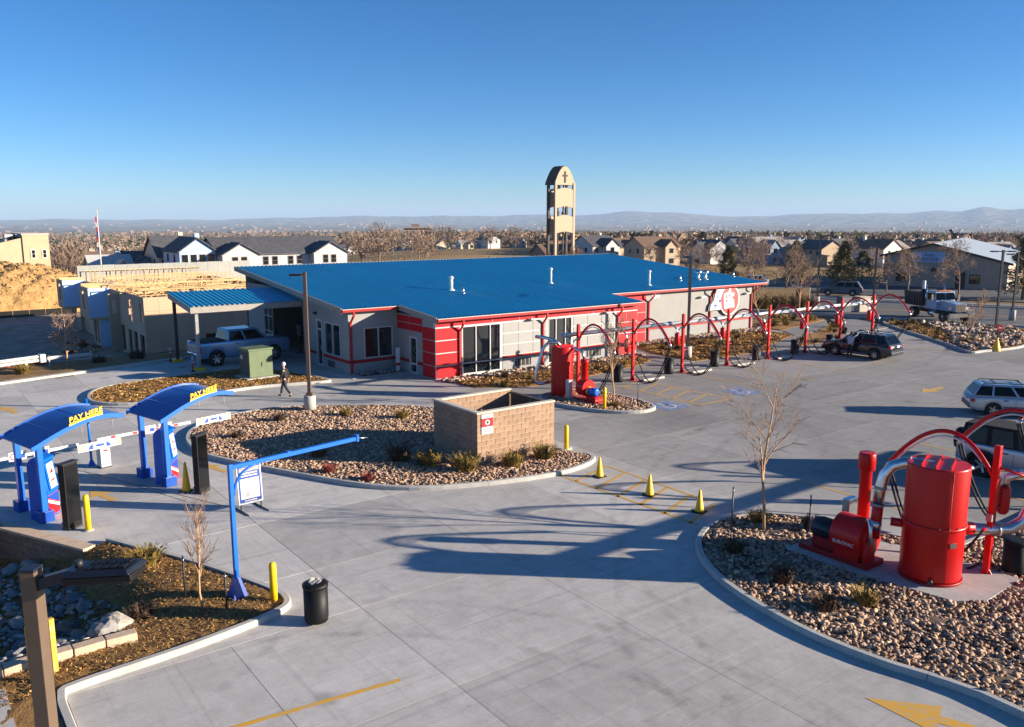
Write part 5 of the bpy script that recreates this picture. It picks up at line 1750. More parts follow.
def menu_board(label, loc, rz):
    t = thing('menu_board', label, 'menu board', loc, rz, 'black menu boards in the pay lanes')
    MB().box(-0.11, 0.11, -0.26, 0.26, 0.08, 1.98).build('cabinet', 'black_plastic', t, bevel=0.015)
    MB().box(0.111, 0.116, -0.22, 0.22, 0.2, 1.92).build('display', 'black_glass', t)
    MB().box(-0.116, -0.111, -0.22, 0.22, 0.14, 1.0).build('back_panel', 'black_plastic', t)
    MB().box(-0.13, 0.13, -0.24, 0.24, 0.0, 0.08).build('base', 'dark_metal', t)
    MB().box(-0.13, 0.13, -0.31, 0.31, 1.98, 2.0).build('top_cap', 'dark_metal', t)
    for y in (-0.2, 0.2):
        MB().cyl((-0.17, y, 0.0), (-0.17, y, 0.22), 0.025, n=8).build('conduit', 'steel_grey', t)
    return t
menu_board('black menu board slab beside the nearer yellow bollard', (3.70, 26.55, 0.0), CR - R(70))
menu_board('black menu board slab between second canopy and teardrop rock bed', (7.74, 27.58, 0.0), CR - R(70))
# traffic cones
def cone(label, x, y, h=0.71, sign=False):
    t = thing('traffic_cone', label, 'traffic cone', (x, y, 0), rnd.uniform(0, 1), 'yellow traffic cones')
    MB().box(-0.19, 0.19, -0.19, 0.19, 0, 0.035).build('foot', 'rubber', t, bevel=0.01)
    MB().lathe([(0.15, 0.035), (0.14, 0.06), (0.035, h - 0.02), (0.02, h)], 18).build('cone_body', 'yellow_sign', t)
    return t
cone('yellow traffic cone at the tip of the teardrop bed, leftmost on the hatching', 19.45, 20.95)
cone('yellow traffic cone in the middle of the hatched strip', 19.42, 18.5)
cone('yellow traffic cone beside the near rock bed, at the end of the hatching', 19.5, 16.45)
cone('tall yellow cone standing behind the second black menu board', 7.35, 28.0, 1.0)
# barrier gates in the pay lanes
def barrier(label, loc, rz, length, cab=True):
    t = thing('barrier_gate', label, 'barrier gate', loc, rz, 'white lane barrier gates')
    if cab:
        MB().box(-0.18, 0.18, -0.18, 0.18, 0.03, 1.02).build('cabinet', 'white_trim', t, bevel=0.02)
        MB().box(-0.06, 0.08, -0.188, -0.181, 0.62, 0.68).build('red_label', 'sign_red', t)
        MB().box(-0.2, 0.2, -0.2, 0.2, 0, 0.03).build('base', 'dark_metal', t)
    a = MB().box(-0.2, length, -0.03, 0.03, 1.0, 1.1).build('arm', 'sign_white', t)
    for k in range(int(length / 0.8)):
        x = 0.3 + k * 0.8
        MB().box(x, x + 0.18, -0.0335, -0.0305, 1.01, 1.09).build('red_stripe', 'sign_red', a)
    for x, w in ((0.42 * length, 0.55), (0.62 * length, 0.5)):
        MB().box(x, x + w, -0.05, -0.034, 0.92, 1.22).build('arm_sign', 'sign_white', a)
        MB().lathe([(0.12, 0), (0.12, 0.003)], 16, frame((x + w * 0.3, -0.0505, 1.07), (1, 0, 0), (0, 0, 1))).build('red_ring', 'sign_red', a)
        MB().lathe([(0.085, 0), (0.085, 0.003)], 16, frame((x + w * 0.3, -0.054, 1.07), (1, 0, 0), (0, 0, 1))).build('ring_inner', 'sign_white', a)
        MB().box(x + w * 0.58, x + w * 0.92, -0.0535, -0.0505, 0.98, 1.12).build('blue_mark', 'sign_blue', a)
    return t
barrier('white barrier cabinet between the pay canopies with striped arm', (5.75, 32.65, 0), R(12), 3.4)
barrier('white striped barrier arm crossing behind the first pay canopy', (1.1, 31.5, 0), R(12), 3.9)
t = thing('sensor_post', 'thin blue post beside the white barrier cabinet', 'post', (5.42, 33.15, 0), 0)
MB().cyl((0, 0, 0), (0, 0, 2.5), 0.045, n=10).build('shaft', 'blue_paint', t)
MB().lathe([(0.14, 0), (0.12, 0.04), (0.05, 0.2)], 12).build('foot', 'blue_paint', t)
# clearance arm over the lane
t = thing('clearance_arm', 'blue steel post with a long horizontal clearance arm', 'clearance arm', (5.98, 18.98, 0.02), R(10))
MB().box(-0.05, 0.05, -0.05, 0.05, 0.3, 3.32).build('post', 'blue_paint', t, bevel=0.008)
fl = MB().add([(-0.2, -0.2, 0.0), (0.2, -0.2, 0.0), (0.2, 0.2, 0.0), (-0.2, 0.2, 0.0), (-0.065, -0.065, 0.55), (0.065, -0.065, 0.55), (0.065, 0.065, 0.55), (-0.065, 0.065, 0.55)], [(0, 3, 2, 1), (4, 5, 6, 7), (0, 1, 5, 4), (1, 2, 6, 5), (2, 3, 7, 6), (3, 0, 4, 7)])
fl.build('foot', 'blue_dark', t)
MB().box(-0.28, 0.28, -0.28, 0.28, -0.02, 0.02).build('base_plate', 'blue_dark', t)
a = MB().box(0.05, 3.60, -0.05, 0.05, 3.2, 3.3).build('arm', 'blue_paint', t)
MB().tube(arc_pts((0.06, 0, 2.55), (0.25, 0, 3.02), (0.75, 0, 3.2), 8), 0.03, 8).build('brace', 'blue_paint', t)
MB().box(3.56, 3.62, -0.07, 0.07, 3.17, 3.36).build('end_plate', 'blue_paint', a)
MB().box(1.5, 1.6, -0.06, 0.06, 3.3, 3.33).build('bracket', 'blue_paint', a)
MB().tube([(3.62, 0, 3.25), (3.8, 0.02, 3.22), (3.95, 0.0, 3.2)], 0.018, 6).build('hook', 'galvanised', a)
# A-frame poster
t = thing('poster_stand', 'white and blue poster on a folding pavement stand', 'poster stand', (8.45, 24.95, 0), R(6))
Mp = Matrix.Translation((0, 0, 0.22)) @ Matrix.Rotation(R(-4), 4, 'X')
MB().box(-0.40, 0.40, -0.02, 0.02, 0.0, 1.22, Mp).build('frame', 'sign_white', t, bevel=0.006)
MB().box(-0.36, 0.36, -0.026, -0.0205, 0.05, 1.17, Mp).build('poster', 'sign_blue', t)
MB().box(-0.31, 0.31, -0.030, -0.0265, 0.16, 0.80, Mp).build('poster_panel', 'sign_white', t)
MB().box(-0.33, 0.33, -0.030, -0.0265, 1.02, 1.15, Mp).build('poster_head', 'steel_grey', t)
for z in (0.86, 0.94):
    MB().box(-0.27, 0.27, -0.030, -0.0265, z, z + 0.045, Mp).build('text_line', 'trash_paper', t)
MB().box(-0.2, 0.2, -0.030, -0.0265, 0.085, 0.12, Mp).build('text_line', 'trash_paper', t)
for x in (-0.33, 0.33):
    MB().box(x - 0.02, x + 0.02, -0.5, 0.5, 0.0, 0.03).build('foot', 'dark_metal', t)
    MB().box(x - 0.015, x + 0.015, -0.015, 0.015, 0.03, 0.26).build('spring', 'dark_metal', t)
# near litter bin
t = bin_('litter_bin', 'round black litter bin on the concrete by the near mulch corner', (7.02, 16.78, 0.06), 0, 0.90, 0.27, group='black litter bins along the vacuum bays')
MB().lathe([(0.12, -0.06), (0.05, -0.04), (0.05, 0.02)], 12).build('foot', 'dark_metal', t)
MB().lathe([(0.165, 0.86), (0.165, 0.895)], 16).build('inner_lid', 'rubber', t)
for k in range(5):
    a = k * 1.3
    MB().add([(0.1 * math.cos(a) - 0.06, 0.1 * math.sin(a) - 0.05, 0.91), (0.1 * math.cos(a) + 0.06, 0.1 * math.sin(a) - 0.03, 0.94), (0.1 * math.cos(a + 1) + 0.04, 0.1 * math.sin(a) + 0.06, 0.97), (0.1 * math.cos(a) - 0.05, 0.1 * math.sin(a) + 0.05, 0.92)], [(0, 1, 2, 3)]).build('crumpled_paper', 'trash_paper', t)

# ------------------------------------------------------------------ area lights
def street_lamp(label, loc, h, rz, heads=1, base=0.75, m='bronze', arm=0.5, w=0.075):
    t = thing('street_lamp', label, 'street lamp', loc, rz, 'square pole area lamps')
    if base:
        MB().lathe([(0.27, 0), (0.27, base - 0.03), (0.24, base)], 20).build('footing', 'kerb', t)
    MB().box(-w, w, -w, w, base, h).build('pole', m, t)
    MB().box(-w * 1.9, w * 1.9, -w * 1.9, w * 1.9, base, base + 0.12).build('pole_cover', m, t)
    for k in range(heads):
        s = 1 if k == 0 else -1
        MB().box(min(0, s * arm), max(0, s * arm), -0.035, 0.035, h - 0.14, h - 0.06).build('arm', m, t)
        hd = MB().box(min(s * arm, s * (arm + 0.55)), max(s * arm, s * (arm + 0.55)), -0.19, 0.19, h - 0.15, h - 0.05).build('lamp_head', 'fixture_dark', t, bevel=0.02)
        MB().box(min(s * (arm + .05), s * (arm + 0.5)), max(s * (arm + .05), s * (arm + 0.5)), -0.15, 0.15, h - 0.162, h - 0.151).build('lens', 'sign_white', hd)
    MB().box(-w, w, -w, w, h + 0.001, h + 0.02).build('pole_cap', m, t)
    return t
street_lamp('brown square lamp pole at the rear edge of the teardrop bed', (15.35, 36.4, 0.05), 6.45, R(143), 1, arm=0.12)
street_lamp('grey lamp pole rising in front of the white wall', (40.9, 36.0, 0.03), 6.55, R(60), 1, 0.8, 'dark_metal')
street_lamp('dark lamp pole at the street beyond the brown screen', (77.0, 50.6, 0.0), 6.9, R(-37), 1, 0.9, 'dark_metal')
street_lamp('dark lamp pole behind the last vacuum arches', (79.0, 45.6, 0.0), 6.9, R(-37), 1, 0.6, 'dark_metal')
street_lamp('tall dark lamp pole with crosshead at the street entrance', (72.9, 31.2, 0.05), 6.3, R(-30), 2, 0.0, 'dark_metal')
street_lamp('second dark pole beside the crosshead lamp, across the entrance', (79.6, 32.8, 0.0), 5.9, R(150), 1, 0.9, 'dark_metal')
# the near one: seen from above its own height
t = thing('street_lamp', 'brown square lamp pole close to the camera with flat finned head', 'street lamp', (0.85, 8.97, 0.0), HEAD * -1 + R(-2), 'square pole area lamps')
MB().box(-0.075, 0.075, -0.075, 0.075, 0.7, 5.62).build('pole', 'bronze', t, bevel=0.008)
MB().lathe([(0.27, 0), (0.27, 0.68), (0.24, 0.7)], 20).build('footing', 'kerb', t)
MB().box(-0.08, 0.08, -0.08, 0.08, 5.621, 5.65).build('pole_cap', 'fixture_dark', t, bevel=0.006)
MB().add([(0.076, -0.045, 5.42), (0.46, -0.045, 5.56), (0.46, 0.045, 5.56), (0.076, 0.045, 5.42), (0.076, -0.045, 5.54), (0.46, -0.045, 5.66), (0.46, 0.045, 5.66), (0.076, 0.045, 5.54)], [(0, 3, 2, 1), (4, 5, 6, 7), (0, 1, 5, 4), (1, 2, 6, 5), (2, 3, 7, 6), (3, 0, 4, 7)]).build('arm', 'fixture_dark', t)
HM = Matrix.Translation((0.40, 0, 5.60)) @ Matrix.Rotation(R(-5), 4, 'Y')
hd = MB()
hd.add([(-0.03, -0.16, 0), (0.66, -0.18, 0), (0.70, 0.16, 0), (-0.03, 0.16, 0), (0.0, -0.13, 0.06), (0.63, -0.15, 0.045), (0.66, 0.13, 0.045), (0.0, 0.13, 0.06)],
       [(0, 3, 2, 1), (4, 5, 6, 7), (0, 1, 5, 4), (1, 2, 6, 5), (2, 3, 7, 6), (3, 0, 4, 7)], False, HM)
ho = hd.build('lamp_head', 'fixture_dark', t, bevel=0.012)
MB().box(-0.02, 0.67, -0.165, 0.155, -0.075, -0.002, HM).build('lens_housing', 'black_plastic', ho, bevel=0.015)
for k in range(2):
    for i in range(5):
        x = 0.19 + i * 0.085
        MB().box(x, x + 0.068, -0.115 + k * 0.12, -0.015 + k * 0.12, 0.05, 0.068, HM).build('cooling_fin', 'black_plastic', ho, bevel=0.004)
MB().cyl(HM @ Vector((0.09, 0, 0.05)), HM @ Vector((0.09, 0, 0.12)), 0.038, n=14).build('photocell', 'dark_metal', ho)

# ------------------------------------------------------------------ transformer and service cabinets
t = thing('transformer_box', 'green pad-mounted transformer box in the mulch island', 'transformer', (16.35, 46.1, 0.05), R(6))
MB().box(-0.95, 0.95, -0.85, 0.85, 0, 0.12).build('pad', 'kerb', t)
MB().box(-0.7, 0.7, -0.6, 0.6, 0.12, 1.62).build('cabinet', 'green_box', t, bevel=0.025)
MB().box(-0.75, 0.75, -0.65, 0.65, 1.62, 1.72).build('lid', 'green_box', t, bevel=0.02)
MB().box(-0.712, -0.701, -0.55, 0.55, 0.2, 1.55).build('door', 'green_box_dark', t)
MB().box(-0.72, -0.7125, 0.2, 0.42, 1.1, 1.32).build('warning_label', 'sign_white', t)
MB().box(0.02, 0.06, -0.625, -0.6, 0.7, 0.95).build('handle', 'dark_metal', t)
t = thing('service_box', 'grey and tan service cabinets by the street lamp', 'cabinet', (74.2, 45.2, 0), R(-20))
MB().box(-1.2, -0.1, -0.4, 0.4, 0, 1.45).build('cabinet', 'cladding', t, bevel=0.02)
MB().box(-1.25, -0.05, -0.45, 0.45, 1.45, 1.52).build('lid', 'cladding', t)
t = thing('service_box', 'tan cabinet with green mark beside the grey cabinet', 'cabinet', (75.4, 44.6, 0), R(-20))
MB().box(-0.6, 0.6, -0.4, 0.4, 0, 1.4).build('cabinet', 'coping', t, bevel=0.02)
MB().box(-0.65, 0.65, -0.45, 0.45, 1.4, 1.47).build('lid', 'coping', t)
MB().box(-0.15, 0.15, -0.406, -0.401, 0.75, 1.1).build('label', 'green_box', t)
# stop sign in a cone at the entrance
t = thing('portable_sign', 'small red sign on a yellow cone by the stony entrance bed', 'sign', (60.2, 25.6, 0.0), HEAD * -1)
MB().lathe([(0.3, 0), (0.28, 0.05), (0.06, 0.85), (0.05, 0.9)], 14).build('cone_body', 'yellow_sign', t)
MB().cyl((0, 0, 0.8), (0, 0, 1.85), 0.04, n=8).build('pole', 'dark_metal', t)
MB().lathe([(0.24, 0), (0.24, 0.02)], 8, frame((0.1, -0.04, 1.6), (1, 0, 0), (0, 0, 1))).build('plate', 'sign_red', t)
MB().box(-0.02, 0.22, -0.066, -0.061, 1.56, 1.64).build('text_line', 'sign_white', t)
# yellow marker post across the street
t = thing('marker_post', 'white and yellow utility marker post behind the dump truck', 'marker', (88.0, 45.2, -0.02))
MB().cyl((0, 0, 0), (0, 0, 1.3), 0.12, n=10).build('post', 'yellow_sign', t)
MB().cyl((0, 0, 1.3), (0, 0, 2.4), 0.16, n=10).build('cap', 'sign_white', t)
# brown slatted screen with shrubs
scr = thing('brown_screen', 'low brown slatted screen enclosure at the far edge of the lot', 'screen', (68.2, 52.5, -0.05), R(-20))
for k in range(22):
    MB().box(k * 0.32, k * 0.32 + 0.3, -0.03, 0.03, 0.1, 2.0).build('slat', 'brown_screen', scr)
for k in range(4):
    MB().box(k * 2.33 - 0.06, k * 2.33 + 0.06, 0.031, 0.15, 0, 2.1).build('post', 'brown_screen', scr)
MB().box(7.05, 7.11, -0.05, 3.0, 0.0, 2.05).build('end_panel', 'coping', scr)
# ------------------------------------------------------------------ vehicles
def wheel(parent, x, y, r, w, side, rimm='rim', spokes=5):
    t = MB()
    M = frame((x, y, r), (1, 0, 0), (0, 0, 1)) if side < 0 else frame((x, y, r), (-1, 0, 0), (0, 0, 1))
    # lathe axis = local z -> outwards
    t.lathe([(r * 0.66, -w / 2), (r * 0.93, -w / 2), (r, -w * 0.36), (r, w * 0.36), (r * 0.93, w / 2), (r * 0.66, w / 2), (r * 0.62, w * 0.3)], 28, M)
    tw = t.build('wheel', 'rubber', parent)
    k = MB()
    k.lathe([(r * 0.66, -w * 0.1), (r * 0.66, w * 0.46), (r * 0.58, w * 0.42), (r * 0.56, w * 0.12), (r * 0.1, w * 0.10)], 24, M)
    k.build('rim_barrel', 'dark_metal', tw)
    s = MB()
    for q in range(spokes):
        a = 2 * math.pi * q / spokes
        S = M @ Matrix.Rotation(a, 4, 'Z')
        s.add([(0.05 * r, -0.11 * r, w * 0.36), (0.62 * r, -0.075 * r, w * 0.44), (0.62 * r, 0.075 * r, w * 0.44), (0.05 * r, 0.11 * r, w * 0.36),
               (0.05 * r, -0.11 * r, w * 0.2), (0.62 * r, -0.075 * r, w * 0.3), (0.62 * r, 0.075 * r, w * 0.3), (0.05 * r, 0.11 * r, w * 0.2)],
              [(0, 1, 2, 3), (7, 6, 5, 4), (0, 4, 5, 1), (2, 6, 7, 3), (1, 5, 6, 2)], False, S)
    s.lathe([(0.16 * r, w * 0.2), (0.16 * r, w * 0.40), (0.08 * r, w * 0.43)], 12, M)
    s.lathe([(0.58 * r, w * 0.30), (0.665 * r, w * 0.46), (0.60 * r, w * 0.40)], 24, M, True, False)
    s.build('rim', rimm, tw)
    return tw

def loft_body(L, W, top, sill, wheels, rw, arch=1.22, round_end=0.12, square=False):
    """Lower body: stations along x; top = [(x, z)...]; wheels = x positions; rw = wheel radius."""
    xs = set(np.linspace(-L / 2, L / 2, 41).tolist())
    xs |= {-L / 2 + 0.04, -L / 2 + 0.10, L / 2 - 0.04, L / 2 - 0.10}
    ra = rw * arch
    for wx in wheels:
        for k in range(-9, 10):
            xs.add(wx + ra * math.sin(k * math.pi / 18 * 0.999))
        xs |= {wx - ra - 0.01, wx + ra + 0.01}
    xs |= {p[0] for p in top}
    xs = sorted(x for x in xs if -L / 2 <= x <= L / 2)
    X, Zt = [p[0] for p in top], [p[1] for p in top]
    b = MB()
    rows = (0.0, 0.12, 0.32, 0.55, 0.78, 0.93, 1.0)
    wf = (0.955, 0.99, 1.0, 0.995, 0.975, 0.94, 0.88) if not square else (0.97, 0.99, 1.0, 1.0, 0.995, 0.985, 0.955)
    n = len(rows)
    vs, fs = [], []
    per = 2 * n + 3
    for x in xs:
        zt = float(np.interp(x, X, Zt))
        e = abs(2 * x / L)
        hw = W / 2 * (1 - round_end * e ** 7)
        zb = sill + 0.10 * max(0, e - 0.86) / 0.14
        for wx in wheels:
            if abs(x - wx) < ra:
                zb = max(zb, rw + math.sqrt(max(0, ra * ra - (x - wx) ** 2)) - 0.02)
        zb = min(zb, zt - 0.06)
        side = [(hw * f, zb + (zt - zb) * t) for t, f in zip(rows, wf)]
        ring = [(x, -y, z) for y, z in side]
        ring += [(x, -hw * 0.5, zt + 0.018), (x, 0, zt + 0.024), (x, hw * 0.5, zt + 0.018)]
        ring += [(x, y, z) for y, z in reversed(side)]
        vs += ring
    for i in range(len(xs) - 1):
        for k in range(per - 1):
            fs.append((i * per + k, i * per + k + 1, (i + 1) * per + k + 1, (i + 1) * per + k))
    b.add(vs, fs, True)
    k0 = len(b.v) - len(vs)
    b.f += [tuple(k0 + k for k in range(per)), tuple(k0 + (len(xs) - 1) * per + k for k in range(per - 1, -1, -1))]
    b.s += [False, False]
    return b

class Cabin:
    def __init__(self, xf0, xf1, xr1, xr0, zb, zr, wb, wr):
        self.p = (xf0, xf1, xr1, xr0, zb, zr, wb / 2, wr / 2)
    def pt(self, s, t, side):
        """s 0..1 from rear to front, t 0..1 from belt to roof, on a side (+1 left / -1 right)."""
        xf0, xf1, xr1, xr0, zb, zr, wb, wr = self.p
        x = (xr0 + (xf0 - xr0) * s) * (1 - t) + (xr1 + (xf1 - xr1) * s) * t
        return Vector((x, side * (wb * (1 - t) + wr * t), zb + (zr - zb) * t))
    def end(self, u, t, front):
        xf0, xf1, xr1, xr0, zb, zr, wb, wr = self.p
        x = (xf0 * (1 - t) + xf1 * t) if front else (xr0 * (1 - t) + xr1 * t)
        return Vector((x, (wb * (1 - t) + wr * t) * u, zb + (zr - zb) * t))
    def shell(self):
        c = [self.pt(0, 0, 1), self.pt(1, 0, 1), self.pt(1, 0, -1), self.pt(0, 0, -1), self.pt(0, 1, 1), self.pt(1, 1, 1), self.pt(1, 1, -1), self.pt(0, 1, -1)]
        return MB().add(c, [(0, 1, 2, 3), (4, 7, 6, 5), (0, 4, 5, 1), (2, 6, 7, 3), (1, 5, 6, 2), (0, 3, 7, 4)])
    def quad(self, f, corners, off=0.011, n=None):
        q = [f(*c) for c in corners]
        nn = (q[1] - q[0]).cross(q[3] - q[0]).normalized()
        if nn.dot(n) < 0:
            nn = -nn
        return MB().add([p + nn * off for p in q] + [p - nn * 0.005 for p in q], [(0, 1, 2, 3), (7, 6, 5, 4), (0, 4, 5, 1), (1, 5, 6, 2), (2, 6, 7, 3), (3, 7, 4, 0)])

def car(name, label, cat, loc, rz, P):
    t = thing(name, label, cat, loc, rz)
    L, W = P['L'], P['W']
    body = loft_body(L, W, P['top'], P['sill'], P['wx'], P['r'], P.get('arch', 1.2), P.get('round', 0.12), P.get('square', False)).build('body', P['paint'], t)
    if P.get('clad'):
        cl = MB()
        for s in (-1, 1):
            cl.box(P['wx'][0] + P['r'] * 1.25, P['wx'][1] - P['r'] * 1.25, s * W * 0.485 - 0.03, s * W * 0.485 + 0.03, P['sill'] - 0.02, P['sill'] + P.get('cladh', 0.2))
        cl.build('sill_cladding', P['clad'], body, bevel=0.015)
    # dark under-tray
    MB().box(-L / 2 + 0.25, L / 2 - 0.25, -W * 0.42, W * 0.42, P['sill'] - 0.06, P['sill'] + 0.25).build('underbody', 'rubber', t)
    for wx in P['wx']:
        for s in (-1, 1):
            MB().lathe([(P['r'] * 1.16, -0.02), (P['r'] * 1.16, 0.28)], 20, frame((wx, s * W * 0.30, P['r']), (1, 0, 0), (0, 0, 1) if s < 0 else (0, 0, -1))).build('wheel_well', 'rubber', body)
            wheel(t, wx, s * (W / 2 - P.get('tw', 0.2) / 2 - 0.01), P['r'], P.get('tw', 0.2), s, P.get('rim', 'rim'), P.get('spokes', 5))
    C = Cabin(*P['cab'])
    cb = C.shell().build('cabin', P.get('cabpaint', P['paint']), t, bevel=P.get('cabbevel', 0.05), seg=3)
    for s in (-1, 1):
        for (s0, s1) in P['side']:
            C.quad(lambda a, b2: C.pt(a, b2, s), [(s0 + 0.0, 0.08), (s1, 0.08), (s1, 0.86), (s0, 0.86)], n=Vector((0, s, 0.3))).build('side_window', 'car_glass', cb)
    C.quad(lambda a, b2: C.end(a, b2, True), [(-0.86, 0.06), (0.86, 0.06), (0.86, 0.90), (-0.86, 0.90)], n=Vector((1, 0, 0.5))).build('windscreen', 'car_glass', cb)
    C.quad(lambda a, b2: C.end(a, b2, False), [(-0.84, 0.10), (0.84, 0.10), (0.84, 0.88), (-0.84, 0.88)], n=Vector((-1, 0, 0.4))).build('rear_window', 'car_glass', cb)
    zb = P['cab'][4]
    xf = L / 2
    for s in (-1, 1):
        MB().box(xf - 0.36, xf - 0.05, s * W * 0.33 - 0.15, s * W * 0.33 + 0.15, P['lampz'], P['lampz'] + 0.15).build('headlight', 'head_lamp', t, bevel=0.03)
        MB().box(-xf + 0.02, -xf + 0.20, s * (W / 2 - 0.14) - 0.10, s * (W / 2 - 0.14) + 0.10, P['tailz'], P['tailz'] + P.get('tailh', 0.18)).build('tail_light', 'tail_red', t, bevel=0.03)
        m = C.pt(0.90, 0.06, s)
        MB().box(m.x - 0.06, m.x + 0.06, min(m.y + s * 0.02, m.y + s * 0.2), max(m.y + s * 0.02, m.y + s * 0.2), m.z - 0.02, m.z + 0.13).build('mirror', P.get('mirror', P['paint']), t, bevel=0.03)
        for hx in P.get('handles', ()):
            MB().box(hx - 0.09, hx + 0.09, s * W * 0.495 - 0.02, s * W * 0.495 + 0.02, zb - 0.17, zb - 0.13).build('door_handle', P.get('handle_m', 'dark_metal'), body)
        for hx in P.get('seams', ()):
            MB().box(hx - 0.006, hx + 0.006, s * W * 0.4985 - 0.004, s * W * 0.4985 + 0.004, P['sill'] + 0.12, zb - 0.12).build('door_seam', 'rubber', body)
    MB().box(xf - 0.14, xf + 0.015, -W * 0.27, W * 0.27, P['lampz'] - 0.10, P['lampz'] + 0.1).build('grille', P.get('grille', 'black_plastic'), t, bevel=0.02)
    MB().box(xf - 0.2, xf + 0.05, -W * 0.43, W * 0.43, P['sill'] + 0.06, P['sill'] + 0.24).build('front_bumper', P.get('bumper', P['paint']), t, bevel=0.05)
    MB().box(-xf - 0.05, -xf + 0.2, -W * 0.43, W * 0.43, P['sill'] + 0.08, P['sill'] + 0.30).build('rear_bumper', P.get('bumper', P['paint']), t, bevel=0.05)
    MB().box(-xf - 0.062, -xf - 0.045 if P.get('plate_low') else -xf + 0.0, -0.16, 0.16, P.get('platez', 0.72), P.get('platez', 0.72) + 0.12).build('number_plate', 'sign_white', t)
    if P.get('rails'):
        xf0, xf1, xr1, xr0, z0, zr, wb, wr = P['cab']
        for s in (-1, 1):
            MB().tube([(xr1 + 0.1, s * wr * 0.44, zr - 0.01), (xr1 + 0.2, s * wr * 0.44, zr + 0.06), (xf1 - 0.25, s * wr * 0.44, zr + 0.06), (xf1 - 0.12, s * wr * 0.44, zr - 0.01)], 0.022, 6).build('roof_rail', 'dark_metal', cb)
        for x in P['rails']:
            MB().box(x - 0.03, x + 0.03, -wr * 0.44, wr * 0.44, zr + 0.06, zr + 0.09).build('cross_bar', 'dark_metal', cb)
    return t, body, cb

# silver wagon parked at the right
car('silver_wagon', 'silver two-tone estate car with roof bars, rear towards us', 'car', (41.45, 16.4, 0), R(-53), dict(
    L=4.42, W=1.70, sill=0.24, wx=(-1.24, 1.28), r=0.30, tw=0.19, paint='paint_silver', clad='cladding', cladh=0.26, bumper='cladding',
    top=[(-2.21, 0.72), (-2.17, 0.90), (-1.6, 0.93), (0.6, 0.92), (1.0, 0.93), (1.75, 0.84), (2.1, 0.74), (2.21, 0.6)],
    cab=(1.05, 0.25, -1.80, -2.14, 0.90, 1.43, 1.56, 1.24), side=[(0.03, 0.25), (0.28, 0.58), (0.62, 0.90)], lampz=0.62, tailz=0.62, tailh=0.16,
    handles=(0.15, -0.75), seams=(-0.35, 0.72), rails=(-1.2, -0.1), platez=0.66))
# black wagon at the far vacuum row
car('black_wagon', 'black estate car backed out from the far vacuum bays, person beside it', 'car', (50.9, 29.95, 0), R(92), dict(
    L=4.79, W=1.82, sill=0.28, wx=(-1.36, 1.38), r=0.34, tw=0.22, paint='paint_black', clad='cladding', cladh=0.12, spokes=7,
    top=[(-2.39, 0.70), (-2.35, 0.98), (-1.8, 1.03), (0.7, 1.0), (1.1, 1.0), (1.9, 0.9), (2.25, 0.8), (2.39, 0.62)],
    cab=(1.2, 0.35, -1.85, -2.28, 0.98, 1.60, 1.68, 1.30), side=[(0.05, 0.24), (0.27, 0.56), (0.60, 0.90)], lampz=0.66, tailz=0.78, tailh=0.2,
    handles=(0.15, -0.8), seams=(-0.35, 0.8), rails=(-1.2, -0.1), platez=0.86))
# silver off-roader entering at the picture edge
jp, jbody, jcab = car('offroader', 'silver boxy off-roader with black soft top and spare wheel', 'car', (31.15, 11.75, 0), R(-84), dict(
    square=True, L=4.3, W=1.80, sill=0.45, wx=(-1.28, 1.38), r=0.42, tw=0.27, paint='paint_silver', arch=1.28, round=0.03, bumper='black_plastic', cabpaint='soft_top', rim='rim',
    top=[(-2.15, 1.12), (-2.1, 1.16), (0.65, 1.16), (0.8, 1.14), (1.9, 1.08), (2.1, 1.04), (2.15, 0.9)],
    cab=(0.85, 0.55, -1.98, -2.10, 1.15, 1.84, 1.66, 1.44), side=[(0.05, 0.30), (0.36, 0.60), (0.66, 0.93)], lampz=0.85, tailz=0.85, tailh=0.2,
    handles=(0.25, -0.55), seams=(-0.3, 0.6), mirror='black_plastic', platez=0.6))
sp = MB().lathe([(0.24, -0.13), (0.37, -0.13), (0.40, -0.08), (0.40, 0.08), (0.37, 0.13), (0.24, 0.13)], 26, frame((-2.32, 0.05, 1.05), (0, 1, 0), (0, 0, 1)))
sp.build('spare_wheel', 'rubber', jp)
for wx in (-1.28, 1.38):
    for s in (-1, 1):
        b = MB()
        pts = [(wx + 0.55 * math.cos(a), 0.42 + 0.55 * math.sin(a)) for a in [math.pi * k / 12 for k in range(13)]]
        inn = [(wx + 0.47 * math.cos(a), 0.42 + 0.47 * math.sin(a)) for a in [math.pi * k / 12 for k in range(12, -1, -1)]]
        b.prism(pts + inn, 0.80, 0.97, Matrix(((1, 0, 0, 0), (0, 0, s, 0), (0, 1, 0, 0), (0, 0, 0, 1))))
        b.build('wheel_flare', 'black_plastic', jp)
# blue-silver pickup under the canopy
pk, pkb, pkc = car('pickup_truck', 'steel blue crew cab pickup under the small blue canopy', 'pickup', (17.55, 52.35, 0), R(4), dict(
    square=True, L=5.9, W=2.03, sill=0.5, wx=(-1.85, 1.85), r=0.45, tw=0.29, paint='paint_steelblue', arch=1.2, round=0.06, bumper='chrome', rim='rim', spokes=6,
    top=[(-2.95, 1.30), (-2.93, 1.40), (-1.0, 1.42), (1.2, 1.40), (1.6, 1.40), (2.75, 1.33), (2.92, 1.26), (2.95, 1.05)],
    cabbevel=0.09, cab=(1.55, 0.78, -1.02, -1.18, 1.38, 2.04, 1.96, 1.64), side=[(0.05, 0.42), (0.46, 0.91)], lampz=0.92, tailz=0.85, tailh=0.32,
    handles=(0.3, -0.6), seams=(0.0, 1.1), grille='chrome', platez=0.75))
b = MB().box(-2.82, -1.18, -0.84, 0.84, 1.42, 1.47)
pk.scale = (1, 1, 1.06)
bc = b.build('bed_cover', 'soft_top', pk, bevel=0.015)
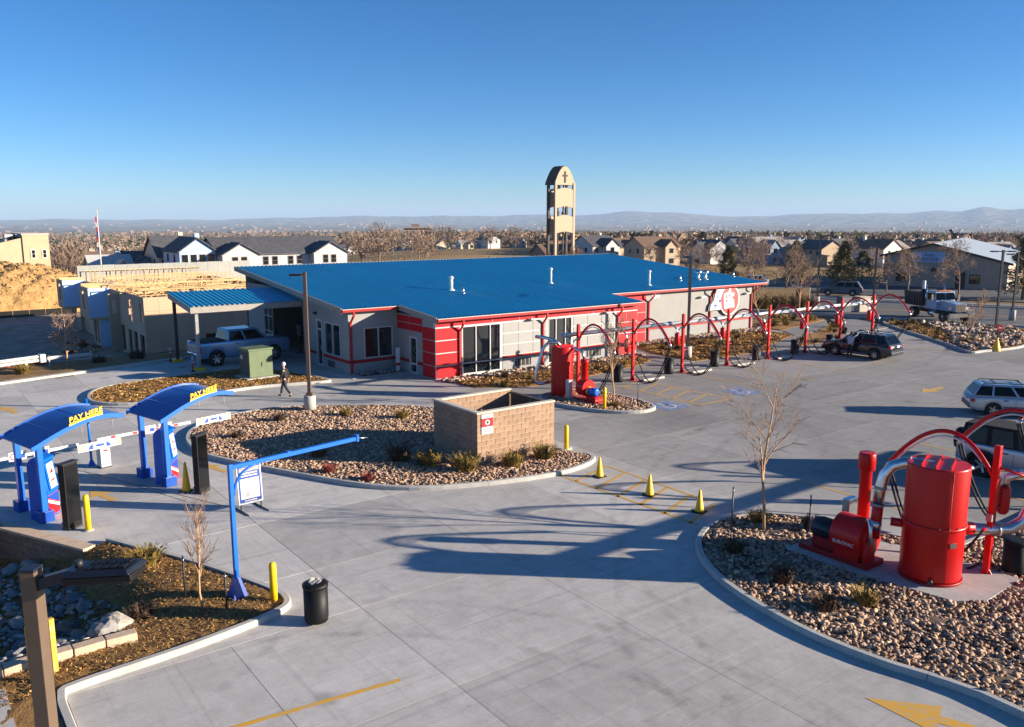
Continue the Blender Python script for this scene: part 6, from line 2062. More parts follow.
for x in (-2.25, -1.7):
    MB().box(x - 0.012, x + 0.012, -0.83, 0.83, 1.471, 1.48).build('bed_seam', 'cladding', bc)
MB().box(-2.99, -2.955, -0.8, 0.8, 0.78, 1.28).build('tailgate', 'paint_silver', pk, bevel=0.02)
# dark SUV on the street
car('dark_suv', 'dark grey car driving on the street behind the lot', 'car', (89.3, 55.6, 0), R(118), dict(
    L=4.6, W=1.82, sill=0.28, wx=(-1.3, 1.35), r=0.35, tw=0.22, paint='cladding', bumper='black_plastic',
    top=[(-2.3, 0.75), (-2.25, 1.0), (-1.7, 1.05), (0.7, 1.02), (1.1, 1.0), (1.9, 0.92), (2.2, 0.8), (2.3, 0.65)],
    cab=(1.2, 0.35, -1.8, -2.2, 1.0, 1.62, 1.66, 1.28), side=[(0.05, 0.24), (0.27, 0.56), (0.60, 0.90)], lampz=0.68, tailz=0.8, rails=(-1.0, 0.0), handles=(0.15, -0.8)))
# parked cars far behind the screen
for (x, y, rz_, pm, lab) in ((86.5, 74.0, 118, 'paint_white', 'white car half hidden behind the brown screen'), (92.0, 70.5, 118, 'paint_silver', 'silver car parked beyond the brown screen')):
    car('parked_car', lab, 'car', (x, y, float(terrain_z(x, y)) + 0.02), R(rz_), dict(
        L=4.5, W=1.8, sill=0.28, wx=(-1.3, 1.35), r=0.34, tw=0.22, paint=pm,
        top=[(-2.25, 0.75), (-2.2, 0.98), (-1.7, 1.0), (0.7, 0.98), (1.1, 0.98), (1.9, 0.9), (2.15, 0.8), (2.25, 0.65)],
        cab=(1.2, 0.35, -1.4, -1.95, 0.97, 1.5, 1.64, 1.26), side=[(0.05, 0.45), (0.5, 0.90)], lampz=0.66, tailz=0.78))

# dump truck
dt = thing('dump_truck', 'blue conventional-cab dump truck waiting at the street', 'truck', (75.3, 37.5, 0.0), R(-118))
wb_ = [(2.6, 1), (-1.5, 2)]
for x, k in wb_:
    for s in (-1, 1):
        wheel(dt, x, s * 1.02, 0.50, 0.28 if k == 1 else 0.5, s, 'chrome', 6)
MB().box(-2.5, 3.0, -0.42, 0.42, 0.55, 0.85).build('chassis', 'dark_metal', dt)
MB().add([(1.35, -0.62, 0.95), (3.35, -0.52, 0.95), (3.35, 0.52, 0.95), (1.35, 0.62, 0.95), (1.35, -0.6, 1.78), (3.3, -0.48, 1.62), (3.3, 0.48, 1.62), (1.35, 0.6, 1.78)], [(0, 3, 2, 1), (4, 5, 6, 7), (0, 1, 5, 4), (1, 2, 6, 5), (2, 3, 7, 6), (3, 0, 4, 7)]).build('hood', 'paint_truckblue', dt, bevel=0.06)
MB().box(3.36, 3.42, -0.46, 0.46, 0.95, 1.62).build('grille', 'chrome', dt, bevel=0.03)
for k in range(6):
    MB().box(3.421, 3.435, -0.40 + 0.145 * k, -0.36 + 0.145 * k, 1.0, 1.56).build('grille_bar', 'dark_metal', dt)
cb = MB().add([(-0.05, -0.98, 0.95), (1.4, -0.98, 0.95), (1.4, 0.98, 0.95), (-0.05, 0.98, 0.95), (-0.05, -0.92, 2.55), (1.15, -0.92, 2.55), (1.15, 0.92, 2.55), (-0.05, 0.92, 2.55)], [(0, 3, 2, 1), (4, 5, 6, 7), (0, 1, 5, 4), (1, 2, 6, 5), (2, 3, 7, 6), (3, 0, 4, 7)]).build('cab', 'paint_truckblue', dt, bevel=0.06)
for s in (-1, 1):
    MB().add([(1.36, s * 0.05, 1.82), (1.36, s * 0.88, 1.82), (1.20, s * 0.85, 2.42), (1.20, s * 0.05, 2.42)], [(0, 1, 2, 3)]).build('windscreen', 'car_glass', cb)
    MB().box(0.2, 1.1, s * 0.965 - 0.02, s * 0.965 + 0.02, 1.78, 2.38).build('side_window', 'car_glass', cb)
    MB().box(1.8, 3.2, s * 1.0 - 0.2, s * 1.0 + 0.2, 1.05, 1.12).build('fender', 'paint_truckblue', dt, bevel=0.04)
    MB().cyl((2.9, s * 0.78, 1.22), (3.1, s * 0.78, 1.22), 0.14, n=14).build('headlight', 'head_lamp', dt)
    MB().box(1.25, 1.32, s * 1.28 - 0.1, s * 1.28 + 0.1, 1.7, 2.3).build('mirror', 'chrome', dt)
    MB().cyl((1.28, s * 0.98, 2.0), (1.28, s * 1.2, 2.0), 0.02, n=6).build('mirror_arm', 'chrome', dt)
    MB().cyl((-0.22, s * 0.85, 0.9), (-0.22, s * 0.85, 3.0), 0.075, n=12).build('exhaust_stack', 'chrome', dt)
    MB().cyl((0.6, s * 0.9, 0.62), (1.5, s * 0.9, 0.62), 0.27, n=16).build('fuel_tank', 'chrome', dt)
MB().box(3.4, 3.6, -1.15, 1.15, 0.5, 0.85).build('front_bumper', 'chrome', dt, bevel=0.04)
MB().box(1.0, 1.2, -0.6, 0.6, 2.56, 2.64).build('roof_marker', 'amber', dt)
for s in (-1, 1):
    MB().box(3.0, 3.08, s * 1.0 - 0.07, s * 1.0 + 0.07, 1.25, 1.37).build('turn_signal', 'amber', dt)
bd = MB()
bd.add([(-2.8, -1.15, 1.1), (-0.45, -1.15, 1.1), (-0.45, 1.15, 1.1), (-2.8, 1.15, 1.1), (-2.9, -1.22, 2.3), (-0.4, -1.22, 2.35), (-0.4, 1.22, 2.35), (-2.9, 1.22, 2.3)], [(0, 3, 2, 1), (0, 1, 5, 4), (1, 2, 6, 5), (2, 3, 7, 6), (3, 0, 4, 7)])
bdo = bd.build('dump_body', 'dark_metal', dt)
for s in (-1, 1):
    for k in range(6):
        x = -2.6 + k * 0.4
        MB().box(x - 0.05, x + 0.05, s * 1.2 - 0.06, s * 1.2 + 0.06, 1.12, 2.28).build('side_rib', 'dark_metal', bdo)
    MB().box(-2.9, -0.4, s * 1.22 - 0.07, s * 1.22 + 0.07, 2.28, 2.4).build('top_rail', 'dark_metal', bdo)
MB().box(-0.42, -0.3, -1.2, 1.2, 1.2, 2.65).build('headboard', 'dark_metal', bdo)

# ------------------------------------------------------------------ people
def skinned(name, joints, edges, m, parent, sub=2):
    me = bpy.data.meshes.new(name)
    me.from_pydata([j[0] for j in joints], edges, [])
    o = link(name, me, m, parent)
    sk = o.modifiers.new('skin', 'SKIN')
    sk.use_smooth_shade = True
    if not me.skin_vertices:
        bpy.context.view_layer.objects.active = o
    lay = me.skin_vertices[0].data if me.skin_vertices else None
    if lay is None:
        bm = bmesh.new()
        bm.from_mesh(me)
        bm.verts.layers.skin.verify()
        bm.to_mesh(me)
        bm.free()
        lay = me.skin_vertices[0].data
    for i, j in enumerate(joints):
        lay[i].radius = j[1] if isinstance(j[1], tuple) else (j[1], j[1])
        lay[i].use_root = (i == 0)
    s = o.modifiers.new('subdivision', 'SUBSURF')
    s.levels = sub
    s.render_levels = sub
    return o

def person(label, loc, rz, pose, top_m, leg_m, hair_m, hat=False):
    """Local frame: the person faces +x. pose: joint positions."""
    t = thing('person', label, 'person', loc, rz)
    J = pose
    # bare body: one continuous surface
    js = [(J['hip'], 0.10), (J['waist'], (0.10, 0.08)), (J['chest'], (0.13, 0.10)), (J['neck'], 0.045), (J['chin'], 0.055), (J['head'], (0.078, 0.095)), (J['crown'], 0.055)]
    ed = [(0, 1), (1, 2), (2, 3), (3, 4), (4, 5), (5, 6)]
    for s in ('l', 'r'):
        k = len(js)
        js += [(J['sh' + s], 0.055), (J['el' + s], 0.042), (J['wr' + s], 0.03), (J['ha' + s], (0.035, 0.022))]
        ed += [(2, k), (k, k + 1), (k + 1, k + 2), (k + 2, k + 3)]
        hv = Vector(J['ha' + s])
        d = (hv - Vector(J['wr' + s])).normalized()
        side = d.cross(Vector((1, 0, 0)))
        side = side.normalized() if side.length > 0.1 else Vector((0, 1, 0))
        for q in range(4):
            f0 = hv + side * (q - 1.5) * 0.020 + d * 0.03
            f1 = f0 + d * (0.045 - 0.006 * abs(q - 1.5))
            js += [(tuple(f0), 0.010), (tuple(f1), 0.008)]
            m = len(js)
            ed += [(k + 3, m - 2), (m - 2, m - 1)]
        th = hv + side * 0.045 - d * 0.01
        js += [(tuple(th), 0.011), (tuple(th + d * 0.035 + side * 0.012), 0.009)]
        m = len(js)
        ed += [(k + 3, m - 2), (m - 2, m - 1)]
        k = len(js)
        js += [(J['th' + s], 0.085), (J['kn' + s], 0.055), (J['an' + s], 0.038), (J['to' + s], (0.04, 0.03))]
        ed += [(0, k), (k, k + 1), (k + 1, k + 2), (k + 2, k + 3)]
    body = skinned('body', js, ed, 'skin', t)
    # jacket and trousers follow the same joints, a little wider
    cj = [(J['waist'], (0.165, 0.125)), (J['hip'], (0.155, 0.125)), (J['chest'], (0.185, 0.14)), (tuple(Vector(J['chest']).lerp(Vector(J['neck']), 0.62)), (0.10, 0.08))]
    ce = [(0, 1), (0, 2), (2, 3)]
    for s in ('l', 'r'):
        k = len(cj)
        cj += [(J['sh' + s], 0.085), (J['el' + s], 0.062), (tuple(Vector(J['el' + s]).lerp(Vector(J['wr' + s]), 0.93)), 0.046)]
        ce += [(2, k), (k, k + 1), (k + 1, k + 2)]
    skinned('jacket', cj, ce, top_m, t)
    lj = [(tuple(Vector(J['hip']) + Vector((0, 0, 0.05))), (0.15, 0.115)), (tuple(Vector(J['hip']) - Vector((0, 0, 0.06))), (0.14, 0.11))]
    le = [(0, 1)]
    for s in ('l', 'r'):
        k = len(lj)
        lj += [(J['th' + s], 0.105), (J['kn' + s], 0.075), (tuple(Vector(J['kn' + s]).lerp(Vector(J['an' + s]), 0.93)), 0.06)]
        le += [(1, k), (k, k + 1), (k + 1, k + 2)]
    skinned('trousers', lj, le, leg_m, t)
    for s in ('l', 'r'):
        a, b2 = Vector(J['an' + s]), Vector(J['to' + s])
        skinned('shoe', [(tuple(a + Vector((-0.03, 0, -0.03))), (0.055, 0.05)), (tuple((a + b2) / 2), (0.052, 0.045)), (tuple(b2), (0.045, 0.032))], [(0, 1), (1, 2)], 'cloth_black', t)
    h = Vector(J['head'])
    hv, hf = ICO2
    v = hv * np.array([0.108, 0.092, 0.115])
    b = MB()
    b.add([tuple(Vector(p) + h + Vector((-0.018, 0, 0.035))) for p in v], [tuple(q) for q in hf if not (np.mean(v[q], 0)[0] > 0.045 and np.mean(v[q], 0)[2] < 0.03) and np.mean(v[q], 0)[2] > -0.07], True)
    b.build('hair', hair_m, t)
    for s in (-1, 1):
        MB().lathe([(0.004, 0), (0.011, 0.006), (0.004, 0.012)], 8, Matrix.Translation(h + Vector((0.082, s * 0.034, 0.0)))).build('eye', 'cloth_black', body)
        MB().lathe([(0.012, -0.03), (0.02, 0.0), (0.012, 0.03)], 8, Matrix.Translation(h + Vector((-0.005, s * 0.088, -0.01)))).build('ear', 'skin', body)
    MB().add([(0.085, -0.012, -0.03), (0.085, 0.012, -0.03), (0.108, 0, -0.032), (0.083, 0, 0.012)], [(0, 1, 2), (0, 2, 3), (1, 3, 2)], False, Matrix.Translation(h)).build('nose', 'skin', body)
    MB().box(0.078, 0.084, -0.022, 0.022, -0.062, -0.054, Matrix.Translation(h)).build('mouth', 'cloth_dark', body)
    return t
walk_pose = dict(hip=(0, 0, 0.95), waist=(0.0, 0, 1.10), chest=(0.01, 0, 1.32), neck=(0.02, 0, 1.50), chin=(0.04, 0, 1.57), head=(0.04, 0, 1.66), crown=(0.03, 0, 1.74),
                 shl=(0.0, 0.19, 1.40), ell=(0.05, 0.25, 1.13), wrl=(0.18, 0.24, 0.93), hal=(0.21, 0.24, 0.86), shr=(0.0, -0.19, 1.40), elr=(-0.10, -0.25, 1.14), wrr=(-0.10, -0.25, 0.90), har=(-0.09, -0.25, 0.82),
                 thl=(-0.02, 0.09, 0.86), knl=(-0.10, 0.10, 0.50), anl=(-0.36, 0.10, 0.16), tol=(-0.24, 0.11, 0.04), thr=(0.04, -0.09, 0.86), knr=(0.20, -0.10, 0.50), anr=(0.28, -0.10, 0.09), tor=(0.45, -0.11, 0.05))
person('person in black vest and trousers with white cap walking past the mulch island', (15.7, 40.3, 0.0), R(133), walk_pose, 'cloth_black', 'cloth_dark', 'hair_grey')
reach_pose = dict(hip=(0, 0, 0.92), waist=(0.03, 0, 1.06), chest=(0.08, 0, 1.27), neck=(0.12, 0, 1.44), chin=(0.16, 0, 1.50), head=(0.16, 0, 1.58), crown=(0.15, 0, 1.67),
                  shl=(0.08, 0.18, 1.35), ell=(0.22, 0.26, 1.22), wrl=(0.42, 0.22, 1.25), hal=(0.49, 0.21, 1.26), shr=(0.08, -0.18, 1.36), elr=(0.26, -0.26, 1.48), wrr=(0.42, -0.30, 1.62), har=(0.47, -0.30, 1.67),
                  thl=(0.0, 0.09, 0.84), knl=(0.03, 0.10, 0.48), anl=(-0.02, 0.11, 0.09), tol=(0.13, 0.12, 0.05), thr=(0.0, -0.09, 0.84), knr=(0.03, -0.10, 0.48), anr=(-0.02, -0.11, 0.09), tor=(0.13, -0.13, 0.05))
person('person in pale grey jacket wiping the black car by its driver door', (49.62, 30.0, 0.0), R(5), reach_pose, 'cloth_grey', 'cloth_black', 'hair_brown')
# ------------------------------------------------------------------ townhouses under construction
def gz_(x, y):
    return float(terrain_z(x, y)) + 0.08
SITE = -3.1
con = thing('unfinished_townhouse', 'half-built wood townhouses with particle board walls, blue wrap and open trusses', 'building', (16.9, 73.5, SITE))
ZT = 2.45
def board_wall(M, L, z0, z1, openings, m='osb', w=1.22):
    """Sheet-clad wall: each sheet its own piece, cut round the openings."""
    us = [0.0]
    while us[-1] + w < L - 0.2:
        us.append(us[-1] + w)
    us.append(L)
    zs = [z0]
    while zs[-1] + 2.44 < z1 - 0.2:
        zs.append(zs[-1] + 2.44)
    zs.append(z1)
    for i in range(len(us) - 1):
        for j in range(len(zs) - 1):
            u0, u1, a, c = us[i], us[i + 1], zs[j], zs[j + 1]
            ops = [(max(u0, o[0]), min(u1, o[1]), max(a, o[2]), min(c, o[3])) for o in openings if o[0] < u1 and o[1] > u0 and o[2] < c and o[3] > a]
            b = MB()
            g = 0.006
            cu = sorted({u0 + g, u1 - g} | {q for o in ops for q in o[:2] if u0 + g < q < u1 - g})
            cz_ = sorted({a + g, c - g} | {q for o in ops for q in o[2:] if a + g < q < c - g})
            for p in range(len(cu) - 1):
                for q in range(len(cz_) - 1):
                    mu, mz = (cu[p] + cu[p + 1]) / 2, (cz_[q] + cz_[q + 1]) / 2
                    if not any(o[0] < mu < o[1] and o[2] < mz < o[3] for o in ops):
                        b.box(cu[p], cu[p + 1], -0.14, 0, cz_[q], cz_[q + 1], M)
            if b.f:
                b.build('sheet', m, con, world=True)
F = wall_frame
board_wall(F((16.9, 73.5), (1, 0, 0), (0, -1, 0)), 13.0, SITE - 0.5, ZT, [(4.9, 6.6, -2.0, -0.95)])
board_wall(F((16.9, 80.0), (0, -1, 0), (-1, 0, 0)), 6.5, SITE - 0.5, ZT, [(1.1, 2.3, 0.0, 1.9), (5.1, 5.8, 0.25, 1.9), (0.4, 1.6, -2.9, -0.75), (2.3, 3.6, -2.4, -0.75), (4.5, 6.0, -2.9, -0.8)])
board_wall(F((16.9, 101.0), (0, -1, 0), (-1, 0, 0)), 21.0, SITE - 0.5, ZT - 0.1, [(6, 7.5, -2.9, -0.6), (10, 12.0, -2.8, -0.7), (18.5, 20, -2.9, -0.6), (8, 9, 0, 1.8)])
board_wall(F((29.9, 73.5), (0, 1, 0), (1, 0, 0)), 27.0, SITE - 0.5, ZT, [])
# projecting bays wrapped in pale blue sheet
for (y, x0, dep, low) in ((86.0, 15.0, 4.2, True), (98.3, 14.8, 3.6, False)):
    z0 = -0.30
    board_wall(F((x0, y), (1, 0, 0), (0, -1, 0)), 16.9 - x0, z0, ZT, [], 'house_wrap', 2.4)
    board_wall(F((x0, y + dep), (0, -1, 0), (-1, 0, 0)), dep, z0, ZT, [(1.3, 2.2, 0.35, 2.05)])
    MB().box(x0 + 0.02, 16.9, y + 0.02, y + dep, z0 - 0.2, z0 - 0.01).build('bay_floor', 'lumber', con, world=True)
    if low:
        board_wall(F((15.9, y + 0.4), (1, 0, 0), (0, -1, 0)), 1.0, SITE - 0.4, z0 - 0.22, [], 'house_wrap', 2.4)
    board_wall(F((15.9, y + dep - 0.4), (0, -1, 0), (-1, 0, 0)), dep - 0.8, SITE - 0.4, z0 - 0.22, [(0.5, 1.6, -2.9, -0.7), (1.9, 2.9, -2.9, -0.7)])
    for k in range(5):
        MB().box(x0 + 0.1, 16.9, y + 0.3 + k * dep / 5, y + 0.35 + k * dep / 5, ZT, ZT + 0.24).build('joist', 'lumber', con, world=True)
# upper-floor stub walls seen edge on
board_wall(F((16.0, 82.5), (1, 0, 0), (0, -1, 0)), 0.9, SITE - 0.4, ZT - 0.3, [(0.2, 0.6, 0.3, 1.6)])
MB().box(16.5, 29.9, 79.9, 80.1, ZT - 0.2, ZT + 0.02).build('top_plate', 'lumber', con, world=True)
# open-web trusses across the roof deck
rt = random.Random(3)
for k in range(5):
    y = 73.9 + k * 5.1
    h = 0.62 + 0.25 * (k % 3 == 0)
    b = MB()
    x0, x1 = 17.1 + rt.uniform(0, 0.5), 29.7
    b.box(x0, x1, y, y + 0.09, ZT - 0.35, ZT - 0.29)
    b.box(x0, x1, y, y + 0.09, ZT - 0.35 + h, ZT - 0.29 + h)
    n = 12
    for i in range(n):
        xa, xb = x0 + (x1 - x0) * i / n, x0 + (x1 - x0) * (i + 1) / n
        za, zb = (ZT - 0.29, ZT - 0.35 + h) if i % 2 == 0 else (ZT - 0.35 + h, ZT - 0.29)
        b.tube([(xa, y + 0.045, za), (xb, y + 0.045, zb)], 0.035, 4, True, False)
        if i % 2 == 0:
            b.box(xa - 0.03, xa + 0.03, y + 0.01, y + 0.08, ZT - 0.29, ZT - 0.35 + h)
    b.build('truss', 'lumber', con, world=True)
for k in range(34):
    x, y = rt.uniform(18, 28), rt.uniform(75, 98)
    a = rt.uniform(-0.4, 0.4)
    L = rt.uniform(1.5, 3.5)
    MB().box(-L / 2, L / 2, -0.06, 0.06, 0, 0.06, Matrix.Translation((x, y, ZT + 0.30 + 0.05 * rt.random())) @ Matrix.Rotation(a, 4, 'Z')).build('loose_plank', 'lumber', con, world=True)
for r_, (yy, hh) in enumerate(((76.2, 0.75), (80.6, 0.95), (85.3, 0.85), (90.4, 1.05), (95.2, 0.9), (99.6, 1.2))):
    b = MB().box(17.2, 29.7, yy, yy + 0.09, ZT - 0.35, ZT - 0.30)
    b.box(17.2, 29.7, yy, yy + 0.09, ZT - 0.35 + hh, ZT - 0.30 + hh)
    b.build('wall_plate', 'lumber', con, world=True)
    for k in range(25):
        x = 17.25 + k * 0.5 + rt.uniform(-0.08, 0.08)
        if rt.random() < 0.12:
            continue
        MB().box(x, x + 0.06, yy + 0.01, yy + 0.08, ZT - 0.30, ZT - 0.35 + hh).build('stud', 'lumber', con, world=True)
MB().box(17.0, 29.8, 73.7, 100, SITE - 0.4, SITE + 0.05).build('floor_deck', 'lumber', con, world=True)
MB().box(17.1, 29.8, 73.7, 99.8, -0.6, -0.5).build('upper_deck', 'osb', con, world=True)
# tall pale fire wall behind
fw = thing('fire_wall', 'long pale grey sheathed wall standing behind the open trusses', 'wall', (16.6, 100.2, SITE))
for k in range(15):
    MB().box(16.6 + k * 1.25 + 0.008, 16.6 + (k + 1) * 1.25 - 0.008, 100.0, 100.12, 1.6, 3.85 + 0.015 * (k % 3)).build('sheet', 'sheathing', fw, world=True)
MB().box(16.6, 35.3, 100.13, 100.3, SITE, 3.8).build('frame_wall', 'lumber', fw, world=True)
# site odds and ends
t = thing('sawhorse', 'white trestle barrier near the bare sapling on the bank', 'barrier', (8.9, 58.6, float(strip_z(8.9, 58.6)) - 0.1), R(5))
MB().box(-1.3, 1.3, -0.04, 0.04, 0.75, 0.95).build('board', 'white_trim', t)
for x in (-1.2, 1.2):
    MB().box(x - 0.05, x + 0.05, -0.25, 0.25, 0, 0.05).build('foot', 'white_trim', t)
    MB().box(x - 0.04, x + 0.04, -0.04, 0.04, 0, 1.05).build('leg', 'white_trim', t)
t = thing('guard_beam', 'white steel guard beam at the edge of the drive', 'guard beam', (4.6, 56.1, 0), R(20))
for z in (0.50, 0.72):
    MB().tube([(-4, 0, z), (2.7, 0, z)], 0.10, 8).build('rail', 'white_trim', t)
MB().box(2.5, 2.85, -0.2, 0.2, 0.36, 0.86).build('end_shoe', 'white_trim', t, bevel=0.03)
for x in (-2.6, -0.4, 1.8):
    MB().box(x - 0.08, x + 0.08, 0.05, 0.2, -0.4, 0.6).build('post', 'coping', t)
t = thing('steel_frame_stack', 'rust red steel equipment frame behind the white guard beam', 'equipment', (6.0, 60.2, float(strip_z(6.0, 60.2)) + 0.0), R(8))
for (x0, x1, z0, z1) in ((-1.6, -1.45, 0, 1.0), (-0.5, -0.35, 0, 1.0), (0.5, 0.65, 0, 1.2), (1.35, 1.5, 0, 1.2)):
    MB().box(x0, x1, -0.4, 0.4, z0 - 0.3, z1).build('leg', 'hydrant_orange', t)
MB().box(-1.7, -0.25, -0.5, 0.5, 0.85, 1.0).build('top_tray', 'hydrant_orange', t)
MB().box(0.3, 1.7, -0.55, 0.55, 0.55, 1.1).build('engine_box', 'hydrant_orange', t, bevel=0.03)
MB().box(0.2, 1.75, -0.6, 0.6, 1.12, 1.2).build('cover', 'sheathing', t)
t = thing('silt_fence', 'black silt fence along the foot of the dirt mound', 'fence', (13.0, 119.0, float(terrain_z(13.0, 119.0))), R(3))
for k in range(9):
    MB().cyl((k * 1.8 - 8, 0, 0), (k * 1.8 - 8, 0, 0.95), 0.04, n=6).build('stake', 'lumber', t)
    if k < 8:
        MB().box(k * 1.8 - 8 + 0.03, k * 1.8 - 6.23, -0.06, -0.045, -0.1, 0.85).build('fabric', 'black_plastic', t)
t = thing('debris_pile', 'dark heap of site waste below the bay windows', 'debris', (13.6, 84.5, SITE - 0.1))
for k in range(26):
    a, r_ = rt.uniform(0, 6.28), rt.uniform(0, 1.6)
    MB().box(-rt.uniform(0.2, 0.7), rt.uniform(0.2, 0.7), -0.12, 0.12, 0, rt.uniform(0.05, 0.3), Matrix.Translation((r_ * math.cos(a), r_ * math.sin(a), 0.1 + 0.9 * (1 - r_ / 1.6))) @ Matrix.Rotation(a, 4, 'Z') @ Matrix.Rotation(rt.uniform(-0.6, 0.6), 4, 'Y')).build('scrap', rt.choice(('lumber', 'hydrant_orange', 'dark_metal', 'osb')), t)

# bare building plot
plot = heightfield([(-12, 63.5), (16.8, 61.5), (31, 61.5), (31, 118), (-4, 122), (-18, 90)], 0.8, lambda x, y: terrain_z(x, y) + 0.06 + 0.06 * np.sin(x * 1.1) * np.sin(y * 0.9), 0.04, 9)
tag(plot.build('building_plot', 'dirt_site'), 'rutted bare earth around the half-built houses', 'ground', kind='structure')
for k, (x, y, s_, lab) in enumerate(((9.0, 70, 1.6, 'stack of boards on the bare plot'), (4.5, 76, 2.0, 'longer board stack on the bare plot, further back'), (11.5, 66, 1.2, 'small board stack by the corner of the half-built houses'), (6.0, 88, 2.2, 'board stack below the dirt mound'))):
    t = thing('board_stack', lab, 'lumber stack', (x, y, gz_(x, y)), R(20 * k - 10), 'lumber stacks on the plot')
    for i in range(5):
        for j in range(4):
            MB().box(-s_, s_, -0.5 + j * 0.26, -0.27 + j * 0.26, i * 0.11, i * 0.11 + 0.1).build('plank', rt.choice(('lumber', 'lumber', 'sheathing')), t)
# dirt mound
def mound_z(x, y):
    e = ((x - 13.0) / 13.0) ** 2 + ((y - 129.0) / 8.5) ** 2
    h = 6.2 * np.clip(1 - e, 0, 1) ** 0.75
    nz = 0.30 * np.sin(x * 1.3 + 1) * np.sin(y * 1.1) + 0.22 * np.sin(x * 2.9) * np.sin(y * 3.3 + 2) + 0.16 * np.sin(x * 6.1 + y * 4.0)
    return terrain_z(x, y) - 0.1 + h + nz * np.clip(h, 0, 1)
md = heightfield([(-1, 120), (27, 120), (27, 138.5), (-1, 138.5)], 0.32, mound_z, 0.06, 4)
tag(md.build('dirt_mound', 'dirt'), 'tall heap of loose golden dirt at the picture edge', 'dirt mound', kind='structure')
rocks('dirt_clod', 'clods of golden dirt on the mound', [(0, 121.2), (25, 121.2), (24, 129), (0, 129)], 2600, 0.05, 0.16, mound_z, [(196, 158, 102), (170, 130, 80), (214, 178, 122), (150, 112, 66)], 31, 1, cat='dirt')

# ------------------------------------------------------------------ houses
PAL_W = {'white': (214, 212, 206), 'tan': (176, 156, 130), 'grey': (186, 186, 184), 'blue grey': (128, 146, 168), 'brown': (140, 116, 98), 'cream': (212, 198, 168)}
PAL_R = {'dark grey': (74, 74, 80), 'brown': (112, 88, 72), 'grey': (146, 140, 136)}
for k, c in PAL_W.items():
    mat('house_' + k, c, 0.85, var=0.05, scale=1.0)
for k, c in PAL_R.items():
    mat('houseroof_' + k, c, 0.9, var=0.12, scale=1.5)

def gable(b, x0, x1, y0, y1, ze, zr, ov=0.35, th=0.18, axis='x'):
    """Two roof slopes with thickness, ridge along axis."""
    if axis == 'x':
        ym = (y0 + y1) / 2
        sl = (zr - ze) / (ym - y0)
        for s, ya in ((1, y0), (-1, y1)):
            e = ya - s * ov
            zz = ze - sl * ov
            v = [(x0 - ov, e, zz), (x1 + ov, e, zz), (x1 + ov, ym, zr), (x0 - ov, ym, zr)]
            b.add(v + [(p[0], p[1], p[2] + th) for p in v], [(0, 3, 2, 1), (4, 5, 6, 7), (0, 1, 5, 4), (1, 2, 6, 5), (2, 3, 7, 6), (3, 0, 4, 7)])
    else:
        xm = (x0 + x1) / 2
        sl = (zr - ze) / (xm - x0)
        for s, xa in ((1, x0), (-1, x1)):
            e = xa - s * ov
            zz = ze - sl * ov
            v = [(e, y0 - ov, zz), (e, y1 + ov, zz), (xm, y1 + ov, zr), (xm, y0 - ov, zr)]
            b.add(v + [(p[0], p[1], p[2] + th) for p in v], [(0, 3, 2, 1), (4, 5, 6, 7), (0, 1, 5, 4), (1, 2, 6, 5), (2, 3, 7, 6), (3, 0, 4, 7)])
def gable_walls(b, x0, x1, y0, y1, z0, ze, zr, axis='x'):
    if axis == 'x':
        ym = (y0 + y1) / 2
        prof = [(y0, z0), (y1, z0), (y1, ze), (ym, zr), (y0, ze)]
        b.prism(prof, x0, x1, Matrix(((0, 0, 1, 0), (1, 0, 0, 0), (0, 1, 0, 0), (0, 0, 0, 1))))
    else:
        xm = (x0 + x1) / 2
        prof = [(x0, z0), (x1, z0), (x1, ze), (xm, zr), (x0, ze)]
        b.prism(prof, y0, y1, Matrix(((1, 0, 0, 0), (0, 0, 1, 0), (0, 1, 0, 0), (0, 0, 0, 1))))

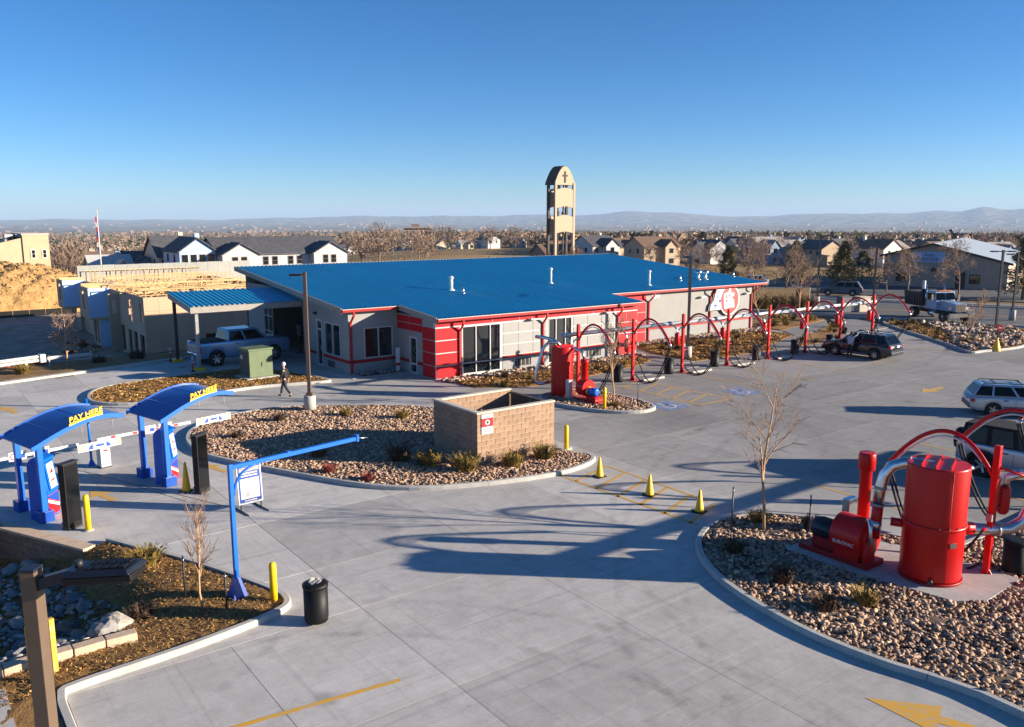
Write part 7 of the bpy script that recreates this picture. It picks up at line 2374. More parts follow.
def win_part(parent, M, u, z, w=0.9, h=1.2):
    f = MB().box(u - w / 2 - 0.08, u + w / 2 + 0.08, -0.01, 0.04, z - 0.08, z + h + 0.08, M).build('window', 'siding_white', parent)
    MB().box(u - w / 2, u + w / 2, 0.041, 0.055, z, z + h, M).build('pane', 'window_glass', f)
def house(name, label, loc, rz, w, d, ze, zr, wm, rm, wing=None, group=None, wins=True, axis='x'):
    t = thing(name, label, 'house', loc, rz, group)
    b = MB()
    gable_walls(b, -w / 2, w / 2, -d / 2, d / 2, -1.5, ze, zr, axis)
    if wing:
        gx, gw, gd = wing
        gable_walls(b, gx - gw / 2, gx + gw / 2, -d / 2 - gd, 0, -1.5, ze, ze + (zr - ze) * 0.72, 'y')
    wl_ = b.build('wall', wm, t)
    b = MB()
    gable(b, -w / 2, w / 2, -d / 2, d / 2, ze, zr, axis=axis)
    r = b.build('roof', rm, t)
    if wing:
        b = MB()
        gable(b, gx - gw / 2, gx + gw / 2, -d / 2 - gd, -0.2, ze + 0.02, ze + (zr - ze) * 0.72 + 0.02, axis='y')
        b.build('wing_roof', rm, t)
    if wins:
        Mfr = wall_frame((0, -d / 2 - (wing[2] if wing else 0), 0), (1, 0, 0), (0, -1, 0))
        if wing:
            win_part(wl_, Mfr, wing[0], ze - 1.6, 1.3, 1.2)
            win_part(wl_, Mfr, wing[0], 0.6, 1.6, 1.3)
        Mfr = wall_frame((0, -d / 2, 0), (1, 0, 0), (0, -1, 0))
        for u in (-w * 0.36, -w * 0.12, w * 0.12, w * 0.36):
            if wing and abs(u - wing[0]) < wing[1] / 2 + 0.6:
                continue
            win_part(wl_, Mfr, u, ze - 1.7)
        Ml = wall_frame((-w / 2, 0, 0), (0, -1, 0), (-1, 0, 0))
        for u in (-d * 0.2, d * 0.2):
            win_part(wl_, Ml, u, ze - 1.7)
    MB().box(w * 0.2, w * 0.2 + 0.7, 0.3, 1.0, zr - 1.0, zr + 0.7).build('chimney', wm, r)
    return t

# named houses close behind the site
def gz(x, y):
    return float(terrain_z(x, y))
# white townhouse row with two gables
tw = thing('white_townhouses', 'long white townhouse row with dark roof behind the blue roof', 'house', (49.7, 133, gz(49.7, 133)))
z0 = gz(49.7, 133)
b = MB()
gable_walls(b, 41.4, 61.8, 130.0, 141.0, z0 - 1, 3.3, 5.7)
gable_walls(b, 41.3, 47.0, 128.6, 133, z0 - 1, 3.3, 4.95, 'y')
gable_walls(b, 56.0, 61.8, 128.6, 133, z0 - 1, 3.3, 4.95, 'y')
twl = b.build('wall', 'siding_white', tw, world=True)
b = MB(); gable(b, 41.4, 61.8, 130.0, 141.0, 3.3, 5.7); b.build('roof', 'slate', tw, world=True)
for a, c in ((41.3, 47.0), (56.0, 61.8)):
    b = MB(); gable(b, a, c, 128.6, 132.5, 3.32, 4.97, axis='y'); b.build('gable_roof', 'slate', tw, world=True)
def world_window(parent, x, y, z, w=0.75, h=1.15):
    f = MB().box(x - w / 2 - 0.1, x + w / 2 + 0.1, y - 0.05, y + 0.01, z - 0.1, z + h + 0.1).build('window', 'bronze', parent, world=True)
    MB().box(x - w / 2, x + w / 2, y - 0.07, y - 0.051, z, z + h / 2 - 0.03).build('pane', 'window_glass', f, world=True)
    MB().box(x - w / 2, x + w / 2, y - 0.07, y - 0.051, z + h / 2 + 0.03, z + h).build('pane', 'window_glass', f, world=True)
for x in (43.2, 44.6, 58.0, 59.4):
    world_window(twl, x, 128.6, 1.75)
for x in (48.5, 50.0, 52.6, 54.1):
    world_window(twl, x, 130.0, 1.65)
for x in (43.2, 44.6, 48.5, 50.0, 52.6, 54.1, 58.0, 59.4):
    world_window(twl, x, 128.6 if x < 47 or x > 56 else 130.0, -1.9)
house('blue_house', 'pale blue gabled house left of the white townhouse row', (38.4, 135.5, gz(38.4, 135.5)), R(0), 5.4, 9, 6.0, 7.9, 'siding_blue', 'slate', None, axis='y')
house('tan_house', 'cream house with broad dark roof behind the pale fire wall', (38.6, 146.0, gz(38.6, 146)), 0, 6.5, 9, 5.4, 8.4, 'house_cream', 'slate', None)
house('dark_house', 'small dark-roofed house between cream house and white-roofed house', (35.9, 152.0, gz(35.9, 152)), 0, 7, 8, 4.6, 7.0, 'house_blue grey', 'slate', (-1.5, 3.5, 1.5))
house('white_roof_house', 'blue house with sunlit white gable behind the flagpole', (29.0, 147.0, gz(29, 147)), 0, 6, 7, 5.0, 7.2, 'house_blue grey', 'siding_white', (1.2, 3.2, 1.4))
house('brown_hip_house', 'brown roofed house with raised lantern beyond the dirt mound', (29.5, 182.0, gz(29.5, 182)), 0, 16, 12, 5.2, 8.6, 'house_tan', 'roof_brown', (4.5, 5, 2))
# beige building at the picture edge
bb = thing('beige_building', 'beige stucco building with small windows at the picture edge', 'building', (14.0, 147.0, gz(14, 147)))
z0 = gz(14, 147) - 0.5
MB().box(17.3, 20.8, 146.8, 160, z0, 6.3).build('tower_wall', 'beige_wall', bb, world=True)
MB().prism([(2, z0), (17.29, z0), (17.29, 5.9), (14.5, 5.2), (2, 2.6)], 147.0, 160, Matrix(((1, 0, 0, 0), (0, 0, 1, 0), (0, 1, 0, 0), (0, 0, 0, 1)))).build('wall', 'beige_wall', bb, world=True)
MB().box(17.2, 20.9, 146.7, 160.1, 6.301, 6.5).build('parapet', 'coping', bb, world=True)
for x in (18.6, 20.1):
    world_window(bb, x, 146.8, 2.9, 0.4, 1.1)
    MB().box(x - 0.4, x + 0.4, 146.74, 146.79, 2.7, 4.2).build('window_surround', 'coping', bb, world=True)
MB().box(18.2, 20.4, 146.74, 146.79, 0.2, 1.1).build('porch_roof', 'coping', bb, world=True)
for x, w in ((13.8, 1.2), (15.9, 1.4), (16.9, 1.2)):
    MB().box(x - w / 2, x + w / 2, 148.5, 150.5, 4.6, 6.4 if x > 14 else 5.9).build('dormer', 'siding_white', bb, world=True)
    world_window(bb, x, 148.5, 5.2, 0.45, 0.7)
t = thing('white_van', 'white box van at the foot of the beige building', 'van', (13.4, 139.5, gz(13.4, 139.5)), R(0))
MB().box(-3.0, 1.4, -1.1, 1.1, 0.7, 3.3).build('box_body', 'paint_white', t, bevel=0.05)
MB().box(1.45, 3.0, -1.0, 1.0, 0.55, 2.2).build('cab', 'paint_white', t, bevel=0.12)
MB().box(2.2, 3.02, -0.9, 0.9, 1.35, 1.95).build('windscreen', 'car_glass', t)
for x in (-2.0, 2.2):
    for s in (-1, 1):
        wheel(t, x, s * 0.95, 0.4, 0.25, s)
# flag on its pole
t = thing('flagpole', 'tall pale flagpole with a furled red white and blue flag', 'flagpole', (24.9, 131.1, gz(24.9, 131.1)))
MB().cyl((0, 0, 0), (0, 0, 13.2), 0.11, 0.06, n=10).build('pole', 'white_trim', t)
MB().lathe([(0.02, 0), (0.12, 0.1), (0.02, 0.2)], 10, Matrix.Translation((0, 0, 13.2))).build('finial', 'yellow_sign', t)
for k, m_ in enumerate(('flag_red', 'sign_white', 'flag_red', 'sign_blue', 'flag_red', 'sign_white', 'sign_blue')):
    z = 12.4 - k * 0.7
    b = MB()
    vs = []
    for i in range(7):
        a = i * 0.9
        vs += [(-0.10 - 0.035 * i, 0.14 * math.sin(a), z), (-0.10 - 0.03 * i, 0.14 * math.sin(a + 0.5), z - 0.72)]
    b.add(vs, [(2 * i, 2 * i + 2, 2 * i + 3, 2 * i + 1) for i in range(6)])
    b.build('flag_fold', m_, t)

# brown workshop across the street
shop = thing('workshop', 'long brown metal workshop with pale roof across the street', 'building', st(5, 40))
def sw(t_, w_, z_):
    return st(t_, w_, z_)
def shop_poly(prof, w0, w1):
    """prof: (t, z) outline; extruded along the depth w."""
    n = len(prof)
    b = MB()
    b.add([sw(t_, w0, z_) for t_, z_ in prof] + [sw(t_, w1, z_) for t_, z_ in prof], [tuple(range(n - 1, -1, -1)), tuple(range(n, 2 * n))] + [(i, (i + 1) % n, n + (i + 1) % n, n + i) for i in range(n)])
    return b
shop_poly([(-1.2, -1), (13.2, -1), (13.2, 3.2), (4.6, 5.4), (-1.2, 3.92)], 40, 78).build('wall', 'shop_wall', shop, world=True)
shop_poly([(-1.7, 3.82), (4.6, 5.45), (13.7, 3.10), (13.7, 3.28), (4.6, 5.65), (-1.7, 4.02)], 39.6, 78.4).build('roof', 'shop_roof', shop, world=True)
shop_poly([(-1.75, 3.74), (4.6, 5.40), (13.75, 3.02), (13.75, 3.3), (4.6, 5.68), (-1.75, 4.05)], 39.5, 39.6).build('fascia', 'church_dark', shop, world=True)
Msh = frame(sw(4.2, 39.97, 3.85), (0.34, -0.94, 0), (0, 0, 1))
sb = MB().box(-1.9, 1.9, -0.7, 0.7, 0.0, 0.12, Msh).build('sign_board', 'siding_blue', shop, world=True)
for txt, sz, dy in (('Auto', 0.55, 0.3), ('MOTIVE', 0.62, -0.3)):
    me = text_mesh(txt, sz, 0.01, Msh @ Matrix.Translation((0, dy, 0.13)))
    me.transform(PM[sb.name].inverted())
    link('lettering', me, 'dark_metal', sb)
MB().lathe([(0.35, 0), (0.35, 0.08)], 16, frame(sw(4.9, 39.98, 2.2), (0.34, -0.94, 0), (0, 0, 1))).build('round_vent', 'church_dark', shop, world=True)
for t_ in (1.0, 9.6):
    Mz = frame(sw(t_, 39.98, 1.2), (0.34, -0.94, 0), (0, 0, 1))
    f = MB().box(-0.6, 0.6, -0.6, 0.6, 0.0, 0.05, Mz).build('window', 'church_dark', shop, world=True)
    MB().box(-0.52, 0.52, -0.52, 0.52, 0.051, 0.06, Mz).build('pane', 'window_glass', f, world=True)
f = MB().box(-0.55, 0.55, 0, 2.1, 0.0, 0.05, frame(sw(8.0, 39.98, -0.05), (0.34, -0.94, 0), (0, 0, 1))).build('door', 'church_dark', shop, world=True)

# church bell tower
cx_, cy_ = 128.7, 153.5
ch = thing('bell_tower', 'tall tan church bell tower with a cross above the blue roof', 'tower', (cx_, cy_, gz(cx_, cy_)))
zg = gz(cx_, cy_) - 0.5
HW, HD = 2.75, 1.3
for sx in (-1, 1):
    for sy in (-1, 1):
        MB().box(cx_ + sx * HW - 0.28, cx_ + sx * HW + 0.28, cy_ + sy * HD - 0.28, cy_ + sy * HD + 0.28, zg, 16.8).build('column', 'church_dark' if sy > 0 else 'church_tan', ch, world=True)
def curved_panel(za, zb, y0, y1, name):
    n = 12
    top = [(-HW + 0.25 + (2 * HW - 0.5) * k / n, zb + 0.45 * math.cos((k / n - 0.5) * math.pi)) for k in range(n + 1)]
    bot = [(-HW + 0.25 + (2 * HW - 0.5) * k / n, za + 0.45 * math.cos((k / n - 0.5) * math.pi)) for k in range(n, -1, -1)]
    MB().prism(top + bot, y0, y1, Matrix(((1, 0, 0, cx_), (0, 0, 1, cy_), (0, 1, 0, 0), (0, 0, 0, 1)))).build(name, 'church_tan', ch, world=True)
for y0, y1 in ((-HD - 0.2, -HD + 0.1), (HD - 0.1, HD + 0.2)):
    curved_panel(11.0, 15.2, y0, y1, 'panel')
    curved_panel(5.2, 9.0, y0, y1, 'panel')
arcp = [(-HW - 0.3, 16.3)] + [(HW + 0.3, 16.3)] + [((HW + 0.3) * (1 - k / 10), 16.5 + 4.0 * (1 - (1 - k / 10) ** 2)) for k in range(11)]
arcp += [(-x, z) for x, z in reversed(arcp[2:-1])]
Mc = Matrix(((1, 0, 0, cx_), (0, 0, 1, cy_), (0, 1, 0, 0), (0, 0, 0, 1)))
MB().prism(arcp, -HD - 0.1, HD + 0.1, Mc).build('crown', 'church_tan', ch, world=True)
rb_ = [(x * 1.06, 16.3 + (z - 16.3) * 1.04) for x, z in arcp]
MB().prism(rb_, -HD + 0.2, HD + 0.7, Mc).build('crown_roof', 'church_dark', ch, world=True)
c1 = MB().box(cx_ - 0.22, cx_ + 0.22, cy_ - HD - 0.2, cy_ - HD - 0.12, 16.8, 19.4)
c1.box(cx_ - 0.75, cx_ - 0.221, cy_ - HD - 0.2, cy_ - HD - 0.12, 18.2, 18.6)
c1.box(cx_ + 0.221, cx_ + 0.75, cy_ - HD - 0.2, cy_ - HD - 0.12, 18.2, 18.6)
c1.build('cross', 'church_dark', ch, world=True)
for x, z in ((-0.9, 9.7), (0.6, 9.6), (-0.5, 15.4)):
    MB().lathe([(0.45, 0), (0.35, 0.3), (0.2, 0.7), (0.05, 0.75)], 12, Matrix.Translation((cx_ + x, cy_, z))).build('bell', 'church_dark', ch, world=True)
for x in (-0.9, 0.7):
    MB().box(cx_ + x - 0.12, cx_ + x + 0.12, cy_ - 0.12, cy_ + 0.12, zg, 16.3).build('inner_post', 'church_dark', ch, world=True)

# ------------------------------------------------------------------ the suburb: every house its own object
HV = []
rh = random.Random(11)
GROUP_H = 'suburban houses on the plain'
protos = []
combos = [('white', 'dark grey'), ('tan', 'brown'), ('grey', 'dark grey'), ('blue grey', 'grey'), ('brown', 'brown'), ('cream', 'grey'), ('white', 'brown'), ('tan', 'dark grey')]
for i, (wc, rc) in enumerate(combos):
    w, d = rh.uniform(9, 12), rh.uniform(7.5, 9.5)
    ze = rh.choice((2.8, 4.4, 4.8))
    p = house('suburban_house', '', (0, 0, 0), 0, w, d, ze, ze + d * 0.27, 'house_' + wc, 'houseroof_' + rc, (rh.uniform(-3, 3), rh.uniform(3.6, 5), rh.uniform(1, 2.2)), GROUP_H, wins=True)
    protos.append((p, wc, rc))
def cam_xy(px_, depth):
    xc = (px_ - 512) / 852.6 * depth
    return CH * xc + SH * depth, -SH * xc + CH * depth
def where(px_):
    for lim, s in ((130, 'behind the building plot'), (340, 'behind the white townhouses'), (540, 'across the tan field'), (600, 'beside the bell tower'), (690, 'behind the right half of the blue roof'), (780, 'above the round wall sign'), (860, 'behind the dark street lamps'), (930, 'behind the workshop trees'), (2000, 'behind the workshop roof')):
        if px_ < lim:
            return s
rows_ = [228, 254, 284, 318, 356, 400, 452, 515, 590]
rown = ['nearest row', 'second row', 'third row', 'fourth row', 'fifth row', 'sixth row', 'seventh row', 'eighth row', 'farthest clear row']
used = [False] * len(protos)
house_xy = []
cnt = 0
for ri, D in enumerate(rows_):
    step = 14.0 / D * 852.6
    px_ = -40 + rh.uniform(0, step)
    while px_ < 1070:
        dd = D + rh.uniform(-12, 12)
        p0 = px_ + rh.uniform(-0.15, 0.15) * step
        px_ += step * rh.uniform(0.85, 1.35)
        if p0 < 545 and dd < 430:
            continue
        if 545 <= p0 < 600 and dd < 225:
            continue
        if p0 > 860 and dd < 200:
            continue
        if rh.random() < 0.10:
            continue
        k = rh.randrange(len(protos))
        pr, wc, rc = protos[k]
        x, y = cam_xy(p0, dd)
        rz_ = R(rh.choice((0, 0, 90, 180, 270)) + rh.uniform(-14, 14))
        lab = '%s house, %s roof, %s, %s' % (wc, rc, rown[ri], where(p0))
        house_xy.append((x, y))
        loc = (x, y, gz(x, y))
        if not used[k]:
            used[k] = True
            pr.location = loc
            pr.rotation_euler = (0, 0, rz_)
            pr['label'] = lab
        else:
            hs_ = rh.uniform(0.75, 0.98)
            copy_tree(pr, loc, rz_, lab, (hs_, hs_, hs_))
        cnt += 1
# office block far off
t = thing('office_block', 'small tan office block standing out of the far tree line', 'building', (*cam_xy(417, 900), gz(*cam_xy(417, 900)) - 1), R(-30))
MB().box(-14, 14, -9, 9, 0, 15).build('wall', 'house_tan', t)
for k in range(4):
    MB().box(-13.5, 13.5, -9.1, -9.01, 2 + k * 3.3, 3.8 + k * 3.3).build('window_band', 'window_glass', t)
MB().box(-6, 2, -5, 5, 15.01, 18).build('penthouse', 'house_brown', t)
# tiny pale buildings scattered over the far plain: one mass
rs = np.random.RandomState(5)
nb_ = 400
D = 1100 * (7.5 ** rs.uniform(0, 1, nb_))
P = rs.uniform(-60, 1090, nb_)
b = MB()
vs, fs = [], []
for i in range(nb_):
    x, y = cam_xy(P[i], D[i])
    z = gz(x, y)
    s = 3 + 0.0012 * D[i] * rs.uniform(0.4, 1.6)
    h = rs.uniform(3, 6) + 0.0007 * D[i]
    b.box(x - s, x + s, y - s * 0.7, y + s * 0.7, z - 2, z + h)
tag(b.build('far_town', 'house_brown'), 'scatter of tiny pale buildings over the distant plain', 'town', kind='stuff')
# ------------------------------------------------------------------ trees and plants
def grow(seed, H, spread, levels=4, first=0.35, nb=6, wig=0.12, r0=0.06, up=0.55, taper=0.62):
    """Bare tree: returns list of (points, radii, level)."""
    rt = random.Random(seed)
    out = []
    def branch(p, d, L, r, lev):
        n = 5 if lev < 2 else 3
        pts, rad = [p.copy()], [r]
        q = p.copy()
        dd = d.copy()
        for i in range(n):
            dd = (dd + Vector((rt.gauss(0, wig), rt.gauss(0, wig), rt.gauss(0, wig * 0.5) + (0.05 * up if lev else 0.0)))).normalized()
            q = q + dd * L / n
            pts.append(q.copy())
            rad.append(r * (1 - 0.78 * (i + 1) / n) + 0.002)
        out.append((pts, rad, lev))
        if lev >= levels:
            return
        k = nb if lev == 0 else max(2, nb - lev)
        for i in range(k):
            s = first + (0.97 - first) * (i + rt.uniform(0, 0.8)) / k if lev == 0 else rt.uniform(0.25, 0.95)
            j = min(n - 1, int(s * n))
            f = s * n - j
            pp = pts[j].lerp(pts[j + 1], min(1, max(0, f)))
            a = rt.uniform(0, 2 * math.pi) if lev else 2.4 * i + rt.uniform(-0.4, 0.4)
            base = dd.orthogonal().normalized()
            side = Matrix.Rotation(a, 3, dd) @ base
            nd = (dd * up + side * spread + Vector((0, 0, 0.25 * up))).normalized()
            branch(pp, nd, L * rt.uniform(0.45, taper) * (1.0 - 0.35 * s if lev == 0 else 1), rad[j] * 0.62, lev + 1)
    branch(Vector((0, 0, 0)), Vector((0, 0, 1)), H * 0.82, r0, 0)
    return out
def bare_tree(name, label, loc, H, seed, spread=0.75, bark='bark_tan', twig='twig', levels=4, nb=7, r0=0.05, first=0.3, group=None, rz=0, up=0.55, minr=0.0, taper=0.62):
    t = thing(name, label, 'tree', loc, rz, group)
    br = grow(seed, H, spread, levels, first, nb, r0=r0, up=up, taper=taper)
    a, c = MB(), MB()
    for pts, rad, lev in br:
        rad = [max(minr, r) for r in rad]
        if lev < 2:
            a.tube(pts, rad, 7 if lev == 0 else 5, lev == 0)
        else:
            c.tube(pts, rad, 3, False)
    a.build('trunk', bark, t)
    c.build('crown', twig, t)
    return t
def stake(x, y, h, lab, m='dark_metal'):
    t = thing('tree_stake', lab, 'stake', (x, y, 0.05), 0, 'tree stakes')
    MB().cyl((0, 0, -0.1), (0, 0, h), 0.022, n=6).build('stake_post', m, t)
    MB().cyl((0, 0, h - 0.12), (0, 0, h - 0.08), 0.03, n=8).build('clip', 'galvanised', t)
bare_tree('bare_tree', 'bare young tree with fine twigs in the near rock bed', (19.62, 14.15, 0.05), 5.1, 4, 0.75, levels=3, nb=7, r0=0.05, first=0.22, minr=0.006, up=0.8, taper=0.5)
stake(18.6, 14.5, 1.45, 'dark stake left of the bare tree in the near rock bed')
stake(20.4, 13.2, 1.2, 'dark stake right of the bare tree in the near rock bed')
bare_tree('bare_sapling', 'thin bare sapling between stakes in the near mulch corner', (5.1, 18.75, 0.06), 2.85, 9, 0.5, levels=2, nb=14, r0=0.028, first=0.3, minr=0.005, up=0.8, taper=0.36)
stake(4.95, 19.6, 1.1, 'stake behind the near sapling')
stake(5.55, 18.45, 0.95, 'stake with white strap beside the near sapling')
bare_tree('bare_tree', 'bare young tree in the small far rock bed by the red tank', (27.5, 28.75, 0.05), 4.4, 14, 0.5, levels=3, nb=8, r0=0.045, minr=0.008, up=0.9, taper=0.42)
stake(28.35, 27.95, 1.2, 'dark stake in the small far rock bed')
bare_tree('bare_sapling', 'bare tan sapling on the bank beside the half-built houses', (8.5, 57.4, 0.0), 3.6, 21, 0.75, levels=2, nb=15, r0=0.06, minr=0.013, first=0.25, up=0.4, taper=0.42)
bare_tree('bare_tree', 'bare young tree in the stony bed near the dump truck', (61.8, 28.4, 0.05), 4.0, 23, 0.5, levels=2, nb=10, r0=0.06, minr=0.014, up=0.9, taper=0.4)
bare_tree('bare_tree', 'bare tree at the end of the white wall', (59.2, 44.0, 0.05), 4.6, 25, 0.55, levels=3, nb=8, r0=0.07, minr=0.012)
bare_tree('bare_tree', 'bare tree in front of the brown screen', (66.3, 45.4, 0.0), 5.2, 26, 0.55, levels=3, nb=8, r0=0.07, minr=0.012)
for k, (t_, w_, h_, lab) in enumerate(((9.0, 29, 6.5, 'broad bare tree in front of the workshop door'), (3.4, 30, 5.2, 'bare tree in front of the workshop sign'), (-9, 22, 6.5, 'bare tree beside the dark pine at the street'), (-13.5, 21, 5.5, 'bare tree just left of the workshop pine'), (-20, 20, 6.0, 'bare tree by the passing dark car'), (1.0, 30, 4.5, 'small bare tree below the workshop sign'))):
    x, y, _ = st(t_, w_)
    bare_tree('bare_tree', lab, (x, y, -0.1), h_, 30 + k, 0.8, 'bark_grey', 'twig', 4, 7, 0.10, 0.22, minr=0.013)

# evergreens
def pine(name, label, loc, H, R0, seed, n=2600, group=None, mats='needle'):
    t = thing(name, label, 'tree', loc, 0, group)
    rs = np.random.RandomState(seed)
    MB().cyl((0, 0, 0), (0, 0, H * 0.92), 0.16 * H / 6, 0.03, n=7).build('trunk', 'bark_grey', t)
    u = rs.uniform(0, 1, n) ** 0.8
    z = H * (0.10 + 0.9 * u)
    prof = R0 * (1 - u) ** 0.75 * (0.78 + 0.30 * np.sin(u * 23 + seed)) + 0.12
    r = prof * np.sqrt(rs.uniform(0.15, 1, n))
    a = rs.uniform(0, 2 * np.pi, n)
    lump = 1 + 0.28 * np.sin(a * 3 + u * 9 + seed) * np.sin(a * 5 - u * 14)
    C = np.stack([r * lump * np.cos(a), r * lump * np.sin(a), z], -1)
    s = rs.uniform(0.10, 0.26, n) * H / 6
    d1 = np.stack([np.cos(a), np.sin(a), rs.uniform(-0.5, 0.5, n)], -1) + rs.normal(0, 0.35, (n, 3))
    d2 = rs.normal(0, 1, (n, 3))
    d1 /= np.linalg.norm(d1, axis=1)[:, None]
    d2 -= (d2 * d1).sum(1)[:, None] * d1
    d2 /= np.linalg.norm(d2, axis=1)[:, None]
    A = C - d1 * s[:, None] - d2 * s[:, None] * 0.35
    B = C - d1 * s[:, None] + d2 * s[:, None] * 0.35
    E = C + d1 * s[:, None] * 1.2
    pts = np.stack([A, B, E], 1).reshape(-1, 3)
    me = bpy.data.meshes.new('crown')
    me.from_pydata(pts.tolist(), [], (np.arange(n * 3).reshape(-1, 3)).tolist())
    link('crown', me, mats, t)
    return t
for (x, y, H, r0, lab) in ((*st(-3.5, 27)[:2], 6.2, 2.2, 'broad olive pine in front of the workshop'), (*st(15.5, 27)[:2], 7.2, 2.6, 'dark pine at the right end of the workshop'), (*st(17.5, 30)[:2], 6.0, 2.3, 'second pine beside the right workshop corner'),
                           (*st(-16.0, 21)[:2], 5.6, 2.0, 'dark dense pine left of the street lamp'), (*cam_xy(798, 112), 6.0, 2.4, 'olive pine behind the brown screen'), (*cam_xy(843, 118), 4.6, 3.2, 'low dark juniper mass beyond the street'), (*cam_xy(866, 120), 4.4, 3.0, 'second low dark juniper beyond the street')):
    pine('pine_tree', lab, (x, y, gz(x, y)), H, r0, int(x * 7) % 97)

# shrubs: tufts of blades
def tuft(name, label, loc, h, r, n, m, seed, cat='shrub', group=None):
    rs = random.Random(seed)
    b = MB()
    for i in range(n):
        a = rs.uniform(0, 2 * math.pi)
        q = r * math.sqrt(rs.random()) * 0.45
        p = Vector((q * math.cos(a), q * math.sin(a), 0))
        lean = rs.uniform(0.1, 0.9)
        d = Vector((math.cos(a) * lean, math.sin(a) * lean, 1)).normalized()
        L = h * rs.uniform(0.55, 1.1)
        w = Vector((-math.sin(a), math.cos(a), 0)) * 0.014 * (1 + h)
        m1 = p + d * L * 0.55
        e = p + d * L + Vector((math.cos(a), math.sin(a), -0.6)) * 0.12 * L
        b.add([p - w, p + w, m1 + w * 0.8, m1 - w * 0.8, e], [(0, 1, 2, 3), (3, 2, 4)])
        for s in range(3):
            t0 = rs.uniform(0.3, 0.95)
            c = p + d * L * t0
            dd = Vector((rs.gauss(0, 1), rs.gauss(0, 1), rs.uniform(0.1, 1))).normalized() * 0.22 * h
            b.add([c - w, c + w, c + dd], [(0, 1, 2)])
    t = thing(name, label, cat, loc, 0, group)
    b.build('foliage', m, t)
    return t
SHRUBS = [(15.2, 25.4, 0.62, 0.6, 'blade_gold', 'golden juniper tuft at the left foot of the block enclosure'), (15.9, 24.1, 0.7, 0.65, 'blade_gold', 'larger golden tuft before the enclosure corner'),
      (17.6, 23.6, 0.6, 0.6, 'blade_gold', 'golden tuft under the enclosure front wall'), (19.1, 23.6, 0.65, 0.6, 'blade_gold', 'golden tuft at the right end of the enclosure wall'),
      (14.6, 26.6, 0.7, 0.6, 'blade_brown', 'dark brown shrub in the shade left of the enclosure'), (11.9, 26.8, 0.35, 0.35, 'blade_red', 'small red shrub at the near edge of the teardrop bed'),
      (12.6, 25.2, 0.3, 0.3, 'blade_red', 'tiny red shrub in the near rocks of the teardrop bed'), (12.4, 28.8, 0.45, 0.4, 'blade_brown', 'brown tuft in the shaded middle of the teardrop bed'),
      (16.2, 34.4, 0.4, 0.4, 'blade_gold', 'pale tuft at the far edge of the teardrop bed'), (18.0, 32.4, 0.45, 0.45, 'blade_gold', 'pale tuft behind the block enclosure, far rocks'), (13.4, 35.2, 0.42, 0.42, 'blade_brown', 'tuft beside the lamp pole footing'),
      (10.9, 33.5, 0.35, 0.35, 'blade_brown', 'tuft near the tip of the teardrop bed'), (17.6, 13.6, 0.4, 0.4, 'blade_brown', 'brown tuft by the bare tree in the near bed'), (17.1, 11.7, 0.42, 0.45, 'blade_brown', 'brown tuft in the middle of the near rock bed'),
      (16.6, 10.2, 0.4, 0.45, 'blade_brown', 'brown tuft near the kerb of the near rock bed'), (17.6, 9.8, 0.42, 0.45, 'blade_gold', 'dry tuft in front of the near red tank'), (20.0, 14.6, 0.42, 0.42, 'blade_gold', 'dry tuft behind the bare tree'), (20.8, 13.4, 0.4, 0.4, 'blade_brown', 'dry tuft at the far kerb of the near bed'),
      (4.7, 22.2, 0.55, 0.6, 'blade_gold', 'yellow green tuft beside the near lamp head'), (3.9, 19.5, 0.3, 0.5, 'blade_brown', 'dead grey tuft next to the largest boulder'), (6.0, 56.2, 0.75, 0.7, 'blade_gold', 'bright yellow tuft at the end of the white guard beam'),
      (12.6, 57.6, 0.7, 0.9, 'blade_brown', 'dark shrub on the bank below the board wall'), (10.4, 57.9, 0.6, 0.7, 'blade_brown', 'dark shrub left of the board wall corner'), (17.4, 13.0, 0.12, 0.7, 'blade_brown', 'low dark mat around the bare tree'),
      (27.4, 28.5, 0.25, 0.5, 'blade_gold', 'low gold tuft in the small far rock bed')]
for k, (x, y, h, r, m, lab) in enumerate(SHRUBS):
    z = float(swale_z(x, y)) if (x < 7 and y < 28) else (float(strip_z(x, y)) if y > 55 else 0.1)
    tuft('shrub', lab, (x, y, z - 0.02), h, r, int(90 + 130 * r), m, 50 + k)
rq = random.Random(8)
FB = [('along the red building front', inf1, 9, 0.35), ('below the white wall', inf3, 22, 0.42), ('beside the black wagon', inf4, 8, 0.4), ('by the street entrance stones', in6, 20, 0.5), ('at the end of the white wall', inf6, 14, 0.6), ('on the mulch island by the transformer', in3, 5, 0.22)]
k = 0
for lab, poly, n, h in FB:
    P = np.array(poly)
    lo, hi = P.min(0), P.max(0)
    c = 0
    first = None
    while c < n:
        x, y = rq.uniform(lo[0], hi[0]), rq.uniform(lo[1], hi[1])
        if not inside_mask(np.array([x]), np.array([y]), poly)[0]:
            continue
        hh = h * rq.uniform(0.7, 1.25)
        if first is None or c % 3 == 0:
            first = tuft('ground_shrub', 'low dry tuft in the bed ' + lab, (x, y, 0.06), hh, hh * 0.9, 60, rq.choice(('blade_gold', 'blade_brown', 'blade_gold')), 200 + k, group='dry tufts ' + lab)
        else:
            copy_tree(first, (x, y, 0.06), rq.uniform(0, 6))
        c += 1
        k += 1
# shrubs grown up in front of the brown screen
for i in range(7):
    x, y = 68.4 + i * 0.95, 51.7 - i * 0.36
    tuft('screen_shrub', 'olive shrub growing against the brown screen', (x, y, -0.05), 1.5, 0.9, 150, 'blade_gold' if i % 2 else 'blade_brown', 300 + i, group='shrubs against the brown screen')

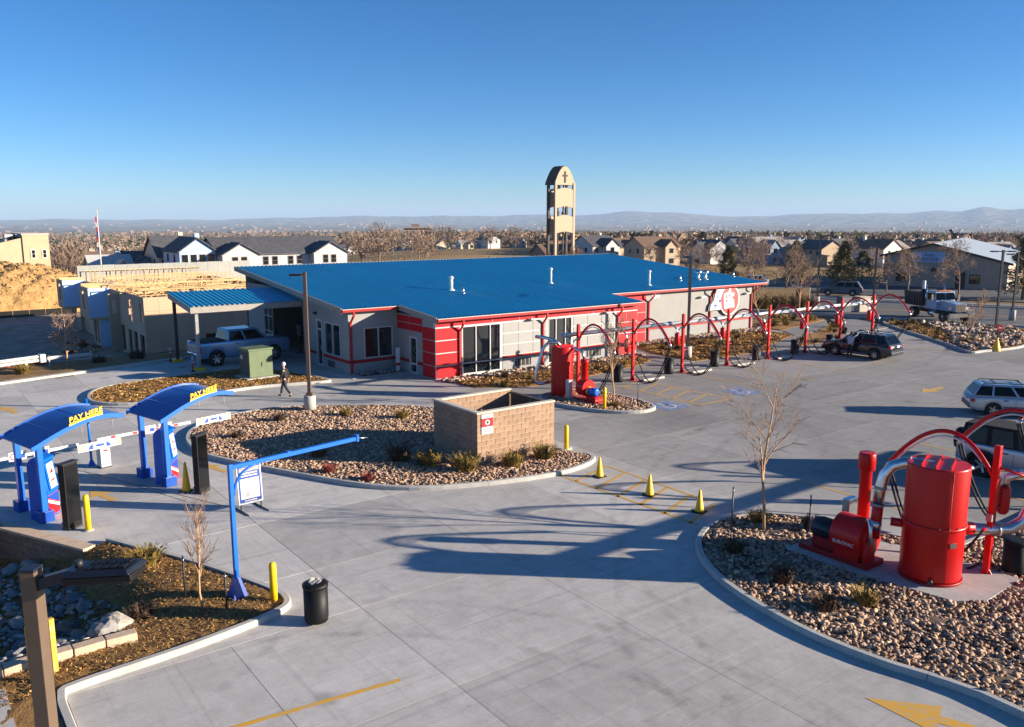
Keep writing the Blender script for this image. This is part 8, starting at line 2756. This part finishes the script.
# ------------------------------------------------------------------ suburb trees
def far_bare(seed, H, n=1000):
    """Winter crown: a haze of thin twig slivers round a forked trunk."""
    rs = np.random.RandomState(seed)
    t = thing('suburb_tree', '', 'tree', (0, 0, 0), 0, 'bare winter trees of the suburb')
    b = MB()
    b.tube([(0, 0, -1), (0.1, 0, H * 0.25), (0.0, 0.2, H * 0.5)], [H * 0.025, H * 0.02, H * 0.012], 6)
    for k in range(6):
        a = k * 1.05 + rs.uniform(0, 0.5)
        b.tube([(0, 0, H * rs.uniform(0.2, 0.4)), (H * 0.12 * math.cos(a), H * 0.12 * math.sin(a), H * 0.55), (H * 0.26 * math.cos(a), H * 0.26 * math.sin(a), H * rs.uniform(0.75, 0.95))], [H * 0.014, H * 0.009, H * 0.003], 4)
    b.build('trunk', 'bark_grey', t)
    v = rs.normal(0, 1, (n, 3))
    v /= np.linalg.norm(v, axis=1)[:, None]
    rad = rs.uniform(0.25, 1, n) ** 0.5
    lump = 1 + 0.25 * np.sin(v[:, 0] * 4 + seed) * np.sin(v[:, 1] * 5) + 0.15 * np.sin(v[:, 2] * 7 + seed)
    C = v * (rad * lump)[:, None] * np.array([0.40, 0.40, 0.36]) * H + np.array([0, 0, H * 0.62])
    d = v * 0.7 + np.array([0, 0, 0.5]) + rs.normal(0, 0.35, (n, 3))
    d /= np.linalg.norm(d, axis=1)[:, None]
    L = rs.uniform(0.05, 0.13, n) * H
    w = np.cross(d, rs.normal(0, 1, (n, 3)))
    w /= np.linalg.norm(w, axis=1)[:, None]
    w *= 0.0085 * H
    pts = np.stack([C - w, C + w, C + d * L[:, None]], 1).reshape(-1, 3)
    me = bpy.data.meshes.new('crown')
    me.from_pydata(pts.tolist(), [], np.arange(n * 3).reshape(-1, 3).tolist())
    link('crown', me, 'twig_far', t)
    return t
fb = [far_bare(60 + k, 7.5 + k * 0.6) for k in range(6)]
fp = []
for k in range(3):
    p = pine('suburb_evergreen', '', (0, 0, 0), 6.5 + k, 1.6 + 0.3 * k, 70 + k, 700, 'evergreens of the suburb')
    fp.append(p)
usedb, usedp = [False] * 6, [False] * 3
rt = random.Random(17)
TREES = []
# field-edge trees left of the tower, then the streets of the suburb
for p0, D, s in ((365, 300, 1.1), (378, 250, 1.15), (392, 330, 1.0), (410, 300, 1.2), (418, 240, 1.25), (432, 320, 1.1), (352, 330, 1.0), (446, 350, 1.0), (470, 380, 1.0), (490, 360, 1.1), (515, 370, 1.0), (535, 330, 1.0), (360, 215, 0.9), (425, 215, 1.0)):
    TREES.append((p0, D, s, 'b'))
for p0, D, s in ((60, 152, 0.9), (66, 160, 1.0), (54, 165, 0.9), (74, 158, 0.8)):
    TREES.append((p0, D, s, 'b'))
while len(TREES) < 270:
    D = 190 * (2.6 ** rt.random())
    p0 = rt.uniform(-20, 1045)
    if D < 240 and rt.random() < 0.7:
        continue
    if p0 < 545 and D < 430:
        continue
    if p0 > 850 and D < 190:
        continue
    x, y = cam_xy(p0, D)
    if any((x - a) ** 2 + (y - b2) ** 2 < 36 for a, b2 in house_xy):
        continue
    TREES.append((p0, D, rt.uniform(0.48, 0.78) + (0.12 if D > 300 else 0), 'p' if rt.random() < 0.2 else 'b'))
for p0, D, s, kind in TREES:
    x, y = cam_xy(p0, D)
    loc = (x, y, gz(x, y))
    far_ = 'front' if D < 260 else ('middle' if D < 380 else 'back')
    lab = ('dark evergreen' if kind == 'p' else 'bare brown winter tree') + ' in suburb %s, %s' % (far_, where(p0))
    if p0 < 545 and D < 400 and p0 > 340:
        lab = 'bare spreading tree standing on the tan field, %s' % ('near side' if D < 280 else 'far edge')
    elif p0 < 100 and D < 200:
        lab = 'bare brown tree between the beige building and brown house'
    pool, us = (fp, usedp) if kind == 'p' else (fb, usedb)
    k = rt.randrange(len(pool))
    if not us[k]:
        us[k] = True
        o = pool[k]
        o.location = loc
        o.rotation_euler = (0, 0, rt.uniform(0, 6.28))
        o.scale = (s, s, s)
        o['label'] = lab
    else:
        o = copy_tree(pool[k], loc, rt.uniform(0, 6.28), lab, (s, s, s))
# the woods beyond: one mass of small crowns
def far_woods():
    rs = np.random.RandomState(2)
    n = 21000
    D = 300 * (7.5 ** (rs.uniform(0, 1, n) ** 1.05))
    P = rs.uniform(-80, 1105, n)
    keep = ~((P < 540) & (D < 450))
    D, P = D[keep], P[keep]
    n = len(D)
    xc = (P - 512) / 852.6 * D
    x = CH * xc + SHD * D
    y = -SHD * xc + CH * D
    z = terrain_z(x, y)
    H = rs.uniform(4, 8.5, n)
    ever = rs.uniform(0, 1, n) < 0.16
    m = 30
    v = rs.normal(0, 1, (n, m, 3))
    v /= np.linalg.norm(v, axis=2)[..., None]
    rad = rs.uniform(0.2, 1, (n, m, 1)) ** 0.5
    sh = np.where(ever[:, None], np.array([[0.24, 0.24, 0.5]]), np.array([[0.46, 0.46, 0.38]]))
    C = v * rad * (sh * H[:, None])[:, None, :]
    C[..., 2] += (H * 0.56)[:, None]
    C += np.stack([x, y, z], -1)[:, None, :]
    s = (0.06 + 0.04 * rs.uniform(0, 1, (n, m, 1))) * H[:, None, None] * np.where(ever, 1.5, 1.0)[:, None, None]
    d1 = rs.normal(0, 1, (n, m, 3))
    d2 = rs.normal(0, 1, (n, m, 3))
    pts = np.stack([C + d1 * s, C + d2 * s, C - (d1 + d2) * s * 0.5], 2).reshape(-1, 3)
    N = n * m
    f = np.arange(N * 3, dtype=np.int32)
    me = bpy.data.meshes.new('far_woods')
    me.vertices.add(N * 3)
    me.vertices.foreach_set('co', pts.ravel())
    me.loops.add(N * 3)
    me.loops.foreach_set('vertex_index', f)
    me.polygons.add(N)
    me.polygons.foreach_set('loop_start', np.arange(0, N * 3, 3, dtype=np.int32))
    me.update(calc_edges=True)
    pal = np.array([lin(c) for c in ((138, 116, 98), (152, 130, 110), (120, 102, 88), (166, 144, 122), (146, 118, 94))])
    gp = np.array([lin(c) for c in ((66, 70, 48), (80, 82, 54), (58, 62, 46))])
    ci = np.where(ever[:, None], gp[rs.randint(0, 3, n)], pal[rs.randint(0, 5, n)]) * rs.uniform(0.8, 1.25, (n, 1))
    at = me.color_attributes.new('tint', 'FLOAT_COLOR', 'POINT')
    at.data.foreach_set('color', np.concatenate([np.repeat(ci, m * 3, 0), np.ones((N * 3, 1))], 1).ravel())
    tag(link('far_woods', me, 'chip'), 'brown winter woods and gardens thinning into the distance', 'woods', kind='stuff')
SHD = math.sin(HEAD)
far_woods()
# dry stubble and scrub behind the building: uncountable
def scrub():
    rs = np.random.RandomState(6)
    n = 9000
    P = rs.uniform(330, 900, n)
    D = 95 * (4.2 ** rs.uniform(0, 1, n))
    xc = (P - 512) / 852.6 * D
    x, y = CH * xc + SHD * D, -SHD * xc + CH * D
    keep = ~((x > 20) & (x < 58) & (y > 38) & (y < 62)) & ~((x > 68) & (y < 75))
    x, y, D = x[keep], y[keep], D[keep]
    n = len(x)
    z = terrain_z(x, y)
    b = MB()
    h = rs.uniform(0.15, 0.5, n)
    a = rs.uniform(0, 6.28, n)
    pts = np.stack([np.stack([x - 0.12 * np.cos(a), y - 0.12 * np.sin(a), z - 0.05], -1), np.stack([x + 0.12 * np.cos(a), y + 0.12 * np.sin(a), z - 0.05], -1), np.stack([x + rs.normal(0, 0.1, n), y + rs.normal(0, 0.1, n), z + h], -1)], 1).reshape(-1, 3)
    me = bpy.data.meshes.new('dry_scrub')
    me.from_pydata(pts.tolist(), [], np.arange(n * 3).reshape(-1, 3).tolist())
    tag(link('dry_scrub', me, 'blade_gold'), 'dry stubble on the tan field behind the building', 'grass', kind='stuff')
scrub()
